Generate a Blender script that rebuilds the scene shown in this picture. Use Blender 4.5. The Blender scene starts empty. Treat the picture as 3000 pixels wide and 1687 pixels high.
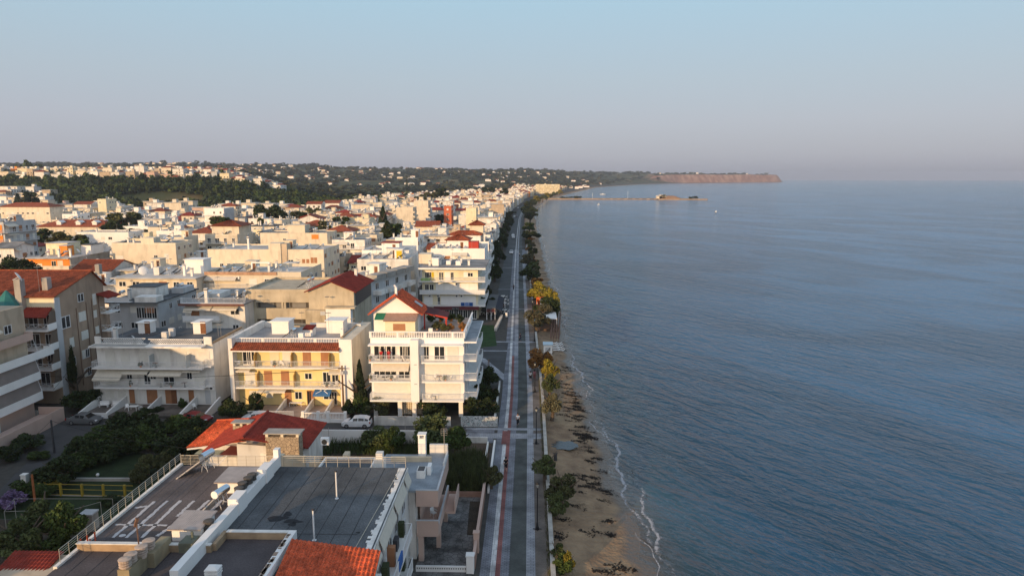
import bpy, math, random
import numpy as np
from mathutils import Vector, Matrix
from math import sin, cos, tan, radians, pi, atan2, sqrt, hypot

S = bpy.context.scene
C = S.collection
rnd = random.Random(11)

# ------------------------------------------------------------ camera
F = 2026.0; CX = 1500.0; CY = 843.5; HC = 34.0
PITCH = math.atan((CY-521)/F); YAW = math.atan(51/F*cos(PITCH))
SEA = -1.3
cd = bpy.data.cameras.new('camera'); cam = bpy.data.objects.new('camera', cd); C.objects.link(cam)
cam.location = (0, 0, HC); cam.rotation_euler = (pi/2-PITCH, 0, YAW)
cd.sensor_width = 36; cd.lens = 36*F/3000; cd.clip_start = 1; cd.clip_end = 60000
S.camera = cam
RM = Matrix.Rotation(YAW, 3, 'Z') @ Matrix.Rotation(pi/2-PITCH, 3, 'X')
RI = RM.inverted()
def ray(px, py): return RM @ Vector(((px-CX)/F, (CY-py)/F, -1))
def at(px, py, z=0.0):
    d = ray(px, py); t = (z-HC)/d.z
    return Vector((d.x*t, d.y*t, z))
def atY(px, py, Y):
    d = ray(px, py); t = Y/d.y
    return Vector((d.x*t, Y, HC+d.z*t))
def proj(x, y, z):
    v = RI @ Vector((x, y, z-HC))
    return CX+F*v.x/-v.z, CY-F*v.y/-v.z

# ------------------------------------------------------------ sun, sky, exposure
SUN_EL = radians(11.5); SUN_DIR = Vector((0.50, 0.866, 0)).normalized()   # the way the light travels
sl = bpy.data.lights.new('sun', 'SUN'); so = bpy.data.objects.new('sun', sl); C.objects.link(so)
sl.energy = 4.2; sl.angle = radians(0.5); sl.color = (1.0, 0.65, 0.33)
ld = Vector((SUN_DIR.x*cos(SUN_EL), SUN_DIR.y*cos(SUN_EL), -sin(SUN_EL)))
so.rotation_euler = ld.to_track_quat('-Z', 'Y').to_euler(); so.location = (-60, -60, 80)
W = bpy.data.worlds.new('World'); S.world = W; W.use_nodes = True
def world_nodes():
    nt = W.node_tree; n = nt.nodes; l = nt.links
    for x in list(n): n.remove(x)
    out = n.new('ShaderNodeOutputWorld'); bg = n.new('ShaderNodeBackground')
    sky = n.new('ShaderNodeTexSky'); sky.sky_type = 'NISHITA'; sky.sun_disc = False
    sky.sun_elevation = SUN_EL; sky.sun_rotation = atan2(-SUN_DIR.x, -SUN_DIR.y) % (2*pi)
    sky.altitude = 30; sky.air_density = 1.0; sky.dust_density = 1.6; sky.ozone_density = 1.2
    # the dawn sky away from the sun: mauve belt low down, pale blue above
    tc = n.new('ShaderNodeTexCoord'); sp = n.new('ShaderNodeSeparateXYZ'); l.new(tc.outputs['Generated'], sp.inputs[0])
    rp = n.new('ShaderNodeValToRGB'); l.new(sp.outputs['Z'], rp.inputs[0])
    e = rp.color_ramp.elements; stops = SKY_STOPS
    e[0].position = stops[0][0]; e[0].color = stops[0][1]+(1,)
    e[1].position = stops[-1][0]; e[1].color = stops[-1][1]+(1,)
    for p, c in stops[1:-1]:
        k = e.new(p); k.color = c+(1,)
    mul = n.new('ShaderNodeVectorMath'); mul.operation = 'SCALE'; mul.inputs['Scale'].default_value = 0.09
    l.new(sky.outputs[0], mul.inputs[0])
    mx = n.new('ShaderNodeMix'); mx.data_type = 'RGBA'; mx.inputs['Factor'].default_value = 0.82
    l.new(mul.outputs[0], mx.inputs['A']); l.new(rp.outputs[0], mx.inputs['B'])
    # the half of the sky that holds the low sun is far brighter and warmer
    dt = n.new('ShaderNodeVectorMath'); dt.operation = 'DOT_PRODUCT'; l.new(tc.outputs['Generated'], dt.inputs[0]); dt.inputs[1].default_value = tuple(-ld)
    mr = n.new('ShaderNodeMapRange'); mr.interpolation_type = 'SMOOTHSTEP'; mr.inputs[1].default_value = .15; mr.inputs[2].default_value = 1.0; l.new(dt.outputs['Value'], mr.inputs[0])
    gl = n.new('ShaderNodeVectorMath'); gl.operation = 'SCALE'; gl.inputs[0].default_value = SUNWARD; l.new(mr.outputs[0], gl.inputs['Scale'])
    ad = n.new('ShaderNodeVectorMath'); ad.operation = 'ADD'; l.new(mx.outputs['Result'], ad.inputs[0]); l.new(gl.outputs[0], ad.inputs[1])
    l.new(ad.outputs[0], bg.inputs[0]); bg.inputs[1].default_value = 1.0
    l.new(bg.outputs[0], out.inputs[0])
SKY_STOPS = [(0.0, (.41, .415, .505)), (0.029, (.485, .50, .585)), (0.075, (.525, .555, .645)), (0.131, (.515, .604, .693)), (0.234, (.47, .68, .82)), (0.45, (.36, .56, .78)), (1.0, (.34, .42, .55))]
SUNWARD = (.52, .40, .31)
world_nodes()
S.view_settings.view_transform = 'Standard'; S.view_settings.look = 'None'
S.view_settings.exposure = 0.0; S.view_settings.gamma = 1.0

# ------------------------------------------------------------ materials
MATS = {}
def mat(name, col, rough=.8, var=.12, scale=.6, streak=0.0, bump=0.0, bscale=8.0, metal=0.0, objvar=0.0, spec=.3, fine=0.0, scol=None):
    if name in MATS: return MATS[name]
    m = bpy.data.materials.new(name); m.use_nodes = True; MATS[name] = m
    nt = m.node_tree; n = nt.nodes; l = nt.links; b = n['Principled BSDF']
    b.inputs['Roughness'].default_value = rough; b.inputs['Metallic'].default_value = metal
    b.inputs['Specular IOR Level'].default_value = spec
    g = n.new('ShaderNodeNewGeometry'); pos = g.outputs['Position']
    def noise(sc, det=4, vec=None):
        t = n.new('ShaderNodeTexNoise'); t.inputs['Scale'].default_value = sc; t.inputs['Detail'].default_value = det
        l.new(vec or pos, t.inputs['Vector']); return t.outputs['Fac']
    def ramp(src, a, b_, lo, hi):
        r = n.new('ShaderNodeMapRange'); r.inputs[1].default_value = a; r.inputs[2].default_value = b_
        r.inputs[3].default_value = lo; r.inputs[4].default_value = hi; l.new(src, r.inputs[0]); return r.outputs[0]
    fac = ramp(noise(scale), .3, .7, 1-var, 1+var)
    def times(a, b_):
        q = n.new('ShaderNodeMath'); q.operation = 'MULTIPLY'; l.new(a, q.inputs[0]); l.new(b_, q.inputs[1]); return q.outputs[0]
    if fine: fac = times(fac, ramp(noise(9.0, 3), .3, .7, 1-fine, 1+fine))
    if objvar:
        oi = n.new('ShaderNodeObjectInfo'); fac = times(fac, ramp(oi.outputs['Random'], 0, 1, 1-objvar, 1+objvar))
    v = n.new('ShaderNodeVectorMath'); v.operation = 'SCALE'; v.inputs[0].default_value = col; l.new(fac, v.inputs['Scale'])
    res = v.outputs[0]
    if streak:
        mp = n.new('ShaderNodeMapping'); mp.inputs['Scale'].default_value = (.8, .8, .22); l.new(pos, mp.inputs[0])
        f = ramp(noise(1.0, 8, mp.outputs[0]), .5, .8, 0, streak)
        mx = n.new('ShaderNodeMix'); mx.data_type = 'RGBA'; l.new(f, mx.inputs['Factor']); l.new(res, mx.inputs['A'])
        mx.inputs['B'].default_value = tuple(scol or (col[0]*.38, col[1]*.35, col[2]*.32))+(1,); res = mx.outputs['Result']
    l.new(res, b.inputs['Base Color'])
    if bump:
        bp = n.new('ShaderNodeBump'); bp.inputs['Strength'].default_value = bump; bp.inputs['Distance'].default_value = .05
        l.new(noise(bscale, 5), bp.inputs['Height']); l.new(bp.outputs[0], b.inputs['Normal'])
    return m
WHITE = mat('white_render', (.77, .745, .70), .85, .12, .4, .7, objvar=.10)
WHITE2 = mat('clean_white', (.84, .82, .79), .8, .04, .5, .10)
CREAM = mat('cream_render', (.70, .62, .49), .85, .09, .4, .45, objvar=.06)
BEIGE = mat('beige_render', (.52, .42, .31), .9, .14, .35, .6, objvar=.05)
YELL = mat('yellow_render', (.78, .63, .30), .85, .07, .5, .15)
PALEY = mat('pale_yellow_render', (.75, .67, .47), .85, .07, .5, .3, objvar=.06)
ORANGE = mat('orange_render', (.72, .25, .045), .85, .08, .6, .2)
TERRA = mat('terracotta_render', (.50, .14, .07), .85, .08, .6, .2)
PINKISH = mat('pink_beige_render', (.56, .40, .33), .9, .06, .6, .15)
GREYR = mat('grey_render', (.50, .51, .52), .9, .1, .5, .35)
TANW = mat('tan_stained_render', (.37, .275, .20), .9, .22, .22, .6, scol=(.13, .095, .08))
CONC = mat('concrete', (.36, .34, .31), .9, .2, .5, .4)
RGREY = mat('roof_grey', (.25, .245, .24), .9, .40, .25, 0, fine=.08)
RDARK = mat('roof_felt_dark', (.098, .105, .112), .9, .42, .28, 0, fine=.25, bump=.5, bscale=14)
RSUNBROWN = mat('roof_felt_sunlit_brown', (.125, .102, .096), .9, .38, .3, 0, fine=.18, bump=.4, bscale=14)
RPALE = mat('roof_pale', (.50, .48, .45), .85, .38, .22, 0, fine=.1)
TILE = mat('roof_tile', (.24, .060, .026), .8, .38, 1.6, 0, fine=.4, objvar=.16)
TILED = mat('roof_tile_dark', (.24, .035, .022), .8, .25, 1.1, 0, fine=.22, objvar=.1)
GLASS = mat('window_glass', (.022, .026, .03), .12, .3, 1.0, spec=.5)
GLASSF = mat('far_window_glass', (.07, .06, .052), .3, .3, 1.0, spec=.4)
SHUT = mat('shutter_white', (.70, .68, .62), .7, .05, 2)
SHUTB = mat('shutter_brown', (.36, .17, .085), .7, .1, 2)
DOORW = mat('wood_door', (.20, .085, .04), .7, .2, 3)
RAIL = mat('white_metal', (.72, .72, .72), .5, .05, 2)
RAILY = mat('pale_metal', (.52, .47, .38), .45, .06, 2)
STEEL = mat('tank_steel', (.75, .77, .80), .18, .03, 3, metal=1.0)
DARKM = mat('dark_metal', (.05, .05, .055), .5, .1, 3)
PANEL = mat('solar_panel_glass', (.018, .02, .03), .15, .1, 3, spec=.5)
AWN = mat('awning_canvas', (.66, .60, .50), .9, .06, 2)
AWNG = mat('awning_grey', (.42, .43, .44), .9, .06, 2)
BARK = mat('bark', (.10, .075, .055), .9, .2, 3)

# ------------------------------------------------------------ mesh building
class MB:
    def __init__(s): s.v = []; s.f = []; s.m = []
    def poly(s, pts, m=0):
        i = len(s.v); s.v += [tuple(p) for p in pts]; s.f.append(tuple(range(i, i+len(pts)))); s.m.append(m); return s
    def hexa(s, b, t, m=0):      # bottom ring (ccw from above), top ring
        n = len(b); i = len(s.v); s.v += [tuple(p) for p in b]+[tuple(p) for p in t]
        s.f.append(tuple(i+k for k in reversed(range(n)))); s.f.append(tuple(i+n+k for k in range(n)))
        for k in range(n):
            q = (k+1) % n; s.f.append((i+k, i+q, i+n+q, i+n+k))
        s.m += [m]*(n+2); return s
    def box(s, x0, x1, y0, y1, z0, z1, m=0):
        if x1 < x0: x0, x1 = x1, x0
        if y1 < y0: y0, y1 = y1, y0
        r = [(x0, y0), (x1, y0), (x1, y1), (x0, y1)]
        return s.hexa([(x, y, z0) for x, y in r], [(x, y, z1) for x, y in r], m)
    def prism(s, ring, z0, z1, m=0):
        return s.hexa([(x, y, z0) for x, y in ring], [(x, y, z1) for x, y in ring], m)
    def bar(s, a, b, r, m=0, n=4, r2=None):
        a = Vector(a); b = Vector(b); d = (b-a)
        if d.length < 1e-6: return s
        u = d.orthogonal().normalized(); w = d.normalized().cross(u); r2 = r if r2 is None else r2
        off = pi/4 if n == 4 else 0
        A = [a+(u*cos(off+2*pi*k/n)+w*sin(off+2*pi*k/n))*r for k in range(n)]
        B = [b+(u*cos(off+2*pi*k/n)+w*sin(off+2*pi*k/n))*r2 for k in range(n)]
        return s.hexa(A, B, m)
    def cyl(s, x, y, z0, z1, r, m=0, n=12, r2=None): return s.bar((x, y, z0), (x, y, z1), r, m, n, r2)
    def lathe(s, c, prof, m=0, n=14):   # prof list of (r,z)
        i = len(s.v)
        for r, z in prof:
            for k in range(n):
                a = 2*pi*k/n; s.v.append((c[0]+r*cos(a), c[1]+r*sin(a), c[2]+z))
        for j in range(len(prof)-1):
            for k in range(n):
                q = (k+1) % n; s.f.append((i+j*n+k, i+j*n+q, i+(j+1)*n+q, i+(j+1)*n+k)); s.m.append(m)
        s.f.append(tuple(i+k for k in reversed(range(n)))); s.m.append(m)
        j = len(prof)-1; s.f.append(tuple(i+j*n+k for k in range(n))); s.m.append(m); return s
    def tiles(s, p00, p10, p11, p01, pitch=.30, course=.38, amp=.045, m=0, th=.07):
        # corrugated slope: p00-p10 is the eave, p01-p11 the ridge
        p00, p10, p11, p01 = map(Vector, (p00, p10, p11, p01))
        nx = max(2, int((p10-p00).length/pitch)); ny = max(1, int((p01-p00).length/course))
        nor = (p10-p00).cross(p01-p00).normalized(); K = 4; i = len(s.v); cols = nx*K+1; rows = []
        for j in range(ny):
            rows += [(j/ny, .03), ((j+.97)/ny, 0.0)]
        for t, lift in rows:
            a = p00.lerp(p01, t); b = p10.lerp(p11, t)
            for k in range(cols):
                u = k/(cols-1); s.v.append(tuple(a.lerp(b, u)+nor*(lift+amp*(1+sin(2*pi*k/K)))))
        for j in range(len(rows)-1):
            for k in range(cols-1):
                s.f.append((i+j*cols+k, i+j*cols+k+1, i+(j+1)*cols+k+1, i+(j+1)*cols+k)); s.m.append(m)
        d = nor*th
        s.hexa([p00-d, p10-d, p11-d, p01-d], [p00, p10, p11, p01], m); return s
    def mesh(s, name, mats, smooth=False):
        me = bpy.data.meshes.new(name); me.from_pydata(s.v, [], s.f)
        if not isinstance(mats, (list, tuple)): mats = [mats]
        for q in mats: me.materials.append(q)
        if len(mats) > 1: me.polygons.foreach_set('material_index', s.m)
        if smooth: me.polygons.foreach_set('use_smooth', [True]*len(me.polygons))
        me.update(); return me
    def build(s, name, mats, parent=None, loc=(0, 0, 0), rz=0, smooth=False):
        return link(name, s.mesh(name, mats, smooth), parent, loc, rz)
def each(mb, name, mats, parent=None):
    # one object per connected piece
    par = list(range(len(mb.v)))
    def find(a):
        while par[a] != a: par[a] = par[par[a]]; a = par[a]
        return a
    for f in mb.f:
        for q in f[1:]: par[find(q)] = find(f[0])
    G = {}
    for f, m in zip(mb.f, mb.m): G.setdefault(find(f[0]), []).append((f, m))
    out = []
    for fs in G.values():
        k = MB(); ix = {}
        for f, m in fs:
            for q in f:
                if q not in ix: ix[q] = len(k.v); k.v.append(mb.v[q])
            k.f.append(tuple(ix[q] for q in f)); k.m.append(m)
        out.append(k.build(name, mats, parent))
    return out
def link(name, me, parent=None, loc=(0, 0, 0), rz=0, sc=None):
    o = bpy.data.objects.new(name, me); C.objects.link(o); o.parent = parent; o.location = loc
    if rz: o.rotation_euler = (0, 0, rz)
    if sc: o.scale = sc
    return o
LABELS = {}
def tag(o, label=None, cat=None, group=None, kind=None):
    if label: o['label'] = label
    if cat: o['category'] = cat
    if group: o['group'] = group
    if kind: o['kind'] = kind
    return o
def thing(name, label, cat, loc=(0, 0, 0), rz=0, group=None):
    o = bpy.data.objects.new(name, None); C.objects.link(o); o.location = loc; o.rotation_euler = (0, 0, rz)
    o.empty_display_size = .2
    return tag(o, label, cat, group)
def copy_tree(o, parent=None):
    c = o.copy(); C.objects.link(c); c.parent = parent
    for ch in o.children: copy_tree(ch, c)
    return c
def struct(name, mb, mats, smooth=False): return tag(mb.build(name, mats, smooth=smooth), kind='structure')
def npmesh(name, V, Fq, mats, midx=None, smooth=False):
    me = bpy.data.meshes.new(name); V = np.asarray(V, 'f'); Fq = np.asarray(Fq, 'i'); k = Fq.shape[1]
    me.vertices.add(len(V)); me.vertices.foreach_set('co', V.ravel())
    me.loops.add(Fq.size); me.loops.foreach_set('vertex_index', Fq.ravel())
    me.polygons.add(len(Fq)); me.polygons.foreach_set('loop_start', np.arange(0, Fq.size, k, dtype='i'))
    for q in (mats if isinstance(mats, (list, tuple)) else [mats]): me.materials.append(q)
    if midx is not None: me.polygons.foreach_set('material_index', np.asarray(midx, 'i'))
    me.polygons.foreach_set('use_smooth', np.full(len(Fq), smooth))
    me.update(calc_edges=True); return me
def sm(t):
    t = min(1, max(0, t)); return t*t*(3-2*t)
def lerp(a, b, t): return a+(b-a)*t
def interp(tab, x):
    if x <= tab[0][0]: return tab[0][1]
    for (a, b), (c, d) in zip(tab, tab[1:]):
        if x <= c: return b+(d-b)*(x-a)/(c-a)
    return tab[-1][1]
# ------------------------------------------------------------ coast, promenade line, terrain
WL = [(p.y, p.x) for p in (at(px, py, SEA) for px, py in [(1925, 1687), (1860, 1540), (1797, 1400), (1769, 1300), (1730, 1200), (1690, 1100), (1652, 1000), (1638, 900), (1610, 800), (1594, 730), (1580, 680), (1573, 640), (1571, 610), (1601, 587), (1676, 567), (1750, 549), (1880, 540.5), (2000, 537), (2300, 534)])]
WL = [(0, 13.2), (40, 11.9)]+WL
ye = WL[-1]; WL += [(ye[0]+120, ye[1]+40), (ye[0]+400, ye[1]-350), (ye[0]+1500, ye[1]-2200), (ye[0]+4000, ye[1]-9000)]
def wl(y): return interp(WL, y)
PR = [(0, 0.0), (105, 0.0), (140, -.5), (190, -1.2), (247, -2.1), (330, -3.2), (433, -4.3), (579, -5.5), (760, -4), (900, 0), (1080, 16), (1500, 70)]
def pr(y): return interp(PR, y)
def rb(y):      # seaward edge of the land sheet
    return lerp(pr(y)+2.05, wl(y)-14, sm((y-900)/250)) if y < 1150 else wl(y)-14
def apx(px): return -(px-1551)/F      # leftward slope of a picture column
ZF = [(apx(p), z) for p, z in [(2300, 57), (2000, 55), (1800, 60), (1500, 64), (1200, 66), (1000, 76), (800, 88), (600, 94), (300, 92), (0, 88), (-600, 80)]]
def rid(a): return 37*sm((a-.27)/.2)
def tz(x, y):
    if y < 560: return 0.0
    a = -x/y
    z = rid(a)*sm((y-585)/330)
    z += 10*sm((y-950)/600)*sm((a-.2)/.2)
    g = sm((y-1550)/1750)
    dist = rb(y)-x
    zf = interp(ZF, a)
    if y > 1500:
        zf *= sm(dist/lerp(420, 60, sm((y-3900)/700)))
        z = lerp(z*sm(dist/300), zf, g if y < 2900 else lerp(g, 1, sm((y-2900)/400)))
        z += 3.5*(sin(x*.011+y*.004)+sin(x*.004-y*.007+1.3)+.6*sin(x*.027+y*.013))*g*sm(dist/200)
    return z
OFF = [0, .6, 3, 8, 14, 22, 32, 45, 60, 80, 105, 135, 170, 210, 260, 320, 390, 470, 560, 670, 800, 960, 1150, 1400, 1700, 2050, 2500, 3100, 3900, 5000, 6400, 8200]
YS = [-120, -60, 0, 40, 80, 120, 160, 200, 260, 330, 400, 470, 540]+list(range(570, 1000, 20))+list(range(1000, 1600, 60))+list(range(1600, 6200, 75))+[6300, 6600, 7200, 8000, 9500]
V = []; Fq = []
for y in YS:
    for k, o in enumerate(OFF):
        x = rb(y)-o; V.append((x, y, (-2.5 if k == 0 else tz(x, y))))
nc = len(OFF)
for j in range(len(YS)-1):
    for k in range(nc-1):
        Fq.append((j*nc+k+1, j*nc+k, (j+1)*nc+k, (j+1)*nc+k+1))
def ground_mat():
    m = bpy.data.materials.new('ground_earth'); m.use_nodes = True; nt = m.node_tree; n = nt.nodes; l = nt.links; b = n['Principled BSDF']
    b.inputs['Roughness'].default_value = .95; b.inputs['Specular IOR Level'].default_value = .1
    g = n.new('ShaderNodeNewGeometry'); sp = n.new('ShaderNodeSeparateXYZ'); l.new(g.outputs['Position'], sp.inputs[0])
    t = n.new('ShaderNodeTexNoise'); t.inputs['Scale'].default_value = .012; t.inputs['Detail'].default_value = 6; l.new(g.outputs['Position'], t.inputs['Vector'])
    r = n.new('ShaderNodeValToRGB'); l.new(t.outputs['Fac'], r.inputs[0]); e = r.color_ramp.elements
    e[0].position = .35; e[0].color = (.030, .044, .018, 1); e[1].position = .70; e[1].color = (.17, .125, .065, 1)
    k = e.new(.52); k.color = (.075, .080, .032, 1)
    t2 = n.new('ShaderNodeTexNoise'); t2.inputs['Scale'].default_value = 1.2; t2.inputs['Detail'].default_value = 5; l.new(g.outputs['Position'], t2.inputs['Vector'])
    mr = n.new('ShaderNodeMapRange'); mr.inputs[3].default_value = .6; mr.inputs[4].default_value = 1.4; l.new(t2.outputs['Fac'], mr.inputs[0])
    # paved yards and streets of the flat town, earth and fields on the hills
    pv = n.new('ShaderNodeMapRange'); pv.inputs[1].default_value = 1.0; pv.inputs[2].default_value = 6.0; l.new(sp.outputs['Z'], pv.inputs[0])
    mx = n.new('ShaderNodeMix'); mx.data_type = 'RGBA'; mx.inputs['A'].default_value = (.085, .080, .072, 1)
    l.new(pv.outputs[0], mx.inputs['Factor']); l.new(r.outputs[0], mx.inputs['B'])
    # bare red earth on steep cliff faces
    sn = n.new('ShaderNodeSeparateXYZ'); l.new(g.outputs['True Normal'], sn.inputs[0])
    cl = n.new('ShaderNodeMapRange'); cl.inputs[1].default_value = .93; cl.inputs[2].default_value = .80; l.new(sn.outputs['Z'], cl.inputs[0])
    t3 = n.new('ShaderNodeTexNoise'); t3.inputs['Scale'].default_value = .02; t3.inputs['Detail'].default_value = 7; l.new(g.outputs['Position'], t3.inputs['Vector'])
    r3 = n.new('ShaderNodeValToRGB'); l.new(t3.outputs['Fac'], r3.inputs[0]); e = r3.color_ramp.elements
    e[0].position = .4; e[0].color = (.36, .17, .11, 1); e[1].position = .62; e[1].color = (.56, .33, .22, 1)
    mc = n.new('ShaderNodeMix'); mc.data_type = 'RGBA'; l.new(cl.outputs[0], mc.inputs['Factor']); l.new(mx.outputs['Result'], mc.inputs['A']); l.new(r3.outputs[0], mc.inputs['B'])
    v = n.new('ShaderNodeVectorMath'); v.operation = 'SCALE'; l.new(mc.outputs['Result'], v.inputs[0]); l.new(mr.outputs[0], v.inputs['Scale'])
    l.new(v.outputs[0], b.inputs['Base Color']); return m
tag(link('ground', npmesh('ground', V, Fq, ground_mat(), smooth=True)), kind='structure')

# ------------------------------------------------------------ beach
def sand_mat():
    m = bpy.data.materials.new('beach_sand'); m.use_nodes = True; nt = m.node_tree; n = nt.nodes; l = nt.links; b = n['Principled BSDF']
    g = n.new('ShaderNodeNewGeometry'); sp = n.new('ShaderNodeSeparateXYZ'); l.new(g.outputs['Position'], sp.inputs[0])
    def nz(s, d): 
        t = n.new('ShaderNodeTexNoise'); t.inputs['Scale'].default_value = s; t.inputs['Detail'].default_value = d; l.new(g.outputs['Position'], t.inputs['Vector']); return t.outputs['Fac']
    r = n.new('ShaderNodeValToRGB'); l.new(nz(.5, 8), r.inputs[0]); e = r.color_ramp.elements
    e[0].position = .35; e[0].color = (.20, .13, .078, 1); e[1].position = .68; e[1].color = (.37, .255, .15, 1)
    w = n.new('ShaderNodeMapRange'); w.inputs[1].default_value = SEA+.20; w.inputs[2].default_value = SEA+.10; l.new(sp.outputs['Z'], w.inputs[0])
    mx = n.new('ShaderNodeMix'); mx.data_type = 'RGBA'; mx.inputs['B'].default_value = (.145, .108, .078, 1)
    l.new(w.outputs[0], mx.inputs['Factor']); l.new(r.outputs[0], mx.inputs['A'])
    l.new(mx.outputs['Result'], b.inputs['Base Color'])
    rr = n.new('ShaderNodeMapRange'); rr.inputs[3].default_value = .95; rr.inputs[4].default_value = .35; l.new(w.outputs[0], rr.inputs[0]); l.new(rr.outputs[0], b.inputs['Roughness'])
    bp = n.new('ShaderNodeBump'); bp.inputs['Strength'].default_value = .9; bp.inputs['Distance'].default_value = .3; l.new(nz(2.2, 8), bp.inputs['Height']); l.new(bp.outputs[0], b.inputs['Normal'])
    return m
BT = [0, .12, .3, .5, .68, .8, .88, .94, 1.0, 1.15, 1.5, 2.4]
def bz(t): return lerp(-.45, SEA+.22, sm(t/.75)) if t < .75 else SEA+.22-(t-.75)*.88
yb = [-30, 0, 20]+[30+i*1.6 for i in range(75)]+[150+i*6 for i in range(60)]+list(range(520, 1200, 20))+list(range(1200, 6000, 60))
V = []; Fq = []
for y in yb:
    a = rb(y)-.05; b_ = wl(y)
    b_ += (.35*sin(y*.9)+.5*sin(y*.37+1)+.3*sin(y*1.7+2))*(1 if y < 1100 else 2)
    for t in BT: V.append((lerp(a, b_, t), y, bz(t) if t > 0 else -.45))
nc = len(BT)
for j in range(len(yb)-1):
    for k in range(nc-1): Fq.append((j*nc+k, j*nc+k+1, (j+1)*nc+k+1, (j+1)*nc+k))
tag(link('beach', npmesh('beach', V, Fq, sand_mat(), smooth=True)), kind='structure')
def beach_z(x, y):
    a = rb(y)-.05; return bz((x-a)/(wl(y)-a))

# ------------------------------------------------------------ sea
def sea_mat():
    m = bpy.data.materials.new('sea_water'); m.use_nodes = True; nt = m.node_tree; n = nt.nodes; l = nt.links; b = n['Principled BSDF']
    b.inputs['Roughness'].default_value = .12; b.inputs['Specular Tint'].default_value = (.66, .88, 1.0, 1); b.inputs['IOR'].default_value = 1.6; b.inputs['Specular IOR Level'].default_value = .5
    g = n.new('ShaderNodeNewGeometry'); pos = g.outputs['Position']
    def nz(rot, sc, scale, det, dist=0):
        mp = n.new('ShaderNodeMapping'); mp.vector_type = 'TEXTURE'; mp.inputs['Rotation'].default_value = (0, 0, rot); mp.inputs['Scale'].default_value = (1/sc[0], 1/sc[1], 1)
        l.new(pos, mp.inputs[0]); t = n.new('ShaderNodeTexNoise'); t.inputs['Scale'].default_value = scale; t.inputs['Detail'].default_value = det
        t.inputs['Distortion'].default_value = dist; l.new(mp.outputs[0], t.inputs['Vector']); return t.outputs['Fac']
    def math(op, a, b_):
        q = n.new('ShaderNodeMath'); q.operation = op
        for i, x in enumerate((a, b_)):
            if isinstance(x, (int, float)): q.inputs[i].default_value = x
            else: l.new(x, q.inputs[i])
        return q.outputs[0]
    at1 = n.new('ShaderNodeAttribute'); at1.attribute_name = 'shore'
    A = radians(-60)     # crests run along (.5,-.86)
    swell = nz(A, (.15, .46, .3), 1.0, 3, .8); chop = nz(A+.3, (.5, 1.5, 1), 1.0, 3, .5); rip = nz(A-.5, (1.4, 3.6, 1), 1.0, 2); wind = nz(A+.2, (.004, .011, 1), 1.0, 3, .5)
    big = nz(A-.15, (.02, .10, 1), 1.0, 2, .4)
    h = math('ADD', math('ADD', math('MULTIPLY', swell, 1.25), math('MULTIPLY', big, .5)), math('MULTIPLY', math('ADD', math('MULTIPLY', chop, .46), math('MULTIPLY', rip, .11)), math('ADD', .8, math('MULTIPLY', wind, .4))))
    bp = n.new('ShaderNodeBump'); bp.inputs['Strength'].default_value = 1.0; bp.inputs['Distance'].default_value = 1.2
    l.new(h, bp.inputs['Height']); l.new(bp.outputs[0], b.inputs['Normal'])
    # sand under the shallows, weed banks and lighter blue offshore standing in for reflected sky
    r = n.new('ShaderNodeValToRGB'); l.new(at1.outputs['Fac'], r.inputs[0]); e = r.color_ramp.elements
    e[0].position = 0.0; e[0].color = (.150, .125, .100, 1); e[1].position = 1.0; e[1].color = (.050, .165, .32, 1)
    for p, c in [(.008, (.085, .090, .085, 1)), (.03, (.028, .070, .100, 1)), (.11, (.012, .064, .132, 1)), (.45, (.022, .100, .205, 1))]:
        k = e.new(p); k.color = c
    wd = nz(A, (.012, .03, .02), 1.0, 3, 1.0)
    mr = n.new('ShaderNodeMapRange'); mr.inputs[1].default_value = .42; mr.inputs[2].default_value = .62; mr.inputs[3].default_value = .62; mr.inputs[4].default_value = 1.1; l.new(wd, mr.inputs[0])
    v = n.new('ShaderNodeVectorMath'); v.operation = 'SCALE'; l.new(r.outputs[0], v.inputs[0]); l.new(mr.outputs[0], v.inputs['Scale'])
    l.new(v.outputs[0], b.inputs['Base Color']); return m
SM = sea_mat()
so_ = [-14, -6, -3, -1.5, 0, 1, 2, 3.5, 5, 7, 10, 14, 20, 28, 40, 60, 90, 140, 220, 360, 600, 1000, 1700, 2800, 4500, 7000, 12000]
ys_ = [-60, -20, 0, 20]+list(range(30, 300, 6))+list(range(300, 1200, 25))+list(range(1200, 5900, 100))+[6000, 6300, 7000, 8000, 9500, 11800]
V = []; Fq = []; SH = []
RS = 11900.
for y in ys_:
    for o in so_:
        x = wl(y)+o; r_ = hypot(x, y)
        k = min(1, RS/r_) if r_ > 0 else 1
        V.append((x*k, y*k, SEA)); SH.append(min(1, max(0, o/120.)))
nc = len(so_)
for j in range(len(ys_)-1):
    for k in range(nc-1): Fq.append((j*nc+k, j*nc+k+1, (j+1)*nc+k+1, (j+1)*nc+k))
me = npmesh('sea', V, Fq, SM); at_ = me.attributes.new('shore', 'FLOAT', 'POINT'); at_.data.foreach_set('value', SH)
tag(link('sea', me), kind='structure')
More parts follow.
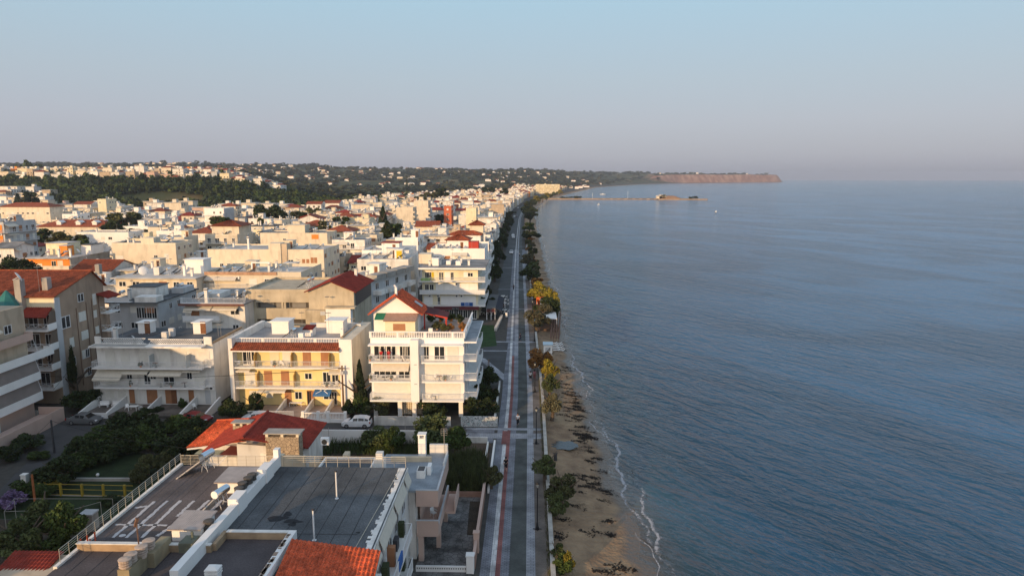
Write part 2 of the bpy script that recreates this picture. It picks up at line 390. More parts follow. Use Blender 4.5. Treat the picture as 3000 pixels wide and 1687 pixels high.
# low waves about to break: ridges of water along the near shore, each with its lace of foam
def foam_mat():
    m = bpy.data.materials.new('sea_foam'); m.use_nodes = True; nt = m.node_tree; n = nt.nodes; l = nt.links; b = n['Principled BSDF']
    b.inputs['Base Color'].default_value = (.62, .62, .66, 1); b.inputs['Roughness'].default_value = .7
    g = n.new('ShaderNodeNewGeometry'); at1 = n.new('ShaderNodeAttribute'); at1.attribute_name = 'lace'
    mp = n.new('ShaderNodeMapping'); mp.inputs['Scale'].default_value = (1, .6, 1); l.new(g.outputs['Position'], mp.inputs[0])
    t = n.new('ShaderNodeTexNoise'); t.inputs['Scale'].default_value = 3.6; t.inputs['Detail'].default_value = 8; t.inputs['Roughness'].default_value = .7; l.new(mp.outputs[0], t.inputs['Vector'])
    ad = n.new('ShaderNodeMath'); ad.operation = 'ADD'; l.new(t.outputs['Fac'], ad.inputs[0]); l.new(at1.outputs['Fac'], ad.inputs[1])
    mr = n.new('ShaderNodeMapRange'); mr.inputs[1].default_value = .86; mr.inputs[2].default_value = 1.04; mr.inputs[4].default_value = .55; l.new(ad.outputs[0], mr.inputs[0])
    l.new(mr.outputs[0], b.inputs['Alpha']); return m
FM = foam_mat()
def foam_strip(y0, y1, off, wd, name, amp, seed):
    r = random.Random(seed); V = []; Fq = []; L = []; N = 7
    ys = np.arange(y0, y1, .4); ph = [r.uniform(0, 6) for _ in range(4)]
    for y in ys:
        c = wl(y)+off+.5*sin(y*.22+ph[0])+.35*sin(y*.63+ph[1])+.15*sin(y*1.9+ph[2])
        k = sm((y-y0)/5)*sm((y1-y)/8)*(.82+.18*sin(y*.13+ph[3]))
        for q in range(N):
            u = q/(N-1); V.append((c+(u-.3)*wd, y, SEA+.012+.05*amp*sin(pi*u)))
            L.append((.62*(1-abs(u-.25)/.75) if u > .25 else .62*(u/.25)**.6)*k)
    for j in range(len(ys)-1):
        for q in range(N-1): Fq.append((j*N+q, j*N+q+1, (j+1)*N+q+1, (j+1)*N+q))
    me = npmesh(name, V, Fq, FM, smooth=True); a = me.attributes.new('lace', 'FLOAT', 'POINT'); a.data.foreach_set('value', L)
    return tag(link(name, me), kind='stuff', label='thin broken line of white surf foam along the water edge', cat='foam')
foam_strip(44, 104, .9, 1.1, 'surf_foam', 1, 3); foam_strip(44, 150, -.1, .35, 'surf_foam', 1, 4)
foam_strip(58, 82, 1.8, 1.0, 'surf_foam', 1, 5)
foam_strip(88, 180, .7, 1.0, 'surf_foam', 1, 8)
foam_strip(180, 420, .5, 1.2, 'surf_foam', 1, 9)

# ------------------------------------------------------------ promenade
def brick_mat(name, c1, c2, cm, sx, sy, rot=0, mort=.02, noise=.4):
    m = bpy.data.materials.new(name); m.use_nodes = True; nt = m.node_tree; n = nt.nodes; l = nt.links; b = n['Principled BSDF']
    b.inputs['Roughness'].default_value = .85; b.inputs['Specular IOR Level'].default_value = .2
    g = n.new('ShaderNodeNewGeometry'); mp = n.new('ShaderNodeMapping'); mp.inputs['Rotation'].default_value = (0, 0, rot); l.new(g.outputs['Position'], mp.inputs[0])
    t = n.new('ShaderNodeTexBrick'); t.inputs['Color1'].default_value = c1+(1,); t.inputs['Color2'].default_value = c2+(1,); t.inputs['Mortar'].default_value = cm+(1,)
    t.inputs['Scale'].default_value = 1; t.inputs['Brick Width'].default_value = sx; t.inputs['Row Height'].default_value = sy; t.inputs['Mortar Size'].default_value = mort; t.inputs['Bias'].default_value = 0
    l.new(mp.outputs[0], t.inputs['Vector'])
    q = n.new('ShaderNodeTexNoise'); q.inputs['Scale'].default_value = .45; q.inputs['Detail'].default_value = 8; l.new(g.outputs['Position'], q.inputs['Vector'])
    mr = n.new('ShaderNodeMapRange'); mr.inputs[1].default_value = .3; mr.inputs[2].default_value = .7; mr.inputs[3].default_value = 1-noise; mr.inputs[4].default_value = 1+noise; l.new(q.outputs['Fac'], mr.inputs[0])
    v = n.new('ShaderNodeVectorMath'); v.operation = 'SCALE'; l.new(t.outputs['Color'], v.inputs[0]); l.new(mr.outputs[0], v.inputs['Scale']); l.new(v.outputs[0], b.inputs['Base Color'])
    return m
PAV = brick_mat('grey_pavers', (.19, .20, .23), (.25, .26, .29), (.10, .10, .11), .42, .21)
PAVL = brick_mat('light_pavers', (.30, .31, .34), (.36, .37, .39), (.15, .15, .16), .5, .25)
PAVB = brick_mat('brown_pavers', (.17, .145, .125), (.215, .18, .155), (.09, .08, .07), .24, .12)
COBB = brick_mat('dark_cobbles', (.095, .102, .096), (.120, .128, .120), (.055, .06, .058), .2, .1)
SLABW = brick_mat('white_slabs', (.50, .50, .50), (.55, .55, .54), (.3, .3, .3), .45, .9)
REDP = brick_mat('red_pavers', (.23, .090, .085), (.28, .115, .10), (.14, .07, .065), .4, .2)
ASPH = mat('street_asphalt', (.070, .069, .070), .9, .25, .25, 0, fine=.12)
ASPHB = mat('seafront_asphalt', (.075, .08, .082), .9, .2, .2, 0, fine=.1)
LINE = mat('road_paint', (.45, .46, .46), .8, .1, 2)
def ribbon(name, x0, x1, y0, y1, z, m, step=8):
    mb = MB(); n = max(1, int((y1-y0)/step))
    for i in range(n+1):
        y = lerp(y0, y1, i/n); mb.v += [(pr(y)+x0, y, z), (pr(y)+x1, y, z)]
    for i in range(n):
        mb.f.append((2*i, 2*i+1, 2*i+3, 2*i+2)); mb.m.append(0)
    return struct(name, mb, m)
YC = 92.0     # where the street meets the seafront
ribbon('pavement', -4.2, 1.95, -40, 330, .02, PAV)
ribbon('white_strip', -3.32, -2.86, -40, 900, .026, SLABW)
ribbon('bicycle_lane', -2.86, -2.42, -40, 130, .030, REDP)
ribbon('walkway', -1.65, -.15, -40, 700, .034, COBB)
ribbon('light_strip', -.15, .66, -40, 300, .038, PAVL)
ribbon('brown_strip', .66, 1.95, -40, 240, .042, PAVB)
ribbon('bicycle_lane', -2.42, -1.7, 130, 900, .030, PAVL)
# the seafront road, wide beyond the lawn
mb = MB()
struct('seafront_road', MB().prism([(-10.2, 178), (-4.2, 178), (-4.2, 178.1), (-10.2, 178.1)], .008, .012), ASPHB)
ribbon('road', -7.8, -3.3, 170, 1000, .010, ASPHB, 10)
for y in (90.1, 87.0, 141, 178, 210, 262, 345, 410):
    struct('crossing_band', MB().box(pr(y)-8.0 if y > 100 else -8.6, pr(y)+1.9, y, y+((.8 if y > 88 else 1.9) if y < 100 else .9), .044, .046), PAVL)
struct('crossing_patch', MB().box(-3.5, -2.42, 85.0, 89.8, .047, .049), REDP)
struct('crossing_patch', MB().box(-8.4, -4.6, 89.0, 90.0, .047, .049), PAV)
struct('crossing_patch', MB().box(-8.0, -4.6, 85.4, 86.9, .047, .049), PAV)
# low sea wall
mb = MB()
for y0 in np.arange(30, 470, 6.0):
    if 148 < y0 < 190: continue
    a, b_ = pr(y0)+1.98, pr(y0+5.9)+1.98
    mb.hexa([(a, y0, -.9), (a+.42, y0, -.9), (b_+.42, y0+5.9, -.9), (b_, y0+5.9, -.9)], [(a, y0, .42), (a+.42, y0, .42), (b_+.42, y0+5.9, .42), (b_, y0+5.9, .42)])
SWM = mat('sea_wall_concrete', (.44, .42, .38), .9, .3, .8, .5)
tag(mb.build('sea_wall', SWM), 'low weathered concrete wall between the promenade and the beach', 'wall')
# side streets
struct('street', MB().prism([(-84, 74.5), (-70, 81.5), (-60, 85), (-45, 85.4), (-8.6, 85.4), (-8.6, 91.4), (-60, 92.2), (-100, 92.5), (-100, 60)], .004, .008), ASPH)
struct('lane', MB().prism([(-49.5, 42), (-44.5, 42), (-57.5, 87), (-63.5, 87)], .009, .013), ASPH)
# ------------------------------------------------------------ building kit
UNIT = {}
def unit(kind, *mats):
    key = (kind,)+tuple(m.name for m in mats)
    if key in UNIT: return UNIT[key]
    mb = MB()
    if kind == 'frame':            # window frame one unit wide and high, with a mullion
        t = .06
        for a in ((0, t, 0, 1), (1-t, 1, 0, 1), (t, 1-t, 0, t), (t, 1-t, 1-t, 1), (.5-t/2, .5+t/2, t, 1-t)):
            mb.box(a[0], a[1], -.06, .05, a[2], a[3])
    elif kind == 'pane': mb.box(.06, .94, -.02, .04, .06, .94)
    elif kind == 'shutter': mb.box(0, 1, -.05, .04, 0, 1)
    elif kind == 'window':         # frame and pane in one, for far houses
        mb.box(0, 1, -.05, .05, 0, 1, 0); mb.box(.08, .92, -.07, -.05, .08, .92, 1)
    elif kind == 'opening': mb.box(0, 1, -.04, .05, 0, 1)
    elif kind == 'ac':
        mb.box(0, .8, -.32, -.02, 0, .55, 0); mb.bar((.28, -.32, .27), (.28, -.335, .27), .2, 1, 12)
    elif kind == 'tank':
        mb.bar((0, -.65, 0), (0, .65, 0), .29, 0, 14); mb.bar((0, -.70, 0), (0, -.65, 0), .22, 0, 14); mb.bar((0, .65, 0), (0, .70, 0), .22, 0, 14)
    elif kind == 'collector': mb.hexa([(-2.0, -.55, .05), (-.25, -.55, 1.25), (-.25, .55, 1.25), (-2.0, .55, .05)][::1], [(-2.05, -.55, .14), (-.3, -.55, 1.34), (-.3, .55, 1.34), (-2.05, .55, .14)])
    elif kind == 'stand':
        for y in (-.5, .5):
            mb.bar((.25, y, 0), (0, y, 1.35), .025); mb.bar((-.25, y, 1.2), (-.2, y, 0), .025); mb.bar((-2, y, .04), (.25, y, .04), .025)
            mb.bar((.25, y, .04), (-.25, y, 1.2), .02)
    elif kind == 'chimney':
        mb.box(-.25, .25, -.25, .25, 0, 1, 0); mb.box(-.34, .34, -.34, .34, 1.0, 1.07, 0); mb.box(-.2, .2, -.2, .2, 1.07, 1.16, 1); mb.box(-.32, .32, -.32, .32, 1.16, 1.22, 0)
    elif kind == 'aerial':
        mb.bar((0, 0, 0), (0, 0, 1), .022); 
        for k in range(5): mb.bar((-.35+.17*k, -.25, .93), (-.35+.17*k, .25, .93), .012)
        mb.bar((-.4, 0, .93), (.4, 0, .93), .015)
    elif kind == 'dish':
        pr_ = [(.02, .10), (.2, .08), (.34, .03), (.42, -.03)]
        mb.lathe((0, 0, 0), pr_, 0, 14); mb.lathe((0, 0, -.02), pr_, 0, 14); mb.bar((0, 0, 0), (0, 0, -.45), .02)
    me = mb.mesh('unit_'+kind, list(mats)); UNIT[key] = me; return me
FACE = {'front': 0, 'right': pi/2, 'back': pi, 'left': -pi/2}
class House:
    """one building: an Empty at its front left base corner; width along x, depth along y"""
    def __init__(s, name, label, x, y, w, d, z0=0, rz=0, group=None, cat='building', lod=0):
        s.o = thing(name, label, cat, (x, y, z0), rz, group); s.w = w; s.d = d; s.lod = lod
    def on(s, face, a, z, out=0):
        if face == 'front': return (a, -out, z)
        if face == 'right': return (s.w+out, a, z)
        if face == 'left': return (-out, s.d-a, z)
        return (s.w-a, s.d+out, z)
    def flen(s, face): return s.w if face in ('front', 'back') else s.d
    def put(s, name, me, face, a, z, sc=None, out=0, parent=None): return link(name, me, s.o, s.on(face, a, z, out), FACE[face], sc)
    def window(s, face, a, z, w, h, frame=None, glass=None, name='window', out=0):
        frame = frame or RAIL; glass = glass or GLASS
        if s.lod == 0:
            o = s.put(name, unit('frame', frame), face, a, z, (w, 1, h), out); link('pane', unit('pane', glass), o)
        elif s.lod == 1: o = s.put(name, unit('window', frame, glass), face, a, z, (w, 1, h), out)
        else: o = s.put(name, unit('opening', glass), face, a, z, (w, 1, h), out)
        return o
    def shutter(s, face, a, z, w, h, m=None, name='shutter', out=0): return s.put(name, unit('shutter', m or SHUT), face, a, z, (w, 1, h), out)
    def ac(s, face, a, z, out=0): return s.put('air_conditioner', unit('ac', WHITE2, DARKM), face, a, z, None, out)
    def balcony(s, face, a0, a1, z, depth=1.3, rail='bars', m=None, rm=None, out=0, th=.17):
        w = a1-a0
        mb = MB().box(0, w, -depth, -.0, -th, 0); o = s.put('balcony', mb.mesh('balcony', m or WHITE), face, a0, z, None, out)
        r = MB(); rm = rm or RAIL
        if rail == 'solid':
            r.box(0, w, -depth, -depth+.1, 0, .95); r.box(0, .1, -depth+.1, 0, 0, .95); r.box(w-.1, w, -depth+.1, 0, 0, .95); rm = m or WHITE
        elif rail == 'glass':
            r.box(0.03, w-.03, -depth+.03, -depth+.05, .1, .9); r.box(0, w, -depth, -depth+.06, .9, .96)
        elif rail:
            segs = [((0.02, -depth+.03), (w-.02, -depth+.03)), ((.02, -depth+.03), (.02, -.02)), ((w-.02, -depth+.03), (w-.02, -.02))]
            st = .14 if rail == 'bars' else 1.1
            for (xa, ya), (xb, yb_) in segs:
                L = hypot(xb-xa, yb_-ya)
                r.bar((xa, ya, .95), (xb, yb_, .95), .03); r.bar((xa, ya, .1), (xb, yb_, .1), .02)
                n = max(1, int(L/st))
                for k in range(n+1):
                    x = lerp(xa, xb, k/n); y = lerp(ya, yb_, k/n)
                    r.bar((x, y, 0), (x, y, .95), .026 if k % 8 == 0 else .014)
                if rail == 'cross':
                    for k in range(n):
                        x = lerp(xa, xb, k/n); y = lerp(ya, yb_, k/n); x2 = lerp(xa, xb, (k+1)/n); y2 = lerp(ya, yb_, (k+1)/n)
                        r.bar((x, y, .1), (x2, y2, .95), .03); r.bar((x, y, .95), (x2, y2, .1), .03)
        if rail: r.build('railing', rm, o)
        return o
    def awning(s, face, a0, a1, z, depth=1.4, drop=.7, m=None, out=0):
        w = a1-a0; mb = MB()
        mb.hexa([(0, -depth, -drop), (w, -depth, -drop), (w, -.02, 0), (0, -.02, 0)], [(0, -depth, -drop+.03), (w, -depth, -drop+.03), (w, -.02, .04), (0, -.02, .04)])
        n = max(2, int(w/.3))
        for k in range(n):
            x0, x1 = w*k/n, w*(k+1)/n
            mb.poly([(x0, -depth-.005, -drop+.02), (x0, -depth-.005, -drop-.16), ((x0+x1)/2, -depth-.005, -drop-.22), (x1, -depth-.005, -drop-.16), (x1, -depth-.005, -drop+.02)])
        return s.put('awning', mb.mesh('awning', m or AWN), face, a0, z, None, out)
    def box(s, name, x0, x1, y0, y1, z0, z1, m, parent=None): return MB().box(x0, x1, y0, y1, z0, z1).build(name, m, parent or s.o)
    def parapet(s, x0, x1, y0, y1, z, h, m, t=.16, name='parapet'):
        mb = MB(); mb.box(x0, x1, y0, y0+t, z, z+h); mb.box(x0, x1, y1-t, y1, z, z+h); mb.box(x0, x0+t, y0+t, y1-t, z, z+h); mb.box(x1-t, x1, y0+t, y1-t, z, z+h)
        return mb.build(name, m, s.o)
    def balustrade(s, face, a0, a1, z, h=.85, m=None, out=0, st=.24):
        mb = MB(); w = a1-a0; mb.box(0, w, -.14, .06, 0, .1); mb.box(0, w, -.16, .08, h-.12, h)
        n = int(w/st)
        for k in range(n):
            x = (k+.5)*w/n
            if k % 16 == 0: mb.box(x-.14, x+.14, -.13, .05, .1, h-.12)
            else: mb.lathe((x, -.04, .1), [(.05, 0), (.085, .16), (.05, .38), (.06, h-.22)], 0, 6)
        return s.put('balustrade', mb.mesh('balustrade', m or WHITE2), face, a0, z, None, out)
    def heater(s, x, y, z, rz=0, parent=None):
        o = link('solar_water_heater', unit('stand', RAIL), s.o, (x, y, z), rz)
        link('tank', unit('tank', STEEL), o, (0, 0, 1.45)); link('collector', unit('collector', PANEL), o); return o
    def chimney(s, x, y, z, h=1.4, m=None, k=1.0): return link('chimney', unit('chimney', m or WHITE, DARKM), s.o, (x, y, z), 0, (k, k, h))
    def aerial(s, x, y, z, h=2.5, rz=0.3): return link('aerial', unit('aerial', CONC), s.o, (x, y, z), rz, (1, 1, h))
    def dish(s, x, y, z, k=1.0, tilt=.9, rz=2.0):
        o = link('satellite_dish', unit('dish', RAIL), s.o, (x, y, z+.45), 0, (k, k, k)); o.rotation_euler = (tilt, 0, rz); return o
    def shed(s, x0, x1, y0, y1, z, h, m, door=True, top=None, name='stair_house'):
        o = s.box(name, x0, x1, y0, y1, z, z+h, m); MB().box(x0-.2, x1+.2, y0-.25, y1+.2, z+h, z+h+.14).build('roof_slab', top or m, o)
        if door: MB().box(x0+.62*(x1-x0), x0+.62*(x1-x0)+.85, y0-.03, y0+.02, z+.05, z+2.0).build('door', DOORW, o)
        return o
    def hip(s, x0, x1, y0, y1, z, rise, m, over=.5, name='roof'):
        x0 -= over; x1 += over; y0 -= over; y1 += over; w = x1-x0; d = y1-y0; mb = MB()
        if w >= d: r0, r1 = (x0+d/2, (y0+y1)/2, z+rise), (x1-d/2, (y0+y1)/2, z+rise)
        else: r0, r1 = ((x0+x1)/2, y0+w/2, z+rise), ((x0+x1)/2, y1-w/2, z+rise)
        a, b, c, e = (x0, y0, z), (x1, y0, z), (x1, y1, z), (x0, y1, z)
        if w >= d:
            Q = [(a, b, r1, r0), (c, e, r0, r1)]; T = [(b, c, r1), (e, a, r0)]
        else:
            Q = [(b, c, r1, r0), (e, a, r0, r1)]; T = [(a, b, r0), (c, e, r1)]
        for q in Q: 
            if s.lod == 0: mb.tiles(*q)
            else: mb.poly(q)
        for t in T: mb.poly(t)
        mb.box(x0+.05, x1-.05, y0+.05, y1-.05, z-.14, z-.01)
        if s.lod < 2:
            for p_, q_ in ((r0, r1), (a, r0), (e, r0) if w >= d else (b, r0), (b, r1) if w >= d else (e, r1), (c, r1)): mb.bar(p_, q_, .11, 0, 6)
        return mb.build(name, m, s.o)
    def gable(s, x0, x1, y0, y1, z, rise, m, wall, over=.45, axis='y', name='roof'):
        mb = MB(); g = MB()
        if axis == 'y':
            xm = (x0+x1)/2; k = rise/((x1-x0)/2); e = z-over*k
            for q in (((x1+over, y0-over, e), (x1+over, y1+over, e), (xm, y1+over, z+rise), (xm, y0-over, z+rise)), ((x0-over, y1+over, e), (x0-over, y0-over, e), (xm, y0-over, z+rise), (xm, y1+over, z+rise))):
                if s.lod == 0: mb.tiles(*[(a, b, c+.06) for a, b, c in q])
                else: mb.hexa(q, [(a, b, c+.12) for a, b, c in q])
            mb.bar((xm, y0-over, z+rise+.12), (xm, y1+over, z+rise+.12), .12, 0, 6)
            g.hexa([(x0, y0, z), (x1, y0, z), (xm, y0, z+rise)][:3], [(x0, y1, z), (x1, y1, z), (xm, y1, z+rise)])
        else:
            ym = (y0+y1)/2; k = rise/((y1-y0)/2); e = z-over*k
            for q in (((x0-over, y0-over, e), (x1+over, y0-over, e), (x1+over, ym, z+rise), (x0-over, ym, z+rise)), ((x1+over, y1+over, e), (x0-over, y1+over, e), (x0-over, ym, z+rise), (x1+over, ym, z+rise))):
                if s.lod == 0: mb.tiles(*[(a, b, c+.06) for a, b, c in q])
                else: mb.hexa(q, [(a, b, c+.12) for a, b, c in q])
            mb.bar((x0-over, ym, z+rise+.12), (x1+over, ym, z+rise+.12), .12, 0, 6)
            g.hexa([(x0, y0, z), (x0, y1, z), (x0, ym, z+rise)], [(x1, y0, z), (x1, y1, z), (x1, ym, z+rise)])
        g.build('gable_wall', wall, s.o); return mb.build(name, m, s.o)
    # ---- a random but plausible facade
    def facade(s, face, nf, fh, style, r, wallm, z0=0, ground=True):
        L = s.flen(face); big = s.lod < 2
        for f in range(0 if ground else 1, nf):
            z = z0+f*fh; st = style if not callable(style) else style(f)
            if st == 'N': continue
            if st == 'n':
                if r.random() < .55: s.window(face, r.uniform(.15, .7)*L, z+1.1, r.choice((.6, .8, 1.1)), r.choice((.6, 1.0)), glass=GLASS if s.lod == 0 else GLASSF)
                continue
            bal = st in 'BSGA' and f > 0
            a0, a1 = (0, L) if r.random() < .6 or L < 6 else ((0, L*.62) if r.random() < .5 else (L*.38, L))
            if bal and s.lod < 2:
                s.balcony(face, a0, a1, z, 1.25 if face == 'front' else .95, 'solid' if st == 'S' or (s.lod == 1 and st != 'G') else {'B': 'bars', 'G': 'glass', 'A': 'bars'}[st], wallm)
            n = max(1, int(L/2.9)); 
            if s.lod == 2: n = max(1, min(3, int(L/4)))
            for k in range(n):
                a = (k+.5)*L/n; q = r.random()
                tall = bal and a0 <= a <= a1
                if q < (.50 if s.lod == 0 else .66):
                    w_ = r.choice((1.1, 1.4, 1.7)); h_ = 2.05 if tall else 1.15
                    s.window(face, a-w_/2, z+(.05 if tall else .95), w_, h_, glass=GLASS if s.lod == 0 else GLASSF)
                elif q < .85 and s.lod < 2:
                    w_ = r.choice((1.2, 1.5, 1.8)); h_ = 2.05 if tall else 1.2
                    s.shutter(face, a-w_/2, z+(.05 if tall else .95), w_, h_, SHUTB if r.random() < .3 else SHUT)
            if bal and s.lod == 0 and (st == 'A' or r.random() < .3): 
                q = r.uniform(.2, .5)*(a1-a0); s.awning(face, a0+.2, a0+.2+q, z+fh-.25, 1.3, r.uniform(.35, 1.0), r.choice((AWN, AWN, AWNG)))
            if s.lod == 0 and r.random() < .3: s.ac(face, r.uniform(.2, .8)*L-.4, z+fh-.85)
    def clutter(s, H, r, n=1.0, x0=0, x1=None, y0=0, y1=None, wall=None, heat=True):
        x1 = s.w if x1 is None else x1; y1 = s.d if y1 is None else y1; w = x1-x0; d = y1-y0
        if w < 4 or d < 4: return
        sx = x0+r.uniform(.25, .6)*w
        if r.random() < .8*n: s.shed(sx, min(x1-.6, sx+r.uniform(2.4, 3.6)), y0+d*.45, min(y1-.5, y0+d*.45+r.uniform(2.4, 3.4)), H, r.uniform(2.1, 2.6), wall or WHITE, s.lod == 0)
        if heat:
            for k in range(r.choice((1, 2, 2, 3)) if n >= 1 else 1):
                s.heater(x0+r.uniform(2.4, max(2.5, w*.9)), y0+1+r.uniform(.05, .9)*(d-2), H, r.uniform(-.15, .15))
        for k in range(r.choice((1, 2, 3))): s.chimney(x0+r.uniform(.06, .94)*w, y0+r.uniform(.08, .92)*d, H, r.uniform(.8, 1.8))
        if s.lod < 2:
            for k in range(r.choice((2, 3, 4))): s.aerial(x0+r.uniform(.1, .9)*w, y0+r.uniform(.1, .9)*d, H, r.uniform(1.6, 3.6), r.uniform(0, 3))
            if r.random() < .6: s.dish(x0+r.uniform(.1, .9)*w, y0+r.uniform(.1, .5)*d, H, r.uniform(.8, 1.5), 1.0, r.uniform(1.2, 2.6))
def simple(name, label, x, y, w, d, nf, fh=2.95, wall=None, roof='flat', rm=None, front='B', right='n', left='n', z0=0, lod=0, seed=0, group=None, par=.5, n=1.0, H=None, rz=0, heat=True):
    r = random.Random(seed*7919+13); wall = wall or WHITE
    h = House(name, label, x, y, w, d, z0, rz, group, 'house' if nf < 3 else 'building', lod); H = H or nf*fh
    fh = H/nf
    h.box('wall', 0, w, 0, d, -3 if z0 > 0 else 0, H, wall)
    h.facade('front', nf, fh, front, r, wall)
    if lod < 2: h.facade('right', nf, fh, right, r, wall)
    if lod == 0: h.facade('left', nf, fh, left, r, wall)
    if roof == 'flat':
        h.box('roof', .17, w-.17, .17, d-.17, H-.02, H+.06, rm or RGREY)
        if par: h.parapet(0, w, 0, d, H, par, wall)
        if lod < 2: h.clutter(H+.06, r, n, wall=wall, heat=heat)
        elif r.random() < .5: h.box('stair_house', w*.35, w*.35+3, d*.4, d*.4+3, H+.06, H+2.3, wall)
    elif roof == 'slab':
        MB().box(-.5, w+.4, -1.2, d+.3, H, H+.22).build('roof', rm or RGREY, h.o)
        if lod < 2: h.clutter(H+.22, r, n, wall=wall, heat=heat)
    elif roof == 'hip':
        h.hip(0, w, 0, d, H, min(w, d)*.20, rm or TILE, .6)
        if lod < 2: h.chimney(w*.7, d*.5, H+min(w, d)*.06, 1.6)
    elif roof == 'gable':
        h.gable(0, w, 0, d, H, min(w, d)*.2, rm or TILE, wall, .5, r.choice('xy') if lod else 'x')
        if lod < 2: h.chimney(w*.3, d*.55, H+.3, 1.8)
    return h
# ------------------------------------------------------------ the near apartment block under the camera
L_POT = mat('pot_leaf', (.04, .05, .02), .9, .3, 6)
def near_block():
    H = 8.7; X0, Y1 = at(530, 1363, H).xy; X1 = at(1199, 1362, H).x; Y0 = 39.5
    h = House('apartment_block', 'white apartment block in the foreground seen from above, wide dark felt roof with painted stripes', X0, Y0, X1-X0, Y1-Y0)
    w, d = h.w, h.d; XD = at(822, 1362, H).x-X0-.1      # dividing fire wall
    h.box('wall', 0, w, 0, d, 0, H, WHITE)
    h.box('roof', .1, XD-.2, .1, d-.1, H-.02, H+.05, RSUNBROWN); tag(h.box('roof', XD+.2, w-.1, .1, d-.1, H-.02, H+.05, RDARK), 'felt roof coloured blue grey as in shade, with lapped sheets')  # left felt tinted brown for sunlight, right felt tinted blue grey for shade
    # felt laps: thin raised seams
    mb = MB()
    for k in range(8):
        x = XD+1.0+k*1.22; mb.box(x, x+.045, .5, d-.3, H+.052, H+.062)
    mb.box(XD+.4, w-1.6, 6.4, 6.45, H+.052, H+.064)
    mb.build('felt_seam', mat('felt_seam', (.038, .039, .042), .9, .2, 1), h.o)
    mb = MB()
    for k in range(7): mb.box(.9+k*1.2, .93+k*1.2, .5, d-.4, H+.052, H+.060)
    mb.build('felt_seam', mat('felt_seam_sunlit_brown', (.09, .073, .07), .9, .2, 1), h.o)
    # bitumen patches
    mb = MB()
    def blob(cx, cy, rx, ry, ang=0, sd=0):
        r = random.Random(sd); pts = []
        for k in range(22):
            a = 2*pi*k/22; q = 1+.16*sin(3*a+sd)+r.uniform(-.07, .07); x = rx*q*cos(a); y = ry*q*sin(a)
            pts.append((cx+x*cos(ang)-y*sin(ang), cy+x*sin(ang)+y*cos(ang), H+.058))
        mb.poly(pts)
    def R(px, py): p = at(px, py, H); return p.x-X0, p.y-Y0
    for px, py, rx, ry, a, sd in ((812, 1520, .78, .42, .1, 1), (858, 1528, .72, .30, -.1, 2), (843, 1507, .30, .42, .3, 3), (857, 1537, .32, .28, 0, 4), (1049, 1561, .16, .12, 0, 5)):
        x, y = R(px, py); blob(x, y, rx, ry, a, sd)
    each(mb, 'bitumen_patch', mat('bitumen', (.018, .018, .021), .75, .2, 3), h.o)
    # painted white lines, uneven like brush strokes
    r = random.Random(4); RP = mat('roof_paint', (.52, .50, .50), .8, .15, 4)
    def stroke(p, q, wd=.13):
        mb = MB()
        a = Vector(p); b = Vector(q); nrm = Vector((-(b-a).y, (b-a).x)).normalized(); n = 26; L = []; Rr = []
        for k in range(n+1):
            c = a.lerp(b, k/n)+nrm*(.022*sin(k*.7)+r.uniform(-.018, .018)); e = wd*(1+r.uniform(-.25, .25)); L.append(c+nrm*e); Rr.append(c-nrm*e)
        for k in range(n): mb.poly([(L[k].x, L[k].y, H+.066), (L[k+1].x, L[k+1].y, H+.066), (Rr[k+1].x, Rr[k+1].y, H+.066), (Rr[k].x, Rr[k].y, H+.066)])
        mb.build('painted_line', RP, h.o)
    for a, b in (((329, 1578), (452, 1470)), ((369, 1578), (490, 1468)), ((416, 1576), (529, 1467)), ((520, 1514), (568, 1468)), ((560, 1514), (613, 1466)), ((605, 1512), (650, 1466)), ((460, 1572), (512, 1536)), ((395, 1489), (432, 1484))):
        stroke(R(*a), R(*b))
    stroke(R(338, 1538), R(490, 1540), .11)
    x, y = R(359, 1570); mb = MB()
    mb.prism([(x+.24*cos(2*pi*k/12), y+.2*sin(2*pi*k/12)) for k in range(12)], H+.055, H+.075)
    mb.build('drain_ring', RP, h.o)
    # fire wall with steps, white
    mb = MB(); a = XD
    prof = [(0, 1.0), (9.3, 1.0), (9.3, .8), (13.0, .8), (13.0, 1.15), (d-4.2, 1.15), (d-4.2, .95), (d, .95)]
    mb.box(a-.28, a+.28, 0, 9.0, H, H+1.0); mb.box(a-.5, a+.32, 9.0, 10.6, H, H+1.35); mb.box(a-.25, a+.25, 10.6, 14.6, H, H+.95)
    mb.box(a-.45, a+.34, 14.6, 16.2, H, H+1.25); mb.box(a-.22, a+.22, 16.2, d+.1, H, H+1.05); mb.box(a-.2, a+.25, d-.5, d+.1, H+1.05, H+1.75)
    mb.build('fire_wall', WHITE2, h.o)
    def pots(spots, r0=.30, pm=None):
        for px, py, z in spots:
            p = at(px, py, z); m2 = MB()
            for j in range(3): m2.lathe((p.x-X0, p.y-Y0, z-.34+j*.16), [(r0*.98, 0), (r0*1.05, .04), (r0*.8, .10)], 0, 14)
            m2.lathe((p.x-X0, p.y-Y0, z-.6), [(r0*.85, 0), (r0*.85, .3)], 0, 12); m2.lathe((p.x-X0, p.y-Y0, z+.12), [(r0*1.1, 0), (r0*1.1, .05), (r0*.4, .09)], 0, 14)
            m2.build('chimney_pot', pm, h.o)
    POT = mat('clay_pot_dark', (.10, .09, .08), .9, .25, 4)
    pots(((738, 1393, 10.0), (727, 1403, 10.0), (710, 1418, 9.95), (700, 1433, 9.9)), .34, POT)
    pots(((612, 1530, 9.75), (605, 1545, 9.45)), .34, POT)
    # flat shed over the stairs, two of them
    CORR = mat('corrugated_sheet', (.47, .40, .36), .8, .12, 1.5, .15)
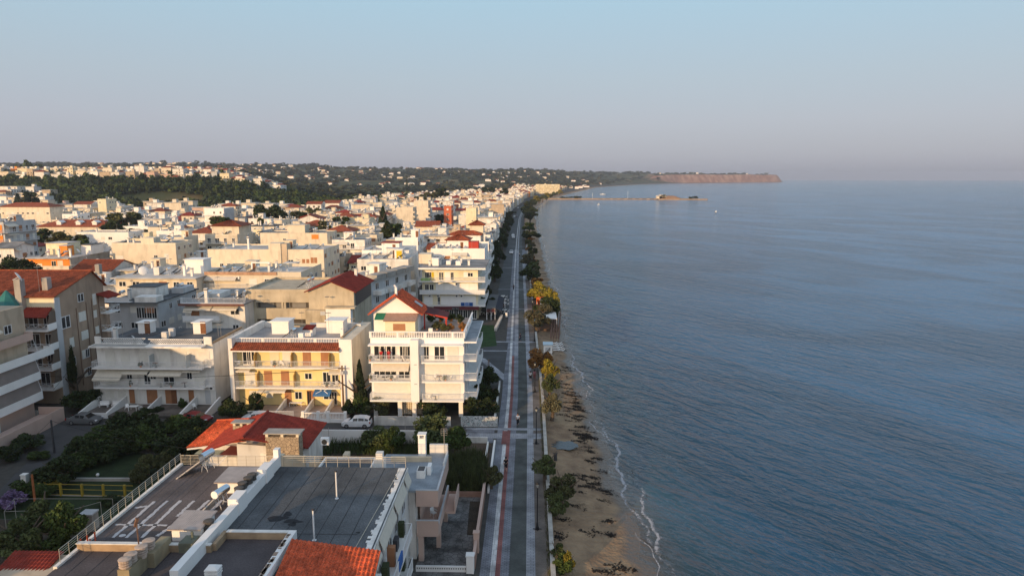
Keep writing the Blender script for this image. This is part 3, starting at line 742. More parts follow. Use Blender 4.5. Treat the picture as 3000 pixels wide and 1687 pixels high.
    for (pa, pb, dy, zz) in (((626, 1415), (714, 1413), 2.7, .98), ((489, 1553), (590, 1551), 2.5, 1.0)):
        A = at(pa[0], pa[1], H+zz); B = at(pb[0], pb[1], H+zz); xa, xb = A.x-X0+.22, XD-.5 if zz < .99 else B.x-X0-.05; ya = A.y-Y0+.2
        o = h.box('hatch_house', xa, xb, ya, ya+dy-.4, H, H+zz, WHITE2)
        m2 = MB().tiles((xa-.22, ya-.2, H+zz+.05), (xb+.05, ya-.2, H+zz+.05), (xb+.05, ya+dy, H+zz+.16), (xa-.22, ya+dy, H+zz+.16), .12, 9, .012); m2.build('sheet_roof', CORR, o)
    # tank heaters
    def heater(tank_a, tank_b, foot, zt, rad, capm):
        A = at(*tank_a, H+zt); B = at(*tank_b, H+zt); Fp = at(*foot, H+.1); o0 = Vector((X0, Y0, 0))
        A -= o0; B -= o0; Fp -= o0
        dirv = (B-A).normalized(); cen = (A+B)/2
        st = MB()
        for p in (A.lerp(B, .15), A.lerp(B, .85)):
            for dx in (-.25, .3): st.bar((p.x+dx, p.y, H), (p.x, p.y, p.z-.1), .025)
            st.bar((p.x+.3, p.y, H+.2), (p.x-.25, p.y, H+.9), .018)
        st.bar(A.lerp(B, .15)-Vector((0, 0, .15)), A.lerp(B, .85)-Vector((0, 0, .15)), .03); o = st.build('solar_water_heater', RAIL, h.o)
        MB().bar(A, B, rad, 0, 18).build('tank', STEEL, o, smooth=False)
        MB().bar(A-dirv*.06, A, rad*1.02, 0, 18).bar(A-dirv*.12, A-dirv*.06, rad*.6, 0, 14).bar(B, B+dirv*.06, rad*1.02, 0, 18).mesh; each(MB().bar(A-dirv*.06, A, rad*1.02, 0, 18).bar(B, B+dirv*.06, rad*1.02, 0, 18), 'tank_cap', capm, o)
        up = Vector((0, 0, 1)); top = cen-Vector((0, 0, .25)); n = (top-Fp).cross(dirv).normalized()
        m2 = MB(); hw = .95; m2.hexa([Fp-dirv*hw, Fp+dirv*hw, top+dirv*hw, top-dirv*hw], [Fp-dirv*hw-n*.1, Fp+dirv*hw-n*.1, top+dirv*hw-n*.1, top-dirv*hw-n*.1]); m2.build('collector', mat('collector_frame', (.46, .42, .38), .5, .1, 2), o)
        pts = [top+Vector((.1, 0, -.1)), cen+Vector((.3, -.2, -.75)), cen+Vector((.9, .2, -1.0)), cen+Vector((1.5, .6, -.35))]
        m2 = MB()
        for p, q in zip(pts, pts[1:]): m2.bar(p, q, .03, 0, 6)
        m2.build('pipe', RAIL, o)
    heater((591, 1338), (620, 1322), (538, 1388), 1.5, .30, STEEL)
    heater((629, 1449), (664, 1427), (584, 1511), 1.35, .30, WHITE2)
    # rails of pale metal: far edge and left edge
    mb = MB()
    def rail(p, q, zb, n, hh=1.0, bars=5):
        p = Vector(p); q = Vector(q)
        for k in range(n+1):
            c = p.lerp(q, k/n); mb.bar((c.x, c.y, zb), (c.x, c.y, zb+hh), .024)
        for b in range(bars): z = zb+hh*(1-b*.17) if bars < 6 else zb+hh*(1-b*.135); mb.bar((p.x, p.y, z), (q.x, q.y, z), .030 if b == 0 else .017)
    rail((.1, d-.08), (XD-.3, d-.08), H, 10, 1.0, 7); rail((XD+.3, d-.08), (w-.2, d-.08), H, 11, 1.0, 4)
    mb.build('railing', RAILY, h.o)
    mb = MB(); rail((.08, 2.0), (.08, d-.1), H+.22, 17, .95, 4); mb.build('railing', RAILY, h.o)
    h.box('kerb', -.06, .2, 1.5, d, H, H+.24, WHITE)
    mb = MB(); mb.bar((w-1.5, 1, H+.08), (w-.6, d-.2, H+.08), .03); mb.build('cable', RAILY, h.o)
    # vent pipes
    for px, py, zt in ((987, 1461, 0), (921, 1583, 0)):
        x, y = R(px, py); hgt = 2.3; m2 = MB().cyl(x, y, H, H+hgt, .06, 0, 10); m2.cyl(x, y, H, H+.06, .16, 0, 10); o = m2.build('vent_pipe', RAIL, h.o)
        MB().cyl(x, y, H+hgt, H+hgt+.12, .11, 0, 10).build('cowl', DARKM, o)
    # nearer half: a slightly higher bay with brown felt, walled off on the far side
    zf = H+.02
    A = at(240, 1592, H+.62); B = at(625, 1588, H+.62); Cc = at(640, 1557, H+.62); D = at(849, 1553, H+.62)
    ya, yb2 = A.y-Y0, Cc.y-Y0; xs = B.x-X0; xe = D.x-X0
    BNW = mat('ochre_coping', (.38, .27, .17), .9, .2, 1.5, .3)
    mb = MB(); mb.box(.1, xs, ya, ya+.25, H, H+.60); mb.box(xs-.02, xs+.26, ya+.25, yb2+.25, H, H+.61); mb.box(xs+.26, xe, yb2, yb2+.26, H, H+.60)
    mb.build('parapet', BNW, h.o)
    mb = MB(); mb.box(.05, xs-.03, ya-.04, ya+.29, H+.60, H+.66); mb.box(xs+.27, xe, yb2-.04, yb2+.3, H+.605, H+.665); mb.build('coping', WHITE, h.o)
    mb = MB(); mb.box(xe, xe+.5, -12, yb2+.3, H-.3, H+.66); mb.build('parapet', WHITE2, h.o)
    mb = MB()
    rr = random.Random(3)
    for k in range(40):
        y = lerp(-8, yb2, rr.random()); mb.box(xe+rr.uniform(-.02, .1), xe+rr.uniform(.15, .35), y, y+rr.uniform(.1, .6), H+.662, H+.672)
    each(mb, 'coping_stain', mat('coping_stain', (.33, .24, .18), .9, .2, 3), h.o)
    h.box('roof', .05, xe, -12, yb2, H+.0, H+.09, mat('roof_felt_near', (.088, .076, .078), .9, .22, .5, 0, fine=.2, bump=.5, bscale=14))
    h.box('wall', 0, xe+.5, -12, 0, 0, H-.01, WHITE)
    mb = MB()
    for k in range(6): mb.box(1.2+k*1.35, 1.245+k*1.35, -11, yb2-.4, H+.092, H+.1)
    mb.build('felt_seam', mat('felt_seam', (.038, .039, .042)), h.o)
    # chimney stacks on that bay
    STK = mat('stack_render', (.30, .25, .16), .9, .2, 1, .3)
    for (pl, pr_, ln, hh) in (((343, 1669), (371, 1669), 2.6, 1.15), ((420, 1620), (452, 1612), 2.2, 1.1)):
        a = at(pl[0], pl[1], H+hh); b = at(pr_[0], pr_[1], H+hh); m2 = MB().box(a.x-X0, b.x-X0+.15, a.y-Y0, a.y-Y0+ln, H, H+hh); m2.build('chimney_stack', STK, h.o)
    P2 = mat('chimney_pot_pale', (.48, .38, .31), .9, .2, 3)
    pots(((366, 1643, H+1.55), (383, 1628, H+1.55), (414, 1606, H+1.6), (436, 1588, H+1.55)), .36, P2)
    m2 = MB(); a = at(545, 1585, H+.9); m2.box(a.x-X0-.5, a.x-X0+.45, a.y-Y0-.1, a.y-Y0+1.0, H, H+.8); m2.cyl(a.x-X0+.2, a.y-Y0+.5, H+.8, H+1.35, .09, 0, 8)
    m2.build('chimney_stack', mat('stack_green', (.16, .17, .13), .9, .2, 2, .3), h.o)
    m2 = MB(); a = at(414, 1660, H); m2.bar((a.x-X0, a.y-Y0, H), (a.x-X0-.25, a.y-Y0+.3, H+3.3), .05); m2.bar((a.x-X0-.35, a.y-Y0+.3, H+2.7), (a.x-X0-.15, a.y-Y0+.3, H+3.3), .12); m2.build('aerial_mast', mat('rusty_steel', (.16, .09, .06), .8, .3, 4), h.o)
    a = at(625, 1672, H+1.0); m2 = MB(); x, y = a.x-X0, a.y-Y0
    m2.box(x-.36, x+.36, y-.3, y+.3, H, H+.75)
    for j in range(3): m2.box(x-.42, x+.42, y-.36, y+.36, H+.82+j*.16, H+.90+j*.16)
    m2.box(x-.2, x+.2, y-.2, y+.2, H+.75, H+1.2); m2.hexa([(x-.42, y-.36, H+1.24), (x+.42, y-.36, H+1.24), (x+.42, y+.36, H+1.24), (x-.42, y+.36, H+1.24)], [(x-.15, y-.12, H+1.4), (x+.15, y-.12, H+1.4), (x+.15, y+.12, H+1.4), (x-.15, y+.12, H+1.4)])
    m2.build('chimney', WHITE2, h.o)
    m2 = MB()
    for px, py in ((239, 1607), (258, 1596), (266, 1607), (280, 1587)):
        a = at(px, py, H); m2.bar((a.x-X0, a.y-Y0, H-.1), (a.x-X0, a.y-Y0, H+.75), .055, 0, 6)
    each(m2, 'red_post', mat('red_lead_steel', (.30, .06, .03), .7, .2, 3), h.o)
    # tiled pent roof in the corner
    za, zb = H+1.0, H-.15
    P = [at(855, 1578, za), at(1114, 1609, za-.1)]
    y1_ = P[0].y-Y0; xa = P[0].x-X0; xb = P[1].x-X0
    m2 = MB().tiles((xa-.1, y1_-9.5, zb-1.4), (xb+.2, y1_-9.5, zb-1.4), (xb, y1_-.9, za-.25), (xa, y1_, za), .30, .42, .05)
    m2.build('tile_roof', mat('roof_tile_bright', (.50, .095, .036), .75, .38, 2.0, 0, fine=.45), h.o)
    h.box('parapet', xa, xb, y1_-9, y1_-.9, H-2, H-.9, WHITE)
    # right edge: flaking fascia, awnings and the seaward balconies
    mb = MB(); rr = random.Random(8)
    for k in range(60):
        y = .3*k+.5; 
        if y > d-.4: break
        mb.box(w-.45-rr.uniform(.0, .35), w-.18, y, y+.29, H+.05, H+.085+rr.uniform(0, .01))
    each(mb, 'flaking_edge', WHITE, h.o)
    mb = MB(); y = 2.0
    while y < d-2:
        L = rr.uniform(3.2, 5.0); L = min(L, d-.5-y)
        mb.hexa([(w+.03, y, H-.12), (w+.34, y, H-1.0), (w+.34, y+L, H-1.0), (w+.03, y+L, H-.12)], [(w+.03, y, H-.07), (w+.37, y, H-.97), (w+.37, y+L, H-.97), (w+.03, y+L, H-.07)])
        n = 10
        for q in range(n): 
            a, b = y+L*q/n, y+L*(q+1)/n; mb.poly([(w+.37, a, H-.98), (w+.37, (a+b)/2, H-1.25), (w+.37, b, H-.98)])
        y += L+.5
    mb.build('awning', AWN, h.o)
    for f in range(3):
        z = 2.9*f+ (0.2 if f == 0 else 0)
        if f:
            h.balcony('right', 1.5, d-6.2, z, 1.35, 'bars', WHITE)
            for q in range(5): h.box('pot_plant', w+.3, w+.3+.35+.1*(q % 3), 3+q*2.1, 3.5+q*2.1+.3*(q % 2), z, z+.9+.3*(q % 3), (DARKM, L_POT, SHUTB)[q % 3])
            h.box('blue_cloth', w+1.24, w+1.36, 6.4, 7.8, z+.1, z+1.0, mat('blue_cloth', (.04, .13, .38), .9, .1, 3))
        n = 5
        for k in range(n):
            a = 2.5+k*3.0
            h.window('right', a, z+.05, 1.6, 2.1)
    # corner wing with pinkish solid balconies
    wing_x0 = w; p0 = at(1218, 1433, 6.9); p1 = at(1283, 1433, 6.9); q1 = at(1313, 1330, 6.9)
    xa, xb = p0.x-X0, p1.x-X0; ya = p0.y-Y0; yb3 = q1.y-Y0
    z0_ = 6.9
    WING = PINKISH
    h.box('wing_wall', xa+.1, xb-1.9, ya+1.5, yb3, 2.4, 5.4, WING)
    h.box('wing_wall', xa+.1, xb-.05, ya+1.5, yb3-.2, .0, 2.4, mat('shade_render', (.30, .25, .22), .9, .1, 1)) if False else None
    for z in (2.45, 5.30):
        o = h.box('balcony', xa, xb, ya, yb3, z, z+.2, WING)
        m2 = MB().box(xa, xb, ya, ya+.12, z+.2, z+1.5); m2.box(xb-.12, xb, ya+.12, yb3, z+.2, z+(1.5 if z > 4 else 1.15)); 
        if z < 4: m2.box(xb+.9, xb+1.0, ya+4.5, yb3+.4, z-.1, z+1.2); m2.box(xb, xb+.9, ya+4.5, yb3+.4, z-.1, z+.1)
        m2.build('parapet', WING, o)
        m2 = MB().box(xa-.03, xb+.03, ya-.03, ya+.15, z+1.5, z+1.56).box(xb-.15, xb+.03, ya+.15, yb3, z+(1.5 if z > 4 else 1.15), z+(1.56 if z > 4 else 1.21)); m2.build('coping', GREYR, o)
    WROOF = mat('terrace_felt', (.27, .30, .33), .85, .25, .7, 0, fine=.1)
    h.box('terrace_roof', w+.02, xb-.13, ya+.13, yb3+.3, 6.55, 6.74, WROOF)
    h.box('terrace_roof', w-3.6, w+.01, d+.3, yb3+.3, 6.4, 6.73, WROOF)
    h.box('wing_wall', w-9, xb-2.1, d+.02, yb3+.3, 0, 6.4, WHITE)
    h.box('column', xa+.1, xa+.55, ya+.1, ya+.6, 0, 2.45, WING); h.box('column', xa+1.4, xa+1.8, ya+2.4, ya+2.9, 0, 2.45, WING)
    h.box('column', xb-.5, xb-.1, yb3-.6, yb3-.1, 0, 2.45, WING)
    # things fixed to the terrace: chimney, cabinet, low wall
    def T(px, py, z=6.73): p = at(px, py, z); return p.x-X0, p.y-Y0
    x, y = T(1238, 1332); m2 = MB().box(x-.36, x+.36, y-.36, y+.36, 6.7, 8.55); o = m2.build('chimney', WHITE2, h.o)
    MB().box(x-.42, x+.42, y-.42, y+.42, 8.9, 9.0).box(x-.36, x-.22, y-.36, y+.36, 8.55, 8.9).box(x+.22, x+.36, y-.36, y+.36, 8.55, 8.9).build('chimney_cap', WHITE2, o)
    x0, y0 = T(1259, 1330); x1, _ = T(1312, 1330); m2 = MB().box(x0, x1, y0, y0+.3, 6.7, 7.75).box(x1-.12, x1+.05, y0-3, y0, 6.7, 7.1); m2.build('parapet', WHITE, h.o)
    m2 = MB(); x, y = T(1302, 1335); m2.bar((x, y, 6.7), (x, y, 9.6), .03)
    for k in range(4): m2.bar((x-.3, y, 8.9+k*.22), (x+.3, y, 8.9+k*.22), .012)
    for k in (-.3, 0, .3): m2.bar((x+k, y, 8.9), (x+k, y, 9.56), .012)
    m2.build('aerial', CONC, h.o)
    x, y = T(1233, 1400); m2 = MB().box(x-.38, x+.38, y-.1, y+1.1, 6.74, 7.45); m2.box(x-.3, x+.3, y, y+1.0, 7.45, 7.47, 1); m2.build('air_conditioner', [WHITE, DARKM], h.o)
    x, y = T(1257, 1390); m2 = MB().box(x-.16, x+.18, y-.1, y+.9, 6.74, 7.55); m2.build('air_conditioner', [WHITE2], h.o)
    # lower annex roofs past the far rail: terrace, dark flat roof, stone walls
    zL = 5.6
    h.box('annex_wall', XD-1.5, w-3.7, d+.02, d+6.5, 0, zL, WHITE); h.box('annex_roof', XD-1.4, w-3.75, d+.1, d+6.4, zL, zL+.06, mat('terrace_tiles', (.40, .30, .24), .85, .15, 1))
    x0, y0 = T(965, 1358, zL); x1, y1 = T(1125, 1306, zL+1.3)
    m2 = MB().box(x0+.2, x1, d+1.6, d+6.0, zL, zL+1.3); m2.build('annex_wall', WHITE2, h.o)
    h.box('annex_roof', x0+.4, x1-.25, d+1.8, d+5.8, zL+1.28, zL+1.36, RDARK); h.parapet(x0+.2, x1, d+1.6, d+6.0, zL+1.3, .22, WHITE2, .14)
    m2 = MB().box(x1+.3, x1+1.25, d+3.6, d+4.4, zL, zL+2.3).box(x1+.45, x1+1.1, d+3.7, d+4.3, zL+2.3, zL+2.9); m2.build('chimney', WHITE, h.o)
    m2 = MB(); STW = mat('cream_block_wall', (.60, .50, .36), .9, .15, .8, .3)
    m2.box(XD+.6, XD+5.2, d+6.4, d+6.7, zL, zL+.75); m2.box(XD-1.9, XD+.2, d+6.4, d+6.7, zL, zL+1.35); m2.box(XD-2.3, XD-1.9, d+6.3, d+6.8, 0, zL+1.5); m2.box(XD+4.1, XD+4.6, d+6.0, d+6.9, 0, zL+1.75); m2.box(x1+1.4, w+1.2, d+5.9, d+6.2, 4, 7.2)
    m2.build('block_wall', STW, h.o)
    x, y = T(948, 1330, zL); m2 = MB().box(x-.45, x+.4, y+.6, y+1.0, zL+.75, zL+1.5, 0); m2.bar((x-.05, y+.6, zL+1.1), (x-.05, y+.57, zL+1.1), .28, 1, 14); m2.build('air_conditioner', [WHITE2, mat('fan_dark', (.12, .09, .06), .7, .1, 2)], h.o)
    return h
NB = near_block()
# loose things on the block
def plastic_chair(name, label, p, rz, m, cat='chair', group=None):
    t = thing(name, label, cat, p, rz, group)
    MB().box(-.22, .22, -.22, .22, .40, .44).build('seat', m, t); MB().hexa([(-.22, .2, .44), (.22, .2, .44), (.22, .24, .44), (-.22, .24, .44)], [(-.2, .3, .85), (.2, .3, .85), (.2, .34, .85), (-.2, .34, .85)]).build('backrest', m, t)
    for sx in (-1, 1):
        for sy in (-1, 1): MB().bar((sx*.2, sy*.2, .40), (sx*.25, sy*.25, 0), .022).build('leg', m, t)
    for sx in (-1, 1): MB().box(sx*.25-.03, sx*.25+.03, -.2, .26, .62, .65).build('armrest', m, t)
    return t
p = at(1271, 1513, 2.66); PCHAIR = plastic_chair('plastic_chair', 'white plastic chair alone on the pinkish corner balcony', (p.x, p.y, 2.66), .8, WHITE2)
# ------------------------------------------------------------ first row of the street
def text_part(txt, size, m, parent, loc, rot=(pi/2, 0, 0), name='lettering', align='CENTER'):
    cu = bpy.data.curves.new(name, 'FONT'); cu.body = txt; cu.size = size; cu.extrude = .01; cu.align_x = align; cu.align_y = 'CENTER'
    t = bpy.data.objects.new(name, cu); me = bpy.data.meshes.new_from_object(t); bpy.data.objects.remove(t); bpy.data.curves.remove(cu)
    me.materials.clear(); me.materials.append(m); o = link(name, me, parent, loc); o.rotation_euler = rot; return o
def white_block():
    Y0 = 95.2; X0 = atY(1085, 1000, Y0).x; X1 = atY(1359, 1000, Y0).x; H = 11.6; fh = 2.8
    h = House('apartment_block', 'bright white four storey block by the promenade with gabled penthouse and planted terrace', X0, Y0, X1-X0, 14.5)
    w, d = h.w, h.d; U = lambda px: atY(px, 1000, Y0).x-X0
    h.box('wall', 0, w, 0, d, 2.6, H, WHITE2)
    # ground level on columns
    for x in (.4, U(1165), U(1208), w-.6):
        h.box('column', x-.25, x+.35, .1, .6, 0, 2.6, WHITE2); h.box('column', x-.25, x+.35, 7, 7.5, 0, 2.6, WHITE2)
    lat = MB()
    for k in range(12):
        for j in range(6): 
            x = U(1168)+.3*k; lat.box(x, x+.2, 1.0, 1.15, .3*j+.15, .3*j+.36)
    lat.box(U(1168), U(1168)+3.6, 1.16, 1.2, 0, 2.6); lat.build('lattice_wall', CREAM, h.o)
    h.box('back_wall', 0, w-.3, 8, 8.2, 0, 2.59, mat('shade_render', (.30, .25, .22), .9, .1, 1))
    a, b, c = U(1205), U(1237), w
    h.box('shaft', a, b-.4, -1.25, -.0, 2.6, H, WHITE2)
    for f in range(1, 5):
        z = f*fh
        if f < 4:
            h.balcony('front', -.05, a-.05, z, 1.25, 'bars', WHITE2); h.balcony('front', b, w, z, 1.25, 'bars', WHITE2)
        else:
            mb = MB().box(-.1, a-.02, -1.3, 0, z-.5, z-.33).box(b, w, -1.3, 0, z-.5, z-.33); mb.build('canopy', WHITE2, h.o)
    # openings
    z = 3*fh
    for px, wd in ((1094, 1.6), (1113, 1.7), (1131, 1.4), (1170, .9), (1183, .9)): h.window('front', U(px), z+.05, wd, 2.1, WHITE2)
    for px, wd in ((1241, .75), (1271, 1.55)): h.window('front', U(px), z+.05, wd, 2.1, WHITE2)
    h.shutter('front', U(1310), z+.05, 1.6, 2.1)
    z = 2*fh; h.awning('front', .3, a-.3, z+fh-.3, 1.1, .9, AWN)
    for px in (1092, 1125, 1165): h.window('front', U(px), z+.05, 1.7, 2.1)
    for px in (1242, 1275, 1310): h.shutter('front', U(px), z+.05, 1.7, 2.15)
    z = fh
    for px in (1092, 1125, 1162, 1242, 1275, 1310): h.shutter('front', U(px), z+.05, 1.8, 2.15)
    for f in (1, 2, 3): 
        h.box('wall_vent', a+.5, a+.9, -1.29, -1.24, f*fh-.4, f*fh-.25, GREYR)
    # seaward side: deep balconies with their own slabs
    for f in range(1, 5):
        z = f*fh
        if f < 4: h.balcony('right', 0, d-.5, z, 1.75, 'bars', WHITE2)
        else:
            MB().box(w, w+1.8, -.1, d, z-.25, z-.05).build('canopy', WHITE2, h.o); MB().box(w+.05, w+1.7, 0, d-.1, z-.049, z-.04).build('canopy_felt', mat('terrace_felt', (.27, .30, .33)), h.o)
        if f < 4:
            for k in range(4): h.window('right', 1.2+k*3.3, z+.05, 1.7, 2.1)
    # roof terrace
    h.box('roof', .15, w-.15, .15, d-.15, H-.01, H+.06, mat('terrace_tiles', (.40, .30, .24), .85, .15, 1))
    h.balustrade('front', -.1, w, H, .95); h.balustrade('right', 0, d, H, .95)
    # penthouse under a gabled roof
    px0, px1, yb, ye_ = -.25, atY(1226, 900, Y0+3.6).x-X0, 3.6, 8.4
    h.box('penthouse_wall', px0, px1, yb, ye_, H+.05, 14.75, WHITE2)
    h.gable(px0, px1, yb, ye_, 14.75, 2.35, mat('roof_tile_bright', (.56, .10, .035)), WHITE2, .7, 'y')
    xm = (px0+px1)/2; m2 = MB().box(xm-.12, xm+.2, yb+.1, yb+.5, 17.1, 18.2); m2.bar((xm+.04, yb+.3, 18.2), (xm-.25, yb+.3, 18.6), .12); m2.build('chimney', WHITE2, h.o)
    k = 2.35/((px1-px0)/2); x_ = xm+2.3; zz = 17.1-2.3*k+.22
    m2 = MB().hexa([(x_, yb+2.6, zz), (x_+1.1, yb+2.6, zz-1.1*k), (x_+1.1, yb+3.6, zz-1.1*k), (x_, yb+3.6, zz)], [(x_, yb+2.6, zz+.08), (x_+1.1, yb+2.6, zz-1.1*k+.08), (x_+1.1, yb+3.6, zz-1.1*k+.08), (x_, yb+3.6, zz+.08)]); m2.build('skylight', GREYR, h.o)
    # lean-to with brown shutter
    la, lb = 1.85, px1-.2
    o = h.box('lean_to', la, lb, 1.5, yb-.01, H+.05, H+2.15, PALEY); h.shutter('front', la+1.15, H+.75, 1.75, 1.0, SHUTB, out=-1.5)
    MB().tiles((la-.2, 1.1, H+2.2), (lb+.2, 1.1, H+2.2), (lb+.2, yb-.05, H+2.9), (la-.2, yb-.05, H+2.9), .2, 9, .03).build('sheet_roof', mat('brown_sheet', (.42, .27, .20), .7, .1, 2), o)
    MB().hexa([(.2, 1.9, H+2.2), (la-.25, 1.9, H+2.2), (la-.25, yb-.05, H+2.85), (.2, yb-.05, H+2.85)], [(.2, 1.9, H+2.26), (la-.25, 1.9, H+2.26), (la-.25, yb-.05, H+2.91), (.2, yb-.05, H+2.91)]).build('green_canopy', mat('green_canvas', (.02, .16, .09), .8, .1, 2), h.o)
    # red pergola
    ra, rb_ = px1+.1, px1+4.0; m2 = MB()
    m2.hexa([(ra, 5.6, H+2.6), (rb_, 5.6, H+1.75), (rb_, 8.6, H+2.0), (ra, 8.6, H+3.0)], [(ra, 5.6, H+2.72), (rb_, 5.6, H+1.87), (rb_, 8.6, H+2.12), (ra, 8.6, H+3.12)])
    REDW = mat('red_painted_wood', (.42, .045, .03), .7, .1, 2)
    o = m2.build('pergola_roof', mat('pergola_felt', (.09, .028, .03), .85, .2, 1.5), h.o)
    m2 = MB().hexa([(ra, 5.52, H+2.5), (rb_, 5.52, H+1.65), (rb_, 5.59, H+1.65), (ra, 5.59, H+2.5)], [(ra, 5.52, H+2.74), (rb_, 5.52, H+1.89), (rb_, 5.59, H+1.89), (ra, 5.59, H+2.74)]); m2.build('beam', REDW, o)
    for x in (rb_-.25, ):
        MB().box(x-.12, x+.12, 5.7, 5.95, H+.05, H+1.75).build('post', REDW, o)
    MB().box(ra+.3, ra+.5, 5.7, 5.9, H+.05, H+2.5).build('post', REDW, o)
    h.ac('right', 4, 2*fh+1.9); h.ac('right', 9, fh+1.9)
    return h, U
WB, WU = white_block()
def yellow_block():
    Y0 = 98.8; X0 = atY(682, 1000, Y0).x; X1 = atY(1036, 1000, Y0).x; H = 9.35; fh = 3.05
    h = House('apartment_block', 'three storey yellow block with long balconies, tiled eave and white end walls', X0, Y0, X1-X0, 11.5, .4)
    w, d = h.w, h.d; U = lambda px: atY(px, 1000, Y0).x-X0
    h.box('wall', .5, w-1.9, 0, d, 0, H, YELL)
    h.box('end_wall', -.1, .5, -1.5, d, 0, H+1.15, WHITE); h.box('end_wall', w-1.9, w, -1.1, d, 0, H+.95, CREAM)
    tag(h.box('end_wall', w-1.88, w-.02, -1.16, -1.1, 0, H+1.0, WHITE2), 'white plastered front of the end wall')
    for f in (1, 2):
        z = f*fh; h.balcony('front', .5, w-1.9, z, 1.35, 'bars', WHITE2)
    z = 2*fh
    def door_arch(px, z, wd=1.15):   # pointed partition openings
        x = U(px); mb = MB().hexa([(x, -1.0, z), (x+.12, -1.0, z), (x+.12, -.03, z), (x, -.03, z)], [(x, -1.0, z+1.7), (x+.12, -1.0, z+1.7), (x+.12, -.03, z+2.25), (x, -.03, z+2.25)]); mb.build('partition', mat('ochre_partition', (.42, .28, .10), .85, .08, 1), h.o)
    for px in (748, 855, 965): door_arch(px, z)
    h.window('front', U(708), z+.05, 1.3, 2.1, WHITE2); h.window('front', U(726), z+.05, .9, 2.1, WHITE2)
    h.shutter('front', U(788), z+.05, 1.4, 2.15, PALEY); h.shutter('front', U(885), z+.05, 1.2, 2.15, SHUTB); h.shutter('front', U(938), z+.05, 1.2, 2.15, SHUTB); h.shutter('front', U(825), z+.05, 1.3, 2.15)
    z = fh
    for px in (752, 860): door_arch(px, z)
    h.shutter('front', U(712), z+.05, 1.5, 2.1); h.shutter('front', U(768), z+.05, 1.2, 2.15, SHUTB); h.shutter('front', U(818), z+.05, 1.2, 2.15, SHUTB)
    h.window('front', U(888), z+.95, 1.1, .95, WHITE2); h.window('front', U(941), z+.05, 1.2, 2.1, WHITE2); h.window('front', U(968), z+.05, 1.0, 2.1)
    h.shutter('front', U(722), .1, 1.4, 2.1); h.shutter('front', U(770), 1.1, 1.1, .9); h.shutter('front', U(826), .1, 1.0, 2.2, SHUTB)
    h.window('front', U(856), .9, 1.1, 1.2, RAIL); h.window('front', U(892), .05, .8, 2.2, DOORW); h.shutter('front', U(904), .1, .5, 2.1, SHUTB); h.window('front', U(940), .9, 1.7, 1.2, RAIL); h.window('front', U(965), .05, .8, 2.1)
    h.awning('front', 1.0, 3.2, 3*fh-.3, 1.2, .25); h.awning('front', 4.4, 9.5, 3*fh-.3, 1.3, .15); h.awning('front', U(965), U(1005), 2*fh-.3, 1.3, .55); h.awning('front', U(690), U(735), 2*fh-.3, 1.2, .3)
    h.awning('front', U(757), U(838), fh-.25, 1.6, .3, AWN)
    BLUE = mat('blue_canvas', (.055, .16, .34), .85, .1, 2)
    o = h.awning('front', U(920), U(970), fh-.2, 1.8, .75, BLUE)
    m2 = MB(); wq = U(970)-U(920); S1 = lambda x, t: (x, -1.8*t-.02, -.75*t+.06)
    for k0, sg in ((.15, 1), (.85, -1)):
        for t0, t1 in ((.15, .5), (.85, .5)):
            x0 = k0*wq; x1 = (k0+sg*.28)*wq; a = S1(x0, t0); b = S1(x1, t1); m2.bar(a, b, .06)
    each(m2, 'white_chevron', WHITE2, o)
    # lean-to slat of the terrace and the eave tiles
    ex0, ex1 = .3, w-1.75
    MB().tiles((ex0, -1.75, H-.55), (ex1, -1.75, H-.55), (ex1, -.25, H+.3), (ex0, -.25, H+.3), .3, .42, .05).build('eave_tiles', TILE, h.o)
    h.box('eave_slab', ex0+.1, ex1-.1, -1.65, 0, H-.8, H-.63, WHITE2)
    h.box('roof', .5, w-1.9, .05, d-.1, H-.0, H+.08, mat('roof_screed', (.37, .35, .34), .85, .2, .35, 0, fine=.06))
    h.balustrade('front', .5, w-1.9, H+.05, .9)
    h.box('parapet', .5, 3.0, d-.3, d, H, H+1.0, WHITE); h.box('parapet', 8, w-2, d-.3, d, H, H+.8, WHITE)
    h.box('kerb', w-1.9, w-1.6, 0, d, H+.95, H+1.1, mat('ochre_coping', (.38, .27, .17)))
    def R(px, py, z=H+.48): p = at(px, py, z); return p.x-X0, p.y-Y0
    x, y = R(797, 978); h.shed(x, x+2.65, y, y+2.6, H+.08, 1.95, WHITE2, False)
    x, y = R(957, 976); h.shed(x, x+2.65, y, y+2.6, H+.08, 1.95, WHITE2, False)
    x, y = R(893, 985); o = h.box('hatch_house', x, x+1.2, y, y+1.7, H+.08, H+1.15, WHITE2); MB().tiles((x-.3, y-.2, H+1.2), (x+1.3, y-.2, H+1.2), (x+1.3, y+1.9, H+1.5), (x-.3, y+1.9, H+1.5), .2, .3, .04).build('tile_roof', TILED, o)
    x, y = R(880, 996); h.box('chimney', x-.3, x+.45, y, y+.6, H+.08, H+1.1, WHITE2); x, y = R(1001, 986); h.box('chimney', x-.2, x+.25, y, y+.5, H+.08, H+1.25, WHITE2)
    x, y = R(861, 994); h.heater(x, y, H+.08)
    for px, py, q in ((887, 985, 4), (964, 978, 3.6), (1035, 990, 3.2), (715, 990, 2.5)): x, y = R(px, py); h.aerial(x, y, H+.08, q)
    x, y = R(1052, 970); h.box('water_tank', x-.4, x+.3, y, y+.8, H+.1, H+1.2, WHITE)
    for k in range(4): h.ac('front', U(968)+k*.9, 3*fh-1.0) if k < 2 else None
    return h, U
YB, YU = yellow_block()
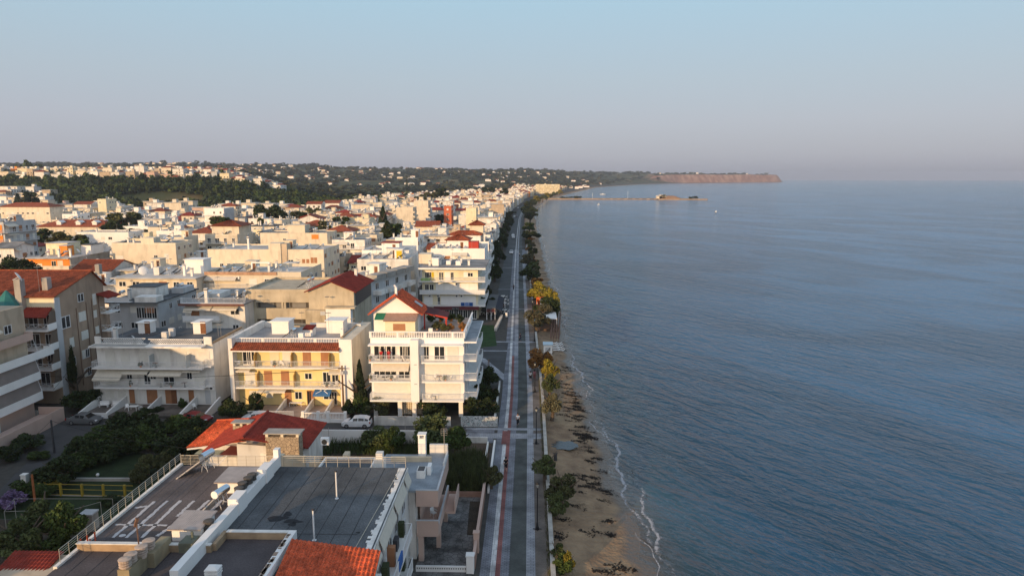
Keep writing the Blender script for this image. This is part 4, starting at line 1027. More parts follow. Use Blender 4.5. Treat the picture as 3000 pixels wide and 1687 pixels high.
def grey_block():
    Y0 = 98.6; X0 = atY(280, 1000, Y0).x; X1 = atY(622, 1000, Y0).x; H = 9.3; fh = 2.98
    h = House('apartment_block', 'shaded white three storey block with awnings on long balconies, left of the yellow block', X0, Y0, X1-X0, 10.8, .4)
    w, d = h.w, h.d; U = lambda px: atY(px, 1000, Y0).x-X0
    h.box('wall', 0, w, 0, d, 0, H, WHITE)
    for f in (1, 2):
        z = f*fh; h.balcony('front', 0, w-1.1, z, 1.5, 'bars', WHITE2); h.balcony('front', w-1.1, w-.1, z+.15, .8, 'bars', WHITE2)
    z = 2*fh
    for px, wd in ((305, 1.4), (350, 1.3), (405, 1.2)): h.shutter('front', U(px), z+.05, wd, 2.15)
    for px, wd in ((462, 1.7), (515, 1.5), (578, 1.7)): h.shutter('front', U(px), z+.05, wd, 2.2)
    for px in (447, 553): h.box('partition', U(px), U(px)+.06, -1.3, -.03, z, z+1.9, mat('frosted_glass', (.45, .50, .52), .3, .05, 1))
    z = fh
    h.awning('front', .1, U(362), 2*fh-.3, 1.9, 1.35, AWN); h.awning('front', U(365), U(440), 2*fh-.3, 1.6, .45, AWN); h.awning('front', U(443), U(537), 2*fh-.3, 1.7, .7, AWN); h.awning('front', U(540), U(590), 2*fh-.3, 1.2, .2, AWN)
    for px, wd, hh in ((413, 1.0, 2.1), (430, 1.0, 1.2), (470, 1.7, 2.1), (363, .8, 1.1), (540, .8, 2.0)): h.window('front', U(px), z+(.05 if hh > 2 else .9), wd, hh)
    h.shutter('front', U(562), z+.05, 1.7, 2.1); h.shutter('front', U(300), z+.05, 1.8, 2.1)
    for px, wd, m in ((365, .8, SHUTB), (417, 1.6, SHUTB), (472, .9, SHUTB), (490, .8, DOORW), (541, .8, SHUTB), (590, .8, GREYR)): h.shutter('front', U(px), .15, wd, 2.1, m)
    for px in (296, 332): h.shutter('front', U(px), 1.0, 1.2, 1.1)
    h.ac('front', U(606), fh-.6); h.ac('front', U(332), fh-.65); h.ac('front', U(390), fh-.65)
    # roof edge: overhang, lattice parapet
    h.box('roof_slab', -.1, w-.9, -1.7, -.0, H-.25, H-.02, WHITE); h.box('roof', .1, w-.2, .1, d-.1, H-.01, H+.06, RDARK)
    MB().box(.1, U(438), -1.6, -.05, H-.019, H+.0).build('roof_ledge', CONC, h.o)
    for a, b, hh in ((0, .9, 1.1), (w-1.2, w-.02, 1.15)): h.box('parapet', a, b, -.2, 0, H, H+hh, WHITE)
    mb = MB()
    def lattice(a, b, z0, z1):
        n = int((b-a)/.28)
        for k in range(n+1):
            x = a+k*.28
            for sg in (1, -1):
                x2 = x+sg*(z1-z0)*.9
                if a <= x2 <= b: mb.bar((x, -.1, z0), (x2, -.1, z1), .03)
        mb.box(a, b, -.16, -.04, z1-.05, z1+.04); mb.box(a, b, -.16, -.04, z0-.06, z0+.04)
    lattice(.95, U(428), H+.06, H+.85); lattice(U(436), w-1.25, H+.0, H+.75); mb.build('lattice_parapet', WHITE, h.o)
    h.box('kerb', w-.25, w, 0, d, H, H+.35, mat('ochre_coping', (.38, .27, .17)))
    def R(px, py, z=H+.46): p = at(px, py, z); return p.x-X0, p.y-Y0
    x, y = R(567, 978); h.shed(x, x+1.9, y, min(d-.4, y+2.4), H+.06, 1.75, WHITE2, True)
    x, y = R(406, 978); h.shed(x, x+1.7, y, min(d-.4, y+2.0), H+.06, 1.75, WHITE2, True)
    x, y = R(482, 993); h.box('chimney', x-.45, x+.35, y, y+.7, H+.06, H+1.1, WHITE); x, y = R(500, 986); h.box('cabinet', x-.3, x+.5, y, y+.6, H+.06, H+1.35, GREYR)
    x, y = R(340, 993); h.chimney(x, y, H+.06, 1.5); x, y = R(392, 997); h.dish(x, y, H+.1, 1.0, 1.0, 2.3)
    o = MB()
    for k in range(9): x, y = R(370+k*9, 984); o.box(x, x+.25, y-.3, y+2.2, H+.07, H+.13+.02*(k % 3))
    o.build('stacked_boards', mat('grey_boards', (.13, .12, .12), .9, .2, 2), h.o)
    for px, py, q in ((700, 990, 2.2), (360, 990, 2.6), (640, 985, 2.0)): x, y = R(px, py); h.aerial(min(x, w-.4), y, H+.06, q)
    for px, zz in ((655, 6.2), (670, 3.2)): pass
    h.window('right', 5.5, 3.4, .8, 1.2); h.window('right', 5.0, 6.3, .7, 1.0); h.window('right', 8.5, 6.6, .5, .7)
    MB().bar((w+.06, 7.2, 0), (w+.06, 7.2, H), .06).build('drain_pipe', GREYR, h.o)
    return h, U
GB, GU = grey_block()
def tan_block():
    Y0 = 99.8; X1 = atY(172, 1000, Y0).x; X0 = X1-14.7; d = 12; H = 16.6
    h = House('apartment_block', 'tall tan block with stained side wall, red tiled roof and cross railed balconies', X0, Y0, X1-X0, d)
    w = h.w
    h.box('wall', 0, w, 0, d, 0, H, TANW)
    ym = 9.0; rz_ = 2.5
    MB().hexa([(0, 0, H), (0, d, H), (0, ym, H+rz_)], [(w, 0, H), (w, d, H), (w, ym, H+rz_)]).build('gable_wall', TANW, h.o)
    mb = MB(); mb.tiles((-.2, -.5, H-.05), (w+.35, -.5, H-.05), (w+.35, ym, H+rz_+.08), (-.2, ym, H+rz_+.08)); mb.tiles((w+.35, d+.5, H-.3), (-.2, d+.5, H-.3), (-.2, ym, H+rz_+.08), (w+.35, ym, H+rz_+.08)); mb.bar((-.2, ym, H+rz_+.15), (w+.35, ym, H+rz_+.15), .13, 0, 6); mb.build('roof', TILE, h.o)
    h.box('corner_pier', w-.1, w+.03, -.05, 1.1, 0, H-.3, GREYR)
    h.box('sunlit_upper_strip', w-6.2, w-.0, -.04, -.001, H-1.9, H-.4, PALEY)  # pale strip puts low sunlight on the front into the colour
    U = lambda px: atY(px, 1000, Y0).x-X0
    for i, z in enumerate((2.75, 5.75, 8.75, 11.75)):
        a = U(60) if i else U(78); b = w-.15
        h.balcony('front', a, b, z, 1.9, 'cross', WHITE2); h.box('balcony_side', w-.12, w+.02, -1.9, 0, z, z+.95, WHITE2)
        h.window('front', a+1.6, z+.05, 1.5, 2.1); h.window('front', a+3.9, z+.05, 1.0, 2.1)
        MB().hexa([(w-.1, -1.85, z+.95), (w-.05, -1.85, z+.95), (w-.05, 0, z+.95), (w-.1, 0, z+.95)], [(w-.1, -1.2, z+2.7), (w-.05, -1.2, z+2.7), (w-.05, 0, z+2.7), (w-.1, 0, z+2.7)]).build('side_screen', mat('brown_screen', (.16, .12, .09), .8, .1, 1), h.o)
    h.awning('front', U(105), U(145), 8.5, 1.4, .9, AWN)
    MB().tiles((U(55), -2.4, 13.8), (w+.1, -2.4, 13.8), (w-.4, 0, 14.9), (U(62), 0, 14.9)).build('porch_roof', TILED, h.o)
    # side wall windows, shutters and pipes
    for a, z, wd, hh, k in ((.9, 11.3, 2.1, 1.9, 0), (5.2, 14.7, 1.5, 1.3, 0), (8.9, 13.6, .9, 1.8, 1), (5.1, 11.6, 1.7, 1.5, 1), (5.3, 8.6, 1.7, 1.4, 1), (2.4, 8.1, 1.0, 1.5, 1), (8.9, 8.8, .9, 1.2, 1), (8.8, 11.5, .8, 1.2, 1), (2.5, 5.2, .9, 1.3, 0), (5.8, 5.6, 1.0, 1.4, 0), (5.9, 2.6, 1.0, 1.4, 0), (5.0, 5.6, .7, 1.4, 1), (5.1, 2.6, .7, 1.4, 1), (9, 5.7, .9, 1.2, 1)):
        (h.window if k == 0 else h.shutter)('right', a, z, wd, hh)
    mb = MB()
    for a in (4.6, 7.1, 8.5, 10.3): mb.bar((w+.05, a, 1.5), (w+.05, a, 13+a*.2), .05)
    for a in (4.6, 7.1, 8.5, 10.3): pass
    mb.build('drain_pipe', mat('rusty_steel', (.16, .09, .06)), h.o)
    for z in (6.0, 9.0, 12.0): h.balcony('right', 10.6, d+1.6, z, 1.5, 'cross', WHITE2)
    MB().tiles((w+2.0, 9.8, 14.6), (w+2.0, d+1.5, 14.6), (w-.1, d+1.5, 15.3), (w-.1, 9.8, 15.3)).build('porch_roof', TILED, h.o)
    # chimneys and tower with green dome
    o = h.box('chimney', U(72), U(90), -.9, .1, 13.2, 19.2, CONC); h.dish(U(82), -.4, 19.1, 2.0, 1.1, 2.3)
    h.box('chimney', U(118), U(134), 1.6, 2.6, H, H+2.5, CONC); h.box('chimney', U(-2), U(10), -.6, .2, 14, 18.6, CONC); h.box('chimney', U(185), U(198), 9.2, 10.0, H+2, H+3.6, CONC)
    for a in (U(68),): h.aerial(U(118), 1, H+.5, 4)
    cx = U(48)+.1; o = MB(); ring = lambda r, z: [(cx+r*cos(2*pi*k/8+pi/8), -1.0+r*sin(2*pi*k/8+pi/8), z) for k in range(8)]
    o.hexa(ring(1.85, 0), ring(1.85, 15.4)); tw = o.build('tower', CREAM, h.o); MB().hexa(ring(1.95, 15.4), ring(.12, 17.6)).build('green_dome', mat('green_copper', (.03, .16, .15), .5, .15, 1.5), tw)
    h.box('left_wing', U(-60), U(20), -3.0, -.05, 0, 13.3, TANW); h.box('left_wing', U(18), U(52), -1.5, -.04, 0, 12.6, CREAM); h.window('front', U(14), 11.3, 1.3, 1.1, out=3.0); h.window('front', U(40)+.2, 2.6, .7, 1.2, out=1.5)
    h.box('gate_wall', w-7, w+.2, -6.2, -6.0, 0, 1.0, CONC)
    return h
TB = tan_block()
def left_block():
    X1 = -70.9; Y0 = 58; d = 35.6; w = 12
    h = House('apartment_block', 'block at the left frame edge seen end on, stacked white balconies with canvas screens', X1-w, Y0, w, d)
    h.box('wall', 0, w, 0, d, 0, 9.2, PINKISH); h.box('upper_wall', w-4.49, w, d-12, d, 9.21, 16.3, BEIGE); h.balcony('right', d-11, d-.3, 11.7, 1.2, 'solid', PINKISH); h.window('right', d-4, 13.0, 1.4, 1.2); h.awning('right', d-9, d-5.5, 14.4, 1.1, .6); h.box('wall', 0, w-4.5, -16, d-4, 9.21, 18.0, PINKISH); h.box('wall', 0, w-4.5, -16, -.01, 0, 9.2, PINKISH)  # the tall walls out of frame are added to shade the neighbouring block
    SC = mat('canvas_screen', (.24, .20, .18), .9, .1, .8)
    for z in (3.0, 5.9, 8.8):
        h.balcony('right', 0, d+(.0 if z < 8 else 3.2), z, 1.45, 'solid', WHITE2)
        if z < 8.5: MB().hexa([(w+1.35, 2, z+.97), (w+1.4, 2, z+.97), (w+1.4, d-.1, z+.97), (w+1.35, d-.1, z+.97)], [(w+.9, 2, z+2.65), (w+.95, 2, z+2.65), (w+.95, d-.1, z+2.65), (w+.9, d-.1, z+2.65)]).build('screen', SC, h.o)
        MB().bar((w+1.4, d-.05, z+.95), (w+.95, d-.05, z+2.7), .04).build('screen_pole', RAIL, h.o)
    for k in range(5): h.shutter('right', 8+k*5, .2, 1.0, 2.1, DOORW if k % 2 else WHITE2)
    mb = MB().box(w+1.5, w+5.0, d-16, d-1.0, 0, .9); mb.build('terrace_slab', PINKISH, h.o)
    mb = MB().box(w+4.85, w+5.0, d-16, d-1.0, .9, 1.95).box(w+1.4, w+4.85, d-1.14, d-1.0, .9, 1.95); mb.build('terrace_wall', PINKISH, h.o)
    h.box('roof', .1, w-.1, d-3.9, d-.1, 9.2, 9.26, RGREY)
    return h
LB = left_block()
# unseen blocks added behind the camera to throw shade over the foreground
simple('apartment_block', 'unseen white tower added behind the viewpoint to shade the near roofs', -28.5, 15, 6.5, 17, 4, H=13.5, front='N', right='N', left='N', n=0, seed=5, par=0)
simple('apartment_block', 'unseen beige block added behind the viewpoint to shade garden and street', -92, 10, 28, 36, 4, H=12.0, wall=BEIGE, front='N', right='N', left='N', n=0, seed=6)

# ------------------------------------------------------------ the villa with red roofs
def villa():
    h = House('villa', 'low villa with red tiled roofs in lit and shaded colours and stone chimneys among hedges', -39.0, 72.0, 14.6, 9.4)
    h.box('wall', .6, 8.0, 4.4, 8.4, 0, 3.0, WHITE); h.box('wall', 7.6, 13.6, .8, 8.6, 0, 3.6, WHITE); h.box('wall', 2.0, 7.5, 3.0, 4.39, 0, 2.2, WHITE)
    B = mat('roof_tile_bright', (.56, .10, .035)); X0, Y0 = -39.0, 72.0  # bright and dark tiles put the lit and shaded slopes into the colour
    def L(px, py, z): p = at(px, py, z); return (p.x-X0, p.y-Y0, z)
    r0, r1 = L(710, 1284, 6.0), L(785, 1206, 6.0)
    e0, e1 = L(903, 1313, 3.9), L(958, 1238, 3.9)
    mb = MB().tiles(e0, e1, r1, r0, .30, .4, .05); w0 = (r0[0]-4.6, r0[1], 4.3); w1 = (r1[0]-4.6, r1[1], 4.3); mb.tiles(w1, w0, r0, r1, .30, .4, .05)
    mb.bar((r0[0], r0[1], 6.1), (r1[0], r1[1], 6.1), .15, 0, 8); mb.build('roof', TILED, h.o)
    a, b = L(545, 1311, 3.0), L(722, 1291, 3.2); c, d_ = L(764, 1226, 5.3), L(636, 1232, 5.1)
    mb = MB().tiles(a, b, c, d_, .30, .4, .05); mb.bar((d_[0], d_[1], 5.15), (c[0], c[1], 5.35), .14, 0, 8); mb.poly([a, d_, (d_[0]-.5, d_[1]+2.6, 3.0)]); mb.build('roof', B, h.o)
    mb = MB().hexa([(a[0]+.1, a[1]-.02, a[2]-.28), (b[0], b[1]-.02, b[2]-.28), (b[0], b[1]+.1, b[2]-.28), (a[0]+.1, a[1]+.1, a[2]-.28)], [(a[0]+.1, a[1]-.02, a[2]-.1), (b[0], b[1]-.02, b[2]-.1), (b[0], b[1]+.1, b[2]-.1), (a[0]+.1, a[1]+.1, a[2]-.1)]); mb.build('fascia', WHITE2, h.o)
    g = MB().hexa([(e0[0]-.1, e0[1]+.5, 0), (r0[0]-1.2, r0[1]+1.2, 0), (r0[0]-1.2, r0[1]+1.6, 0), (e0[0]-.1, e0[1]+.9, 0)], [(e0[0]-.1, e0[1]+.5, 3.6), (r0[0]-1.2, r0[1]+1.2, 4.9), (r0[0]-1.2, r0[1]+1.6, 4.9), (e0[0]-.1, e0[1]+.9, 3.6)]); g.build('wall', WHITE, h.o)
    STONE = stone_mat()
    for (p, wd, dp, zt, zb) in ((L(778, 1300, 5.0), 3.7, 1.3, 6.15, 3.0), (L(683, 1267, 4.6), 1.95, .9, 5.75, 3.6)):
        o = MB().box(p[0], p[0]+wd, p[1], p[1]+dp, zb, zt-.35).build('stone_chimney', STONE, h.o)
        MB().box(p[0]-.15, p[0]+wd+.25, p[1]-.15, p[1]+dp+.15, zt, zt+.13).build('chimney_cap', CONC, o)
        mb = MB(); [mb.box(p[0]+k*(wd-.3), p[0]+k*(wd-.3)+.3, p[1]+.05, p[1]+dp-.05, zt-.35, zt) for k in (0, .5, 1)]; each(mb, 'cap_support', CREAM, o)
    # lower porch roofs
    MB().hexa([L(640, 1335, 2.4), L(755, 1335, 2.4), L(757, 1300, 2.9), L(675, 1305, 2.9)], [L(640, 1335, 2.5), L(755, 1335, 2.5), L(757, 1300, 3.0), L(675, 1305, 3.0)]).build('porch_roof', mat('porch_felt_red', (.17, .045, .038), .9, .15, 1), h.o)
    MB().hexa([L(568, 1330, 2.2), L(640, 1330, 2.2), L(672, 1308, 2.5), L(590, 1312, 2.5)], [L(568, 1330, 2.28), L(640, 1330, 2.28), L(672, 1308, 2.58), L(590, 1312, 2.58)]).build('porch_roof', mat('green_sheet', (.28, .30, .24), .7, .15, 1), h.o)
    h.window('front', 9.5, 1, 1.4, 1.3, out=-.8)
    return h
def stone_mat():
    m = bpy.data.materials.new('rubble_stone'); m.use_nodes = True; nt = m.node_tree; n = nt.nodes; l = nt.links; b = n['Principled BSDF']; b.inputs['Roughness'].default_value = .9
    g = n.new('ShaderNodeNewGeometry'); v = n.new('ShaderNodeTexVoronoi'); v.feature = 'DISTANCE_TO_EDGE'; v.inputs['Scale'].default_value = 2.6; l.new(g.outputs['Position'], v.inputs['Vector'])
    v2 = n.new('ShaderNodeTexVoronoi'); v2.inputs['Scale'].default_value = 2.6; l.new(g.outputs['Position'], v2.inputs['Vector'])
    r = n.new('ShaderNodeValToRGB'); l.new(v.outputs['Distance'], r.inputs[0]); e = r.color_ramp.elements; e[0].position = .02; e[0].color = (.16, .12, .09, 1); e[1].position = .07; e[1].color = (.46, .36, .25, 1)
    hs = n.new('ShaderNodeMix'); hs.data_type = 'RGBA'; hs.blend_type = 'MULTIPLY'; hs.inputs['Factor'].default_value = .35; l.new(r.outputs[0], hs.inputs['A']); bw = n.new('ShaderNodeRGBToBW'); l.new(v2.outputs['Color'], bw.inputs[0]); l.new(bw.outputs[0], hs.inputs['B'])
    l.new(hs.outputs['Result'], b.inputs['Base Color']); return m
VB = villa()
# ------------------------------------------------------------ second row and the landmarks of the town behind
OCC = []        # footprints already built on: x0, x1, y0, y1
BOXES = []      # their outlines in the picture, with distance, so that nothing is put in front of them
LAND = []       # landmark name, x, y
def occupy(h, H, name=None, pad=1.5):
    x, y, z = h.o.location; OCC.append((x-pad, x+h.w+pad, y-pad, y+h.d+pad))
    a = proj(x, y, H); b = proj(x+h.w, y, H); BOXES.append((a[0]-4, b[0]+4, a[1]-25, a[1]+40, y))
    if name: LAND.append((name, x+h.w/2, y+h.d/2))
for h, H in ((NB, 9), (WB, 16), (YB, 10), (GB, 10), (TB, 19), (LB, 12), (VB, 6)): occupy(h, H)
def hp(x0, x1, yt, Y):
    a = atY(x0, yt, Y); b = atY(x1, yt, Y); return a.x, b.x-a.x, a.z
def lm(name, label, x0, x1, yt, Y, d, nf, key=None, **k):
    X, w, H = hp(x0, x1, yt, Y); kk = dict(front='B', right='n', left='n'); kk.update(k)
    h = simple(name, label, X, Y, w, d, nf, H=H, **kk); occupy(h, H, key); return h, H
AB = 'apartment_block'
# blue grey house with the wide glazed front
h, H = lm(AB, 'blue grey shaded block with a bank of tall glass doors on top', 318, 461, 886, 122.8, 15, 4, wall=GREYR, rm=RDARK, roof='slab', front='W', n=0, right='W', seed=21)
for k in range(4): h.window('front', h.w-4.0+k*.95, H-3.0, .92, 2.2, RAIL)
h.shed(2.0, 7.0, 3.5, 8, H+.22, 2.1, WHITE, False, RDARK, 'penthouse'); h.box('parapet', h.w-3.6, h.w+.3, -1.0, 1.6, H+.22, H+1.2, WHITE); h.heater(1.5, 2, H+.22); h.heater(h.w-1, 11, H+.22); h.ac('front', 6.4, H+.3, -3.2)
h.balcony('front', -.5, h.w-4.5, H+.24, 1.2, 'glass', WHITE); h.box('sun_roof', h.w-2, h.w+.3, 9, 13.5, H+.22, H+1.3, GREYR)
# brown terrace with railing and awnings
h, H = lm(AB, 'block with brown roof edge, railed roof terrace and two awnings over dark glass balcony', 541, 716, 890, 121, 16, 4, rm=RGREY, roof='slab', front='G', n=0, seed=22)
h.balcony('front', -.3, h.w+.2, H+.24, 1.0, 'bars', WHITE); h.box('fascia', -.55, h.w+.45, -1.28, -1.2, H-.15, H+.26, mat('brown_fascia', (.16, .075, .06), .8, .15, 2))
h.awning('front', .3, 5.2, H-.3, 1.3, .5); h.awning('front', 5.4, h.w-1, H-.3, 1.3, .5); h.heater(h.w-1.2, 3.5, H+.22); h.heater(h.w-1.5, 6.0, H+.22); h.chimney(4.2, -.3, H+.22, 2.2); h.box('planter', .4, 4.6, 4, 9, H+.22, H+1.2, WHITE); h.dish(h.w-2.4, 1.6, H+.3, 1.0)
h.aerial(h.w-1.5, -.9, H-6, 8.5)
# unfinished cream block
X, w, H = hp(719, 903, 855, 125); h = House('unfinished_block', 'unfinished cream concrete block with long empty grey openings', X, 125, w, 16, cat='building')
CRC = mat('weathered_cream', (.50, .43, .32), .9, .18, .3, .7)
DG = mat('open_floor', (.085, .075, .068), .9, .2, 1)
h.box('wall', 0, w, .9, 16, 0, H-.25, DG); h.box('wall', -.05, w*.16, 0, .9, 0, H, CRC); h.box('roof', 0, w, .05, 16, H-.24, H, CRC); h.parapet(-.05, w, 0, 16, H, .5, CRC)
for z0, z1 in ((H-1.95, H-.26), (H-5.1, H-3.05), (H-8.5, H-6.3), (0, H-9.6)): h.box('spandrel', w*.16, w, .02, .89, z0, z1, CRC)
for a in (.56, .6): h.box('column', w*a, w*a+.35, .1, .88, 0, H-1.9, CRC)
occupy(h, H, 'the unfinished cream block')
for k in range(3): h.box('blind_opening', w*.2+k*3, w*.2+k*3+2.6, .82, .88, H-3.0, H-2.0, mat('grey_board', (.22, .21, .20), .9, .1, 1))
# gabled cream house right of it
X, w, H = hp(903, 1036, 852, 124); h = House('gabled_house', 'cream gabled house with patchy red tiles, blind wall to the street', X, 124, w, 14, cat='house')
h.box('wall', 0, w, 0, 14, 0, H, CRC); h.gable(0, w, 0, 14, H, 1.75, TILED, CRC, .6, 'y'); h.box('wall', w*.42, w-.3, -1.6, -.01, 0, H-3.0, WHITE2); MB().box(w*.40, w+.5, -1.7, .1, H-3.0, H-2.7).build('slab', CRC, h.o)
MB().box(-3.2, w*.4, -1.5, 0, H-6.2, H-6.0).build('slab', CRC, h.o); h.box('side_wing', -.4, w*.38, -1.0, -.01, 0, H-3.4, CRC); h.balcony('front', w-1.6, w+1.5, H-6.5, 1.6, 'bars', WHITE); h.box('blind_shutter', w-5.8, w-4.9, -1.66, -1.6, H-4.2, H-3.5, GREYR)
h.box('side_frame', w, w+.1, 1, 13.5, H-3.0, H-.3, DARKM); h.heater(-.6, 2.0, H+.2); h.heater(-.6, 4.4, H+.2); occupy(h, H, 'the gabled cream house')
h.aerial(w*.45, -1.2, H-6, 5.5); h.chimney(w*.7, 12, H+1, 1.3)
# sawtooth balconies
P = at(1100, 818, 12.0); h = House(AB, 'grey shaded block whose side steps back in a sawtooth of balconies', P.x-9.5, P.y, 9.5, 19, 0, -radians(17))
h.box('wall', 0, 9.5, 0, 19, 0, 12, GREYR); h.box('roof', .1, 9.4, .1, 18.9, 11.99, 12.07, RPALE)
for k in range(4):
    y0 = .8+k*4.6
    for f in range(1, 4):
        MB().hexa([(9.5, y0, f*3-.2), (11.4, y0+.3, f*3-.2), (11.0, y0+4, f*3-.2), (9.5, y0+4.2, f*3-.2)], [(9.5, y0, f*3+.75), (11.4, y0+.3, f*3+.75), (11.0, y0+4, f*3+.75), (9.5, y0+4.2, f*3+.75)]).build('balcony', WHITE, h.o)
        h.window('right', y0+1, f*3+.8, 1.6, 1.5)
    h.box('parapet', 8.0, 10.6, y0, y0+4, 12.07, 13.2, CONC)
h.facade('front', 4, 3, 'B', random.Random(3), WHITE); h.clutter(12.07, random.Random(5), 1, 0, 8, 0, 18); occupy(h, 12, 'the sawtooth block')
# the seafront block with the burgundy restaurant front
def seafront_block():
    Y0 = 166; X, w, H = hp(1236, 1400, 786, Y0); d = 17
    h = House(AB, 'cream seafront block with grey roof, long balconies and burgundy restaurant front below', X, Y0, w, d); U = lambda px: atY(px, 800, Y0).x-X
    fh = (H-3.3)/3
    h.box('wall', 0, w, 0, d, 0, H, PALEY); MB().box(-.6, w+1.9, -1.5, d+.3, H, H+.25).build('roof', RGREY, h.o); h.box('fascia', -.65, w+1.95, -1.56, -1.5, H-.1, H+.3, WHITE2)
    for f in range(3):
        z = 3.3+f*fh; h.balcony('front', -.5, w+1.8, z, 1.45, 'glass' if f == 1 else 'bars', WHITE2); h.balcony('right', 0, d, z, 1.6, 'bars', WHITE2)
        for k in range(4): h.window('right', 1.5+k*4, z+.05, 1.8, 2.1)
    z = 3.3+2*fh
    for px, wd, hh in ((1245, .8, 2.1), (1254, .8, 2.1), (1286, .5, 2.1), (1293, .5, 2.1), (1320, .75, 2.1), (1370, 1.3, .95)): h.window('front', U(px), z+(.05 if hh > 1 else 1), wd, hh, WHITE2)
    h.shutter('front', U(1303), z+.05, 1.3, 2.1, WHITE2); h.shutter('front', U(1358), z+.9, 1.0, 1.2, WHITE2)
    h.box('painted_panel', -.1, U(1262), -1.42, -1.38, z+.1, z+.85, mat('lime_canvas', (.25, .42, .05), .8, .1, 2)); h.shutter('front', U(1264), z+.05, .6, 2.0, mat('yellow_panel', (.62, .46, .03), .8, .1, 2))
    z = 3.3+fh
    h.window('front', U(1244), z+.05, 1.0, 2.1, WHITE2); h.window('front', U(1258), z+.05, 1.0, 2.1, WHITE2)
    for k in range(5): h.shutter('front', U(1276)+k*2.05, z+.05, 2.0, 2.3, WHITE2)
    h.ac('front', U(1333), z+1.9)
    z = 3.3
    for px in (1255, 1279, 1334, 1348): h.ac('front', U(px), z+2.0)
    h.window('front', U(1281), z+.05, .6, 2.1)
    for px, wd in ((1240, 2.2), (1290, 2.6), (1318, 2.5), (1345, 2.8), (1372, 1.8)): h.shutter('front', U(px), z+.05, wd, 2.2, WHITE2)
    BLUE = mat('blue_towel', (.02, .09, .30), .9, .15, 2)
    for i in range(3): tag(h.box('hanging_towel', U(1351)+i*1.0, U(1351)+i*1.0+.9, -1.58, -1.50, z+.05, z+.9, BLUE if i != 1 else mat('pale_blue_towel', (.16, .25, .50), .9, .15, 2)))
    # restaurant front
    BUR = mat('burgundy_fascia', (.13, .028, .034), .6, .1, 1)
    h.box('shop_fascia', U(1272), w+.3, -2.2, -1.6, 2.5, 3.25, BUR); o = h.box('sign_board', U(1326), U(1347), -2.27, -2.2, 2.5, 3.2, mat('sign_black', (.01, .01, .012), .5, .1, 2)); text_part('Ryto · Beach', .30, WHITE2, o, ((U(1326)+U(1347))/2, -2.29, 2.85))
    h.box('canopy', U(1272), w+.3, -2.1, 0, 3.0, 3.05, BUR)
    for k in range(8): h.window('front', U(1290)+k*1.12, .1, 1.05, 2.35, WHITE2, out=1.5)
    o = h.box('shop_front', U(1280), U(1290), -1.5, 0, 0, 2.4, WHITE2)
    for (x, y, a, b) in ((U(1262), 3, 2.2, 2.3), (U(1255), 6, 2.6, 2.0), (U(1300), 5, 1.6, 1.2), (U(1330), 4, 1.8, 1.3)): h.box('stair_house', x, x+a*.7, y, y+1.6, H+.25, H+.25+b*.8, WHITE2)
    h.box('lift_house', U(1232)-1.5, U(1238)+1.2, 7.0, 11, H+.25, H+2.7, CREAM)
    for k in range(5): h.chimney(1.5+k*2.4, 3+(k*37 % 7), H+.25, 1.1)
    for px in (1318, 1347): h.aerial(U(px), 6, H+.25, 4.0)
    h.heater(w*.6, 9, H+.25); h.heater(w*.3, 10, H+.25)
    # dark roofed terrace towards the sea
    tx0, tx1 = w+2.2, U(1447)+.4
    MB().hexa([(tx0-.2, -1.8, 2.75), (tx1, -1.8, 2.75), (tx1, 17, 2.75), (tx0-.2, 17, 2.75)], [(tx0-.2, -1.8, 2.9), (tx1, -1.8, 2.9), (tx1, 17, 3.1), (tx0-.2, 17, 3.1)]).build('terrace_roof', mat('terrace_dark', (.12, .125, .13), .85, .15, .5), h.o)
    MB().hexa([(tx1, -1.8, 2.7), (tx1+1.6, -1.8, 2.1), (tx1+1.6, 17, 2.1), (tx1, 17, 2.7)], [(tx1, -1.8, 2.85), (tx1+1.6, -1.8, 2.2), (tx1+1.6, 17, 2.2), (tx1, 17, 2.85)]).build('terrace_awning', mat('navy_canvas', (.03, .035, .05), .9, .15, 1), h.o)
    mb = MB()
    for k in range(16): mb.box(tx0+k*(tx1-tx0)/16, tx0+(k+.5)*(tx1-tx0)/16, -1.95, -1.9, 1.9, 2.7)
    mb.build('valance', BUR, h.o)
    for x in (tx0, (tx0+tx1)/2, tx1-.1): 
        for y in (-1.6, 7, 16): MB().box(x-.08, x+.08, y-.08, y+.08, 0, 2.74).build('post', RAIL, h.o)
    occupy(h, H, 'the seafront restaurant block'); return h
SB = seafront_block()
struct('lawn', MB().prism([(-14.8, 134), (-6.6, 138), (-6.6, 139), (-8.2, 158), (-20, 158), (-20, 134)], .02, .05), mat('lawn_grass', (.022, .055, .012), .95, .3, .8, 0, fine=.4, bump=.6))
# roofs between
h, H = lm(AB, 'old block with crumbling reddish roof edge crowded with water heaters', 600, 882, 806, 158, 16, 4, 'the crowded old roof', wall=CREAM, front='A', right='W', rm=RPALE, par=.8, n=1, seed=31)
for k in range(4): h.heater(3+k*4.2, 3+(k % 2)*3, H+.06)
h.box('roof_edge', 0, h.w*.75, -.25, -.01, H+.1, H+.8, mat('crumbled_plaster', (.44, .27, .18), .9, .35, .9, .4)); o = h.box('pergola', 9, 13.5, 5, 5.3, H+2.2, H+2.5, WHITE2); h.box('pergola_post', 9, 9.3, 5, 5.3, H, H+2.2, WHITE2); h.box('pergola_post', 13.2, 13.5, 5, 5.3, H, H+2.2, WHITE2)
h, H = lm(AB, 'white block with pale roof carrying white sheds and a large satellite dish', 338, 575, 815, 154, 18, 4, 'the large dish roof', wall=CREAM, front='B', rm=RPALE, roof='slab', n=0, seed=32)
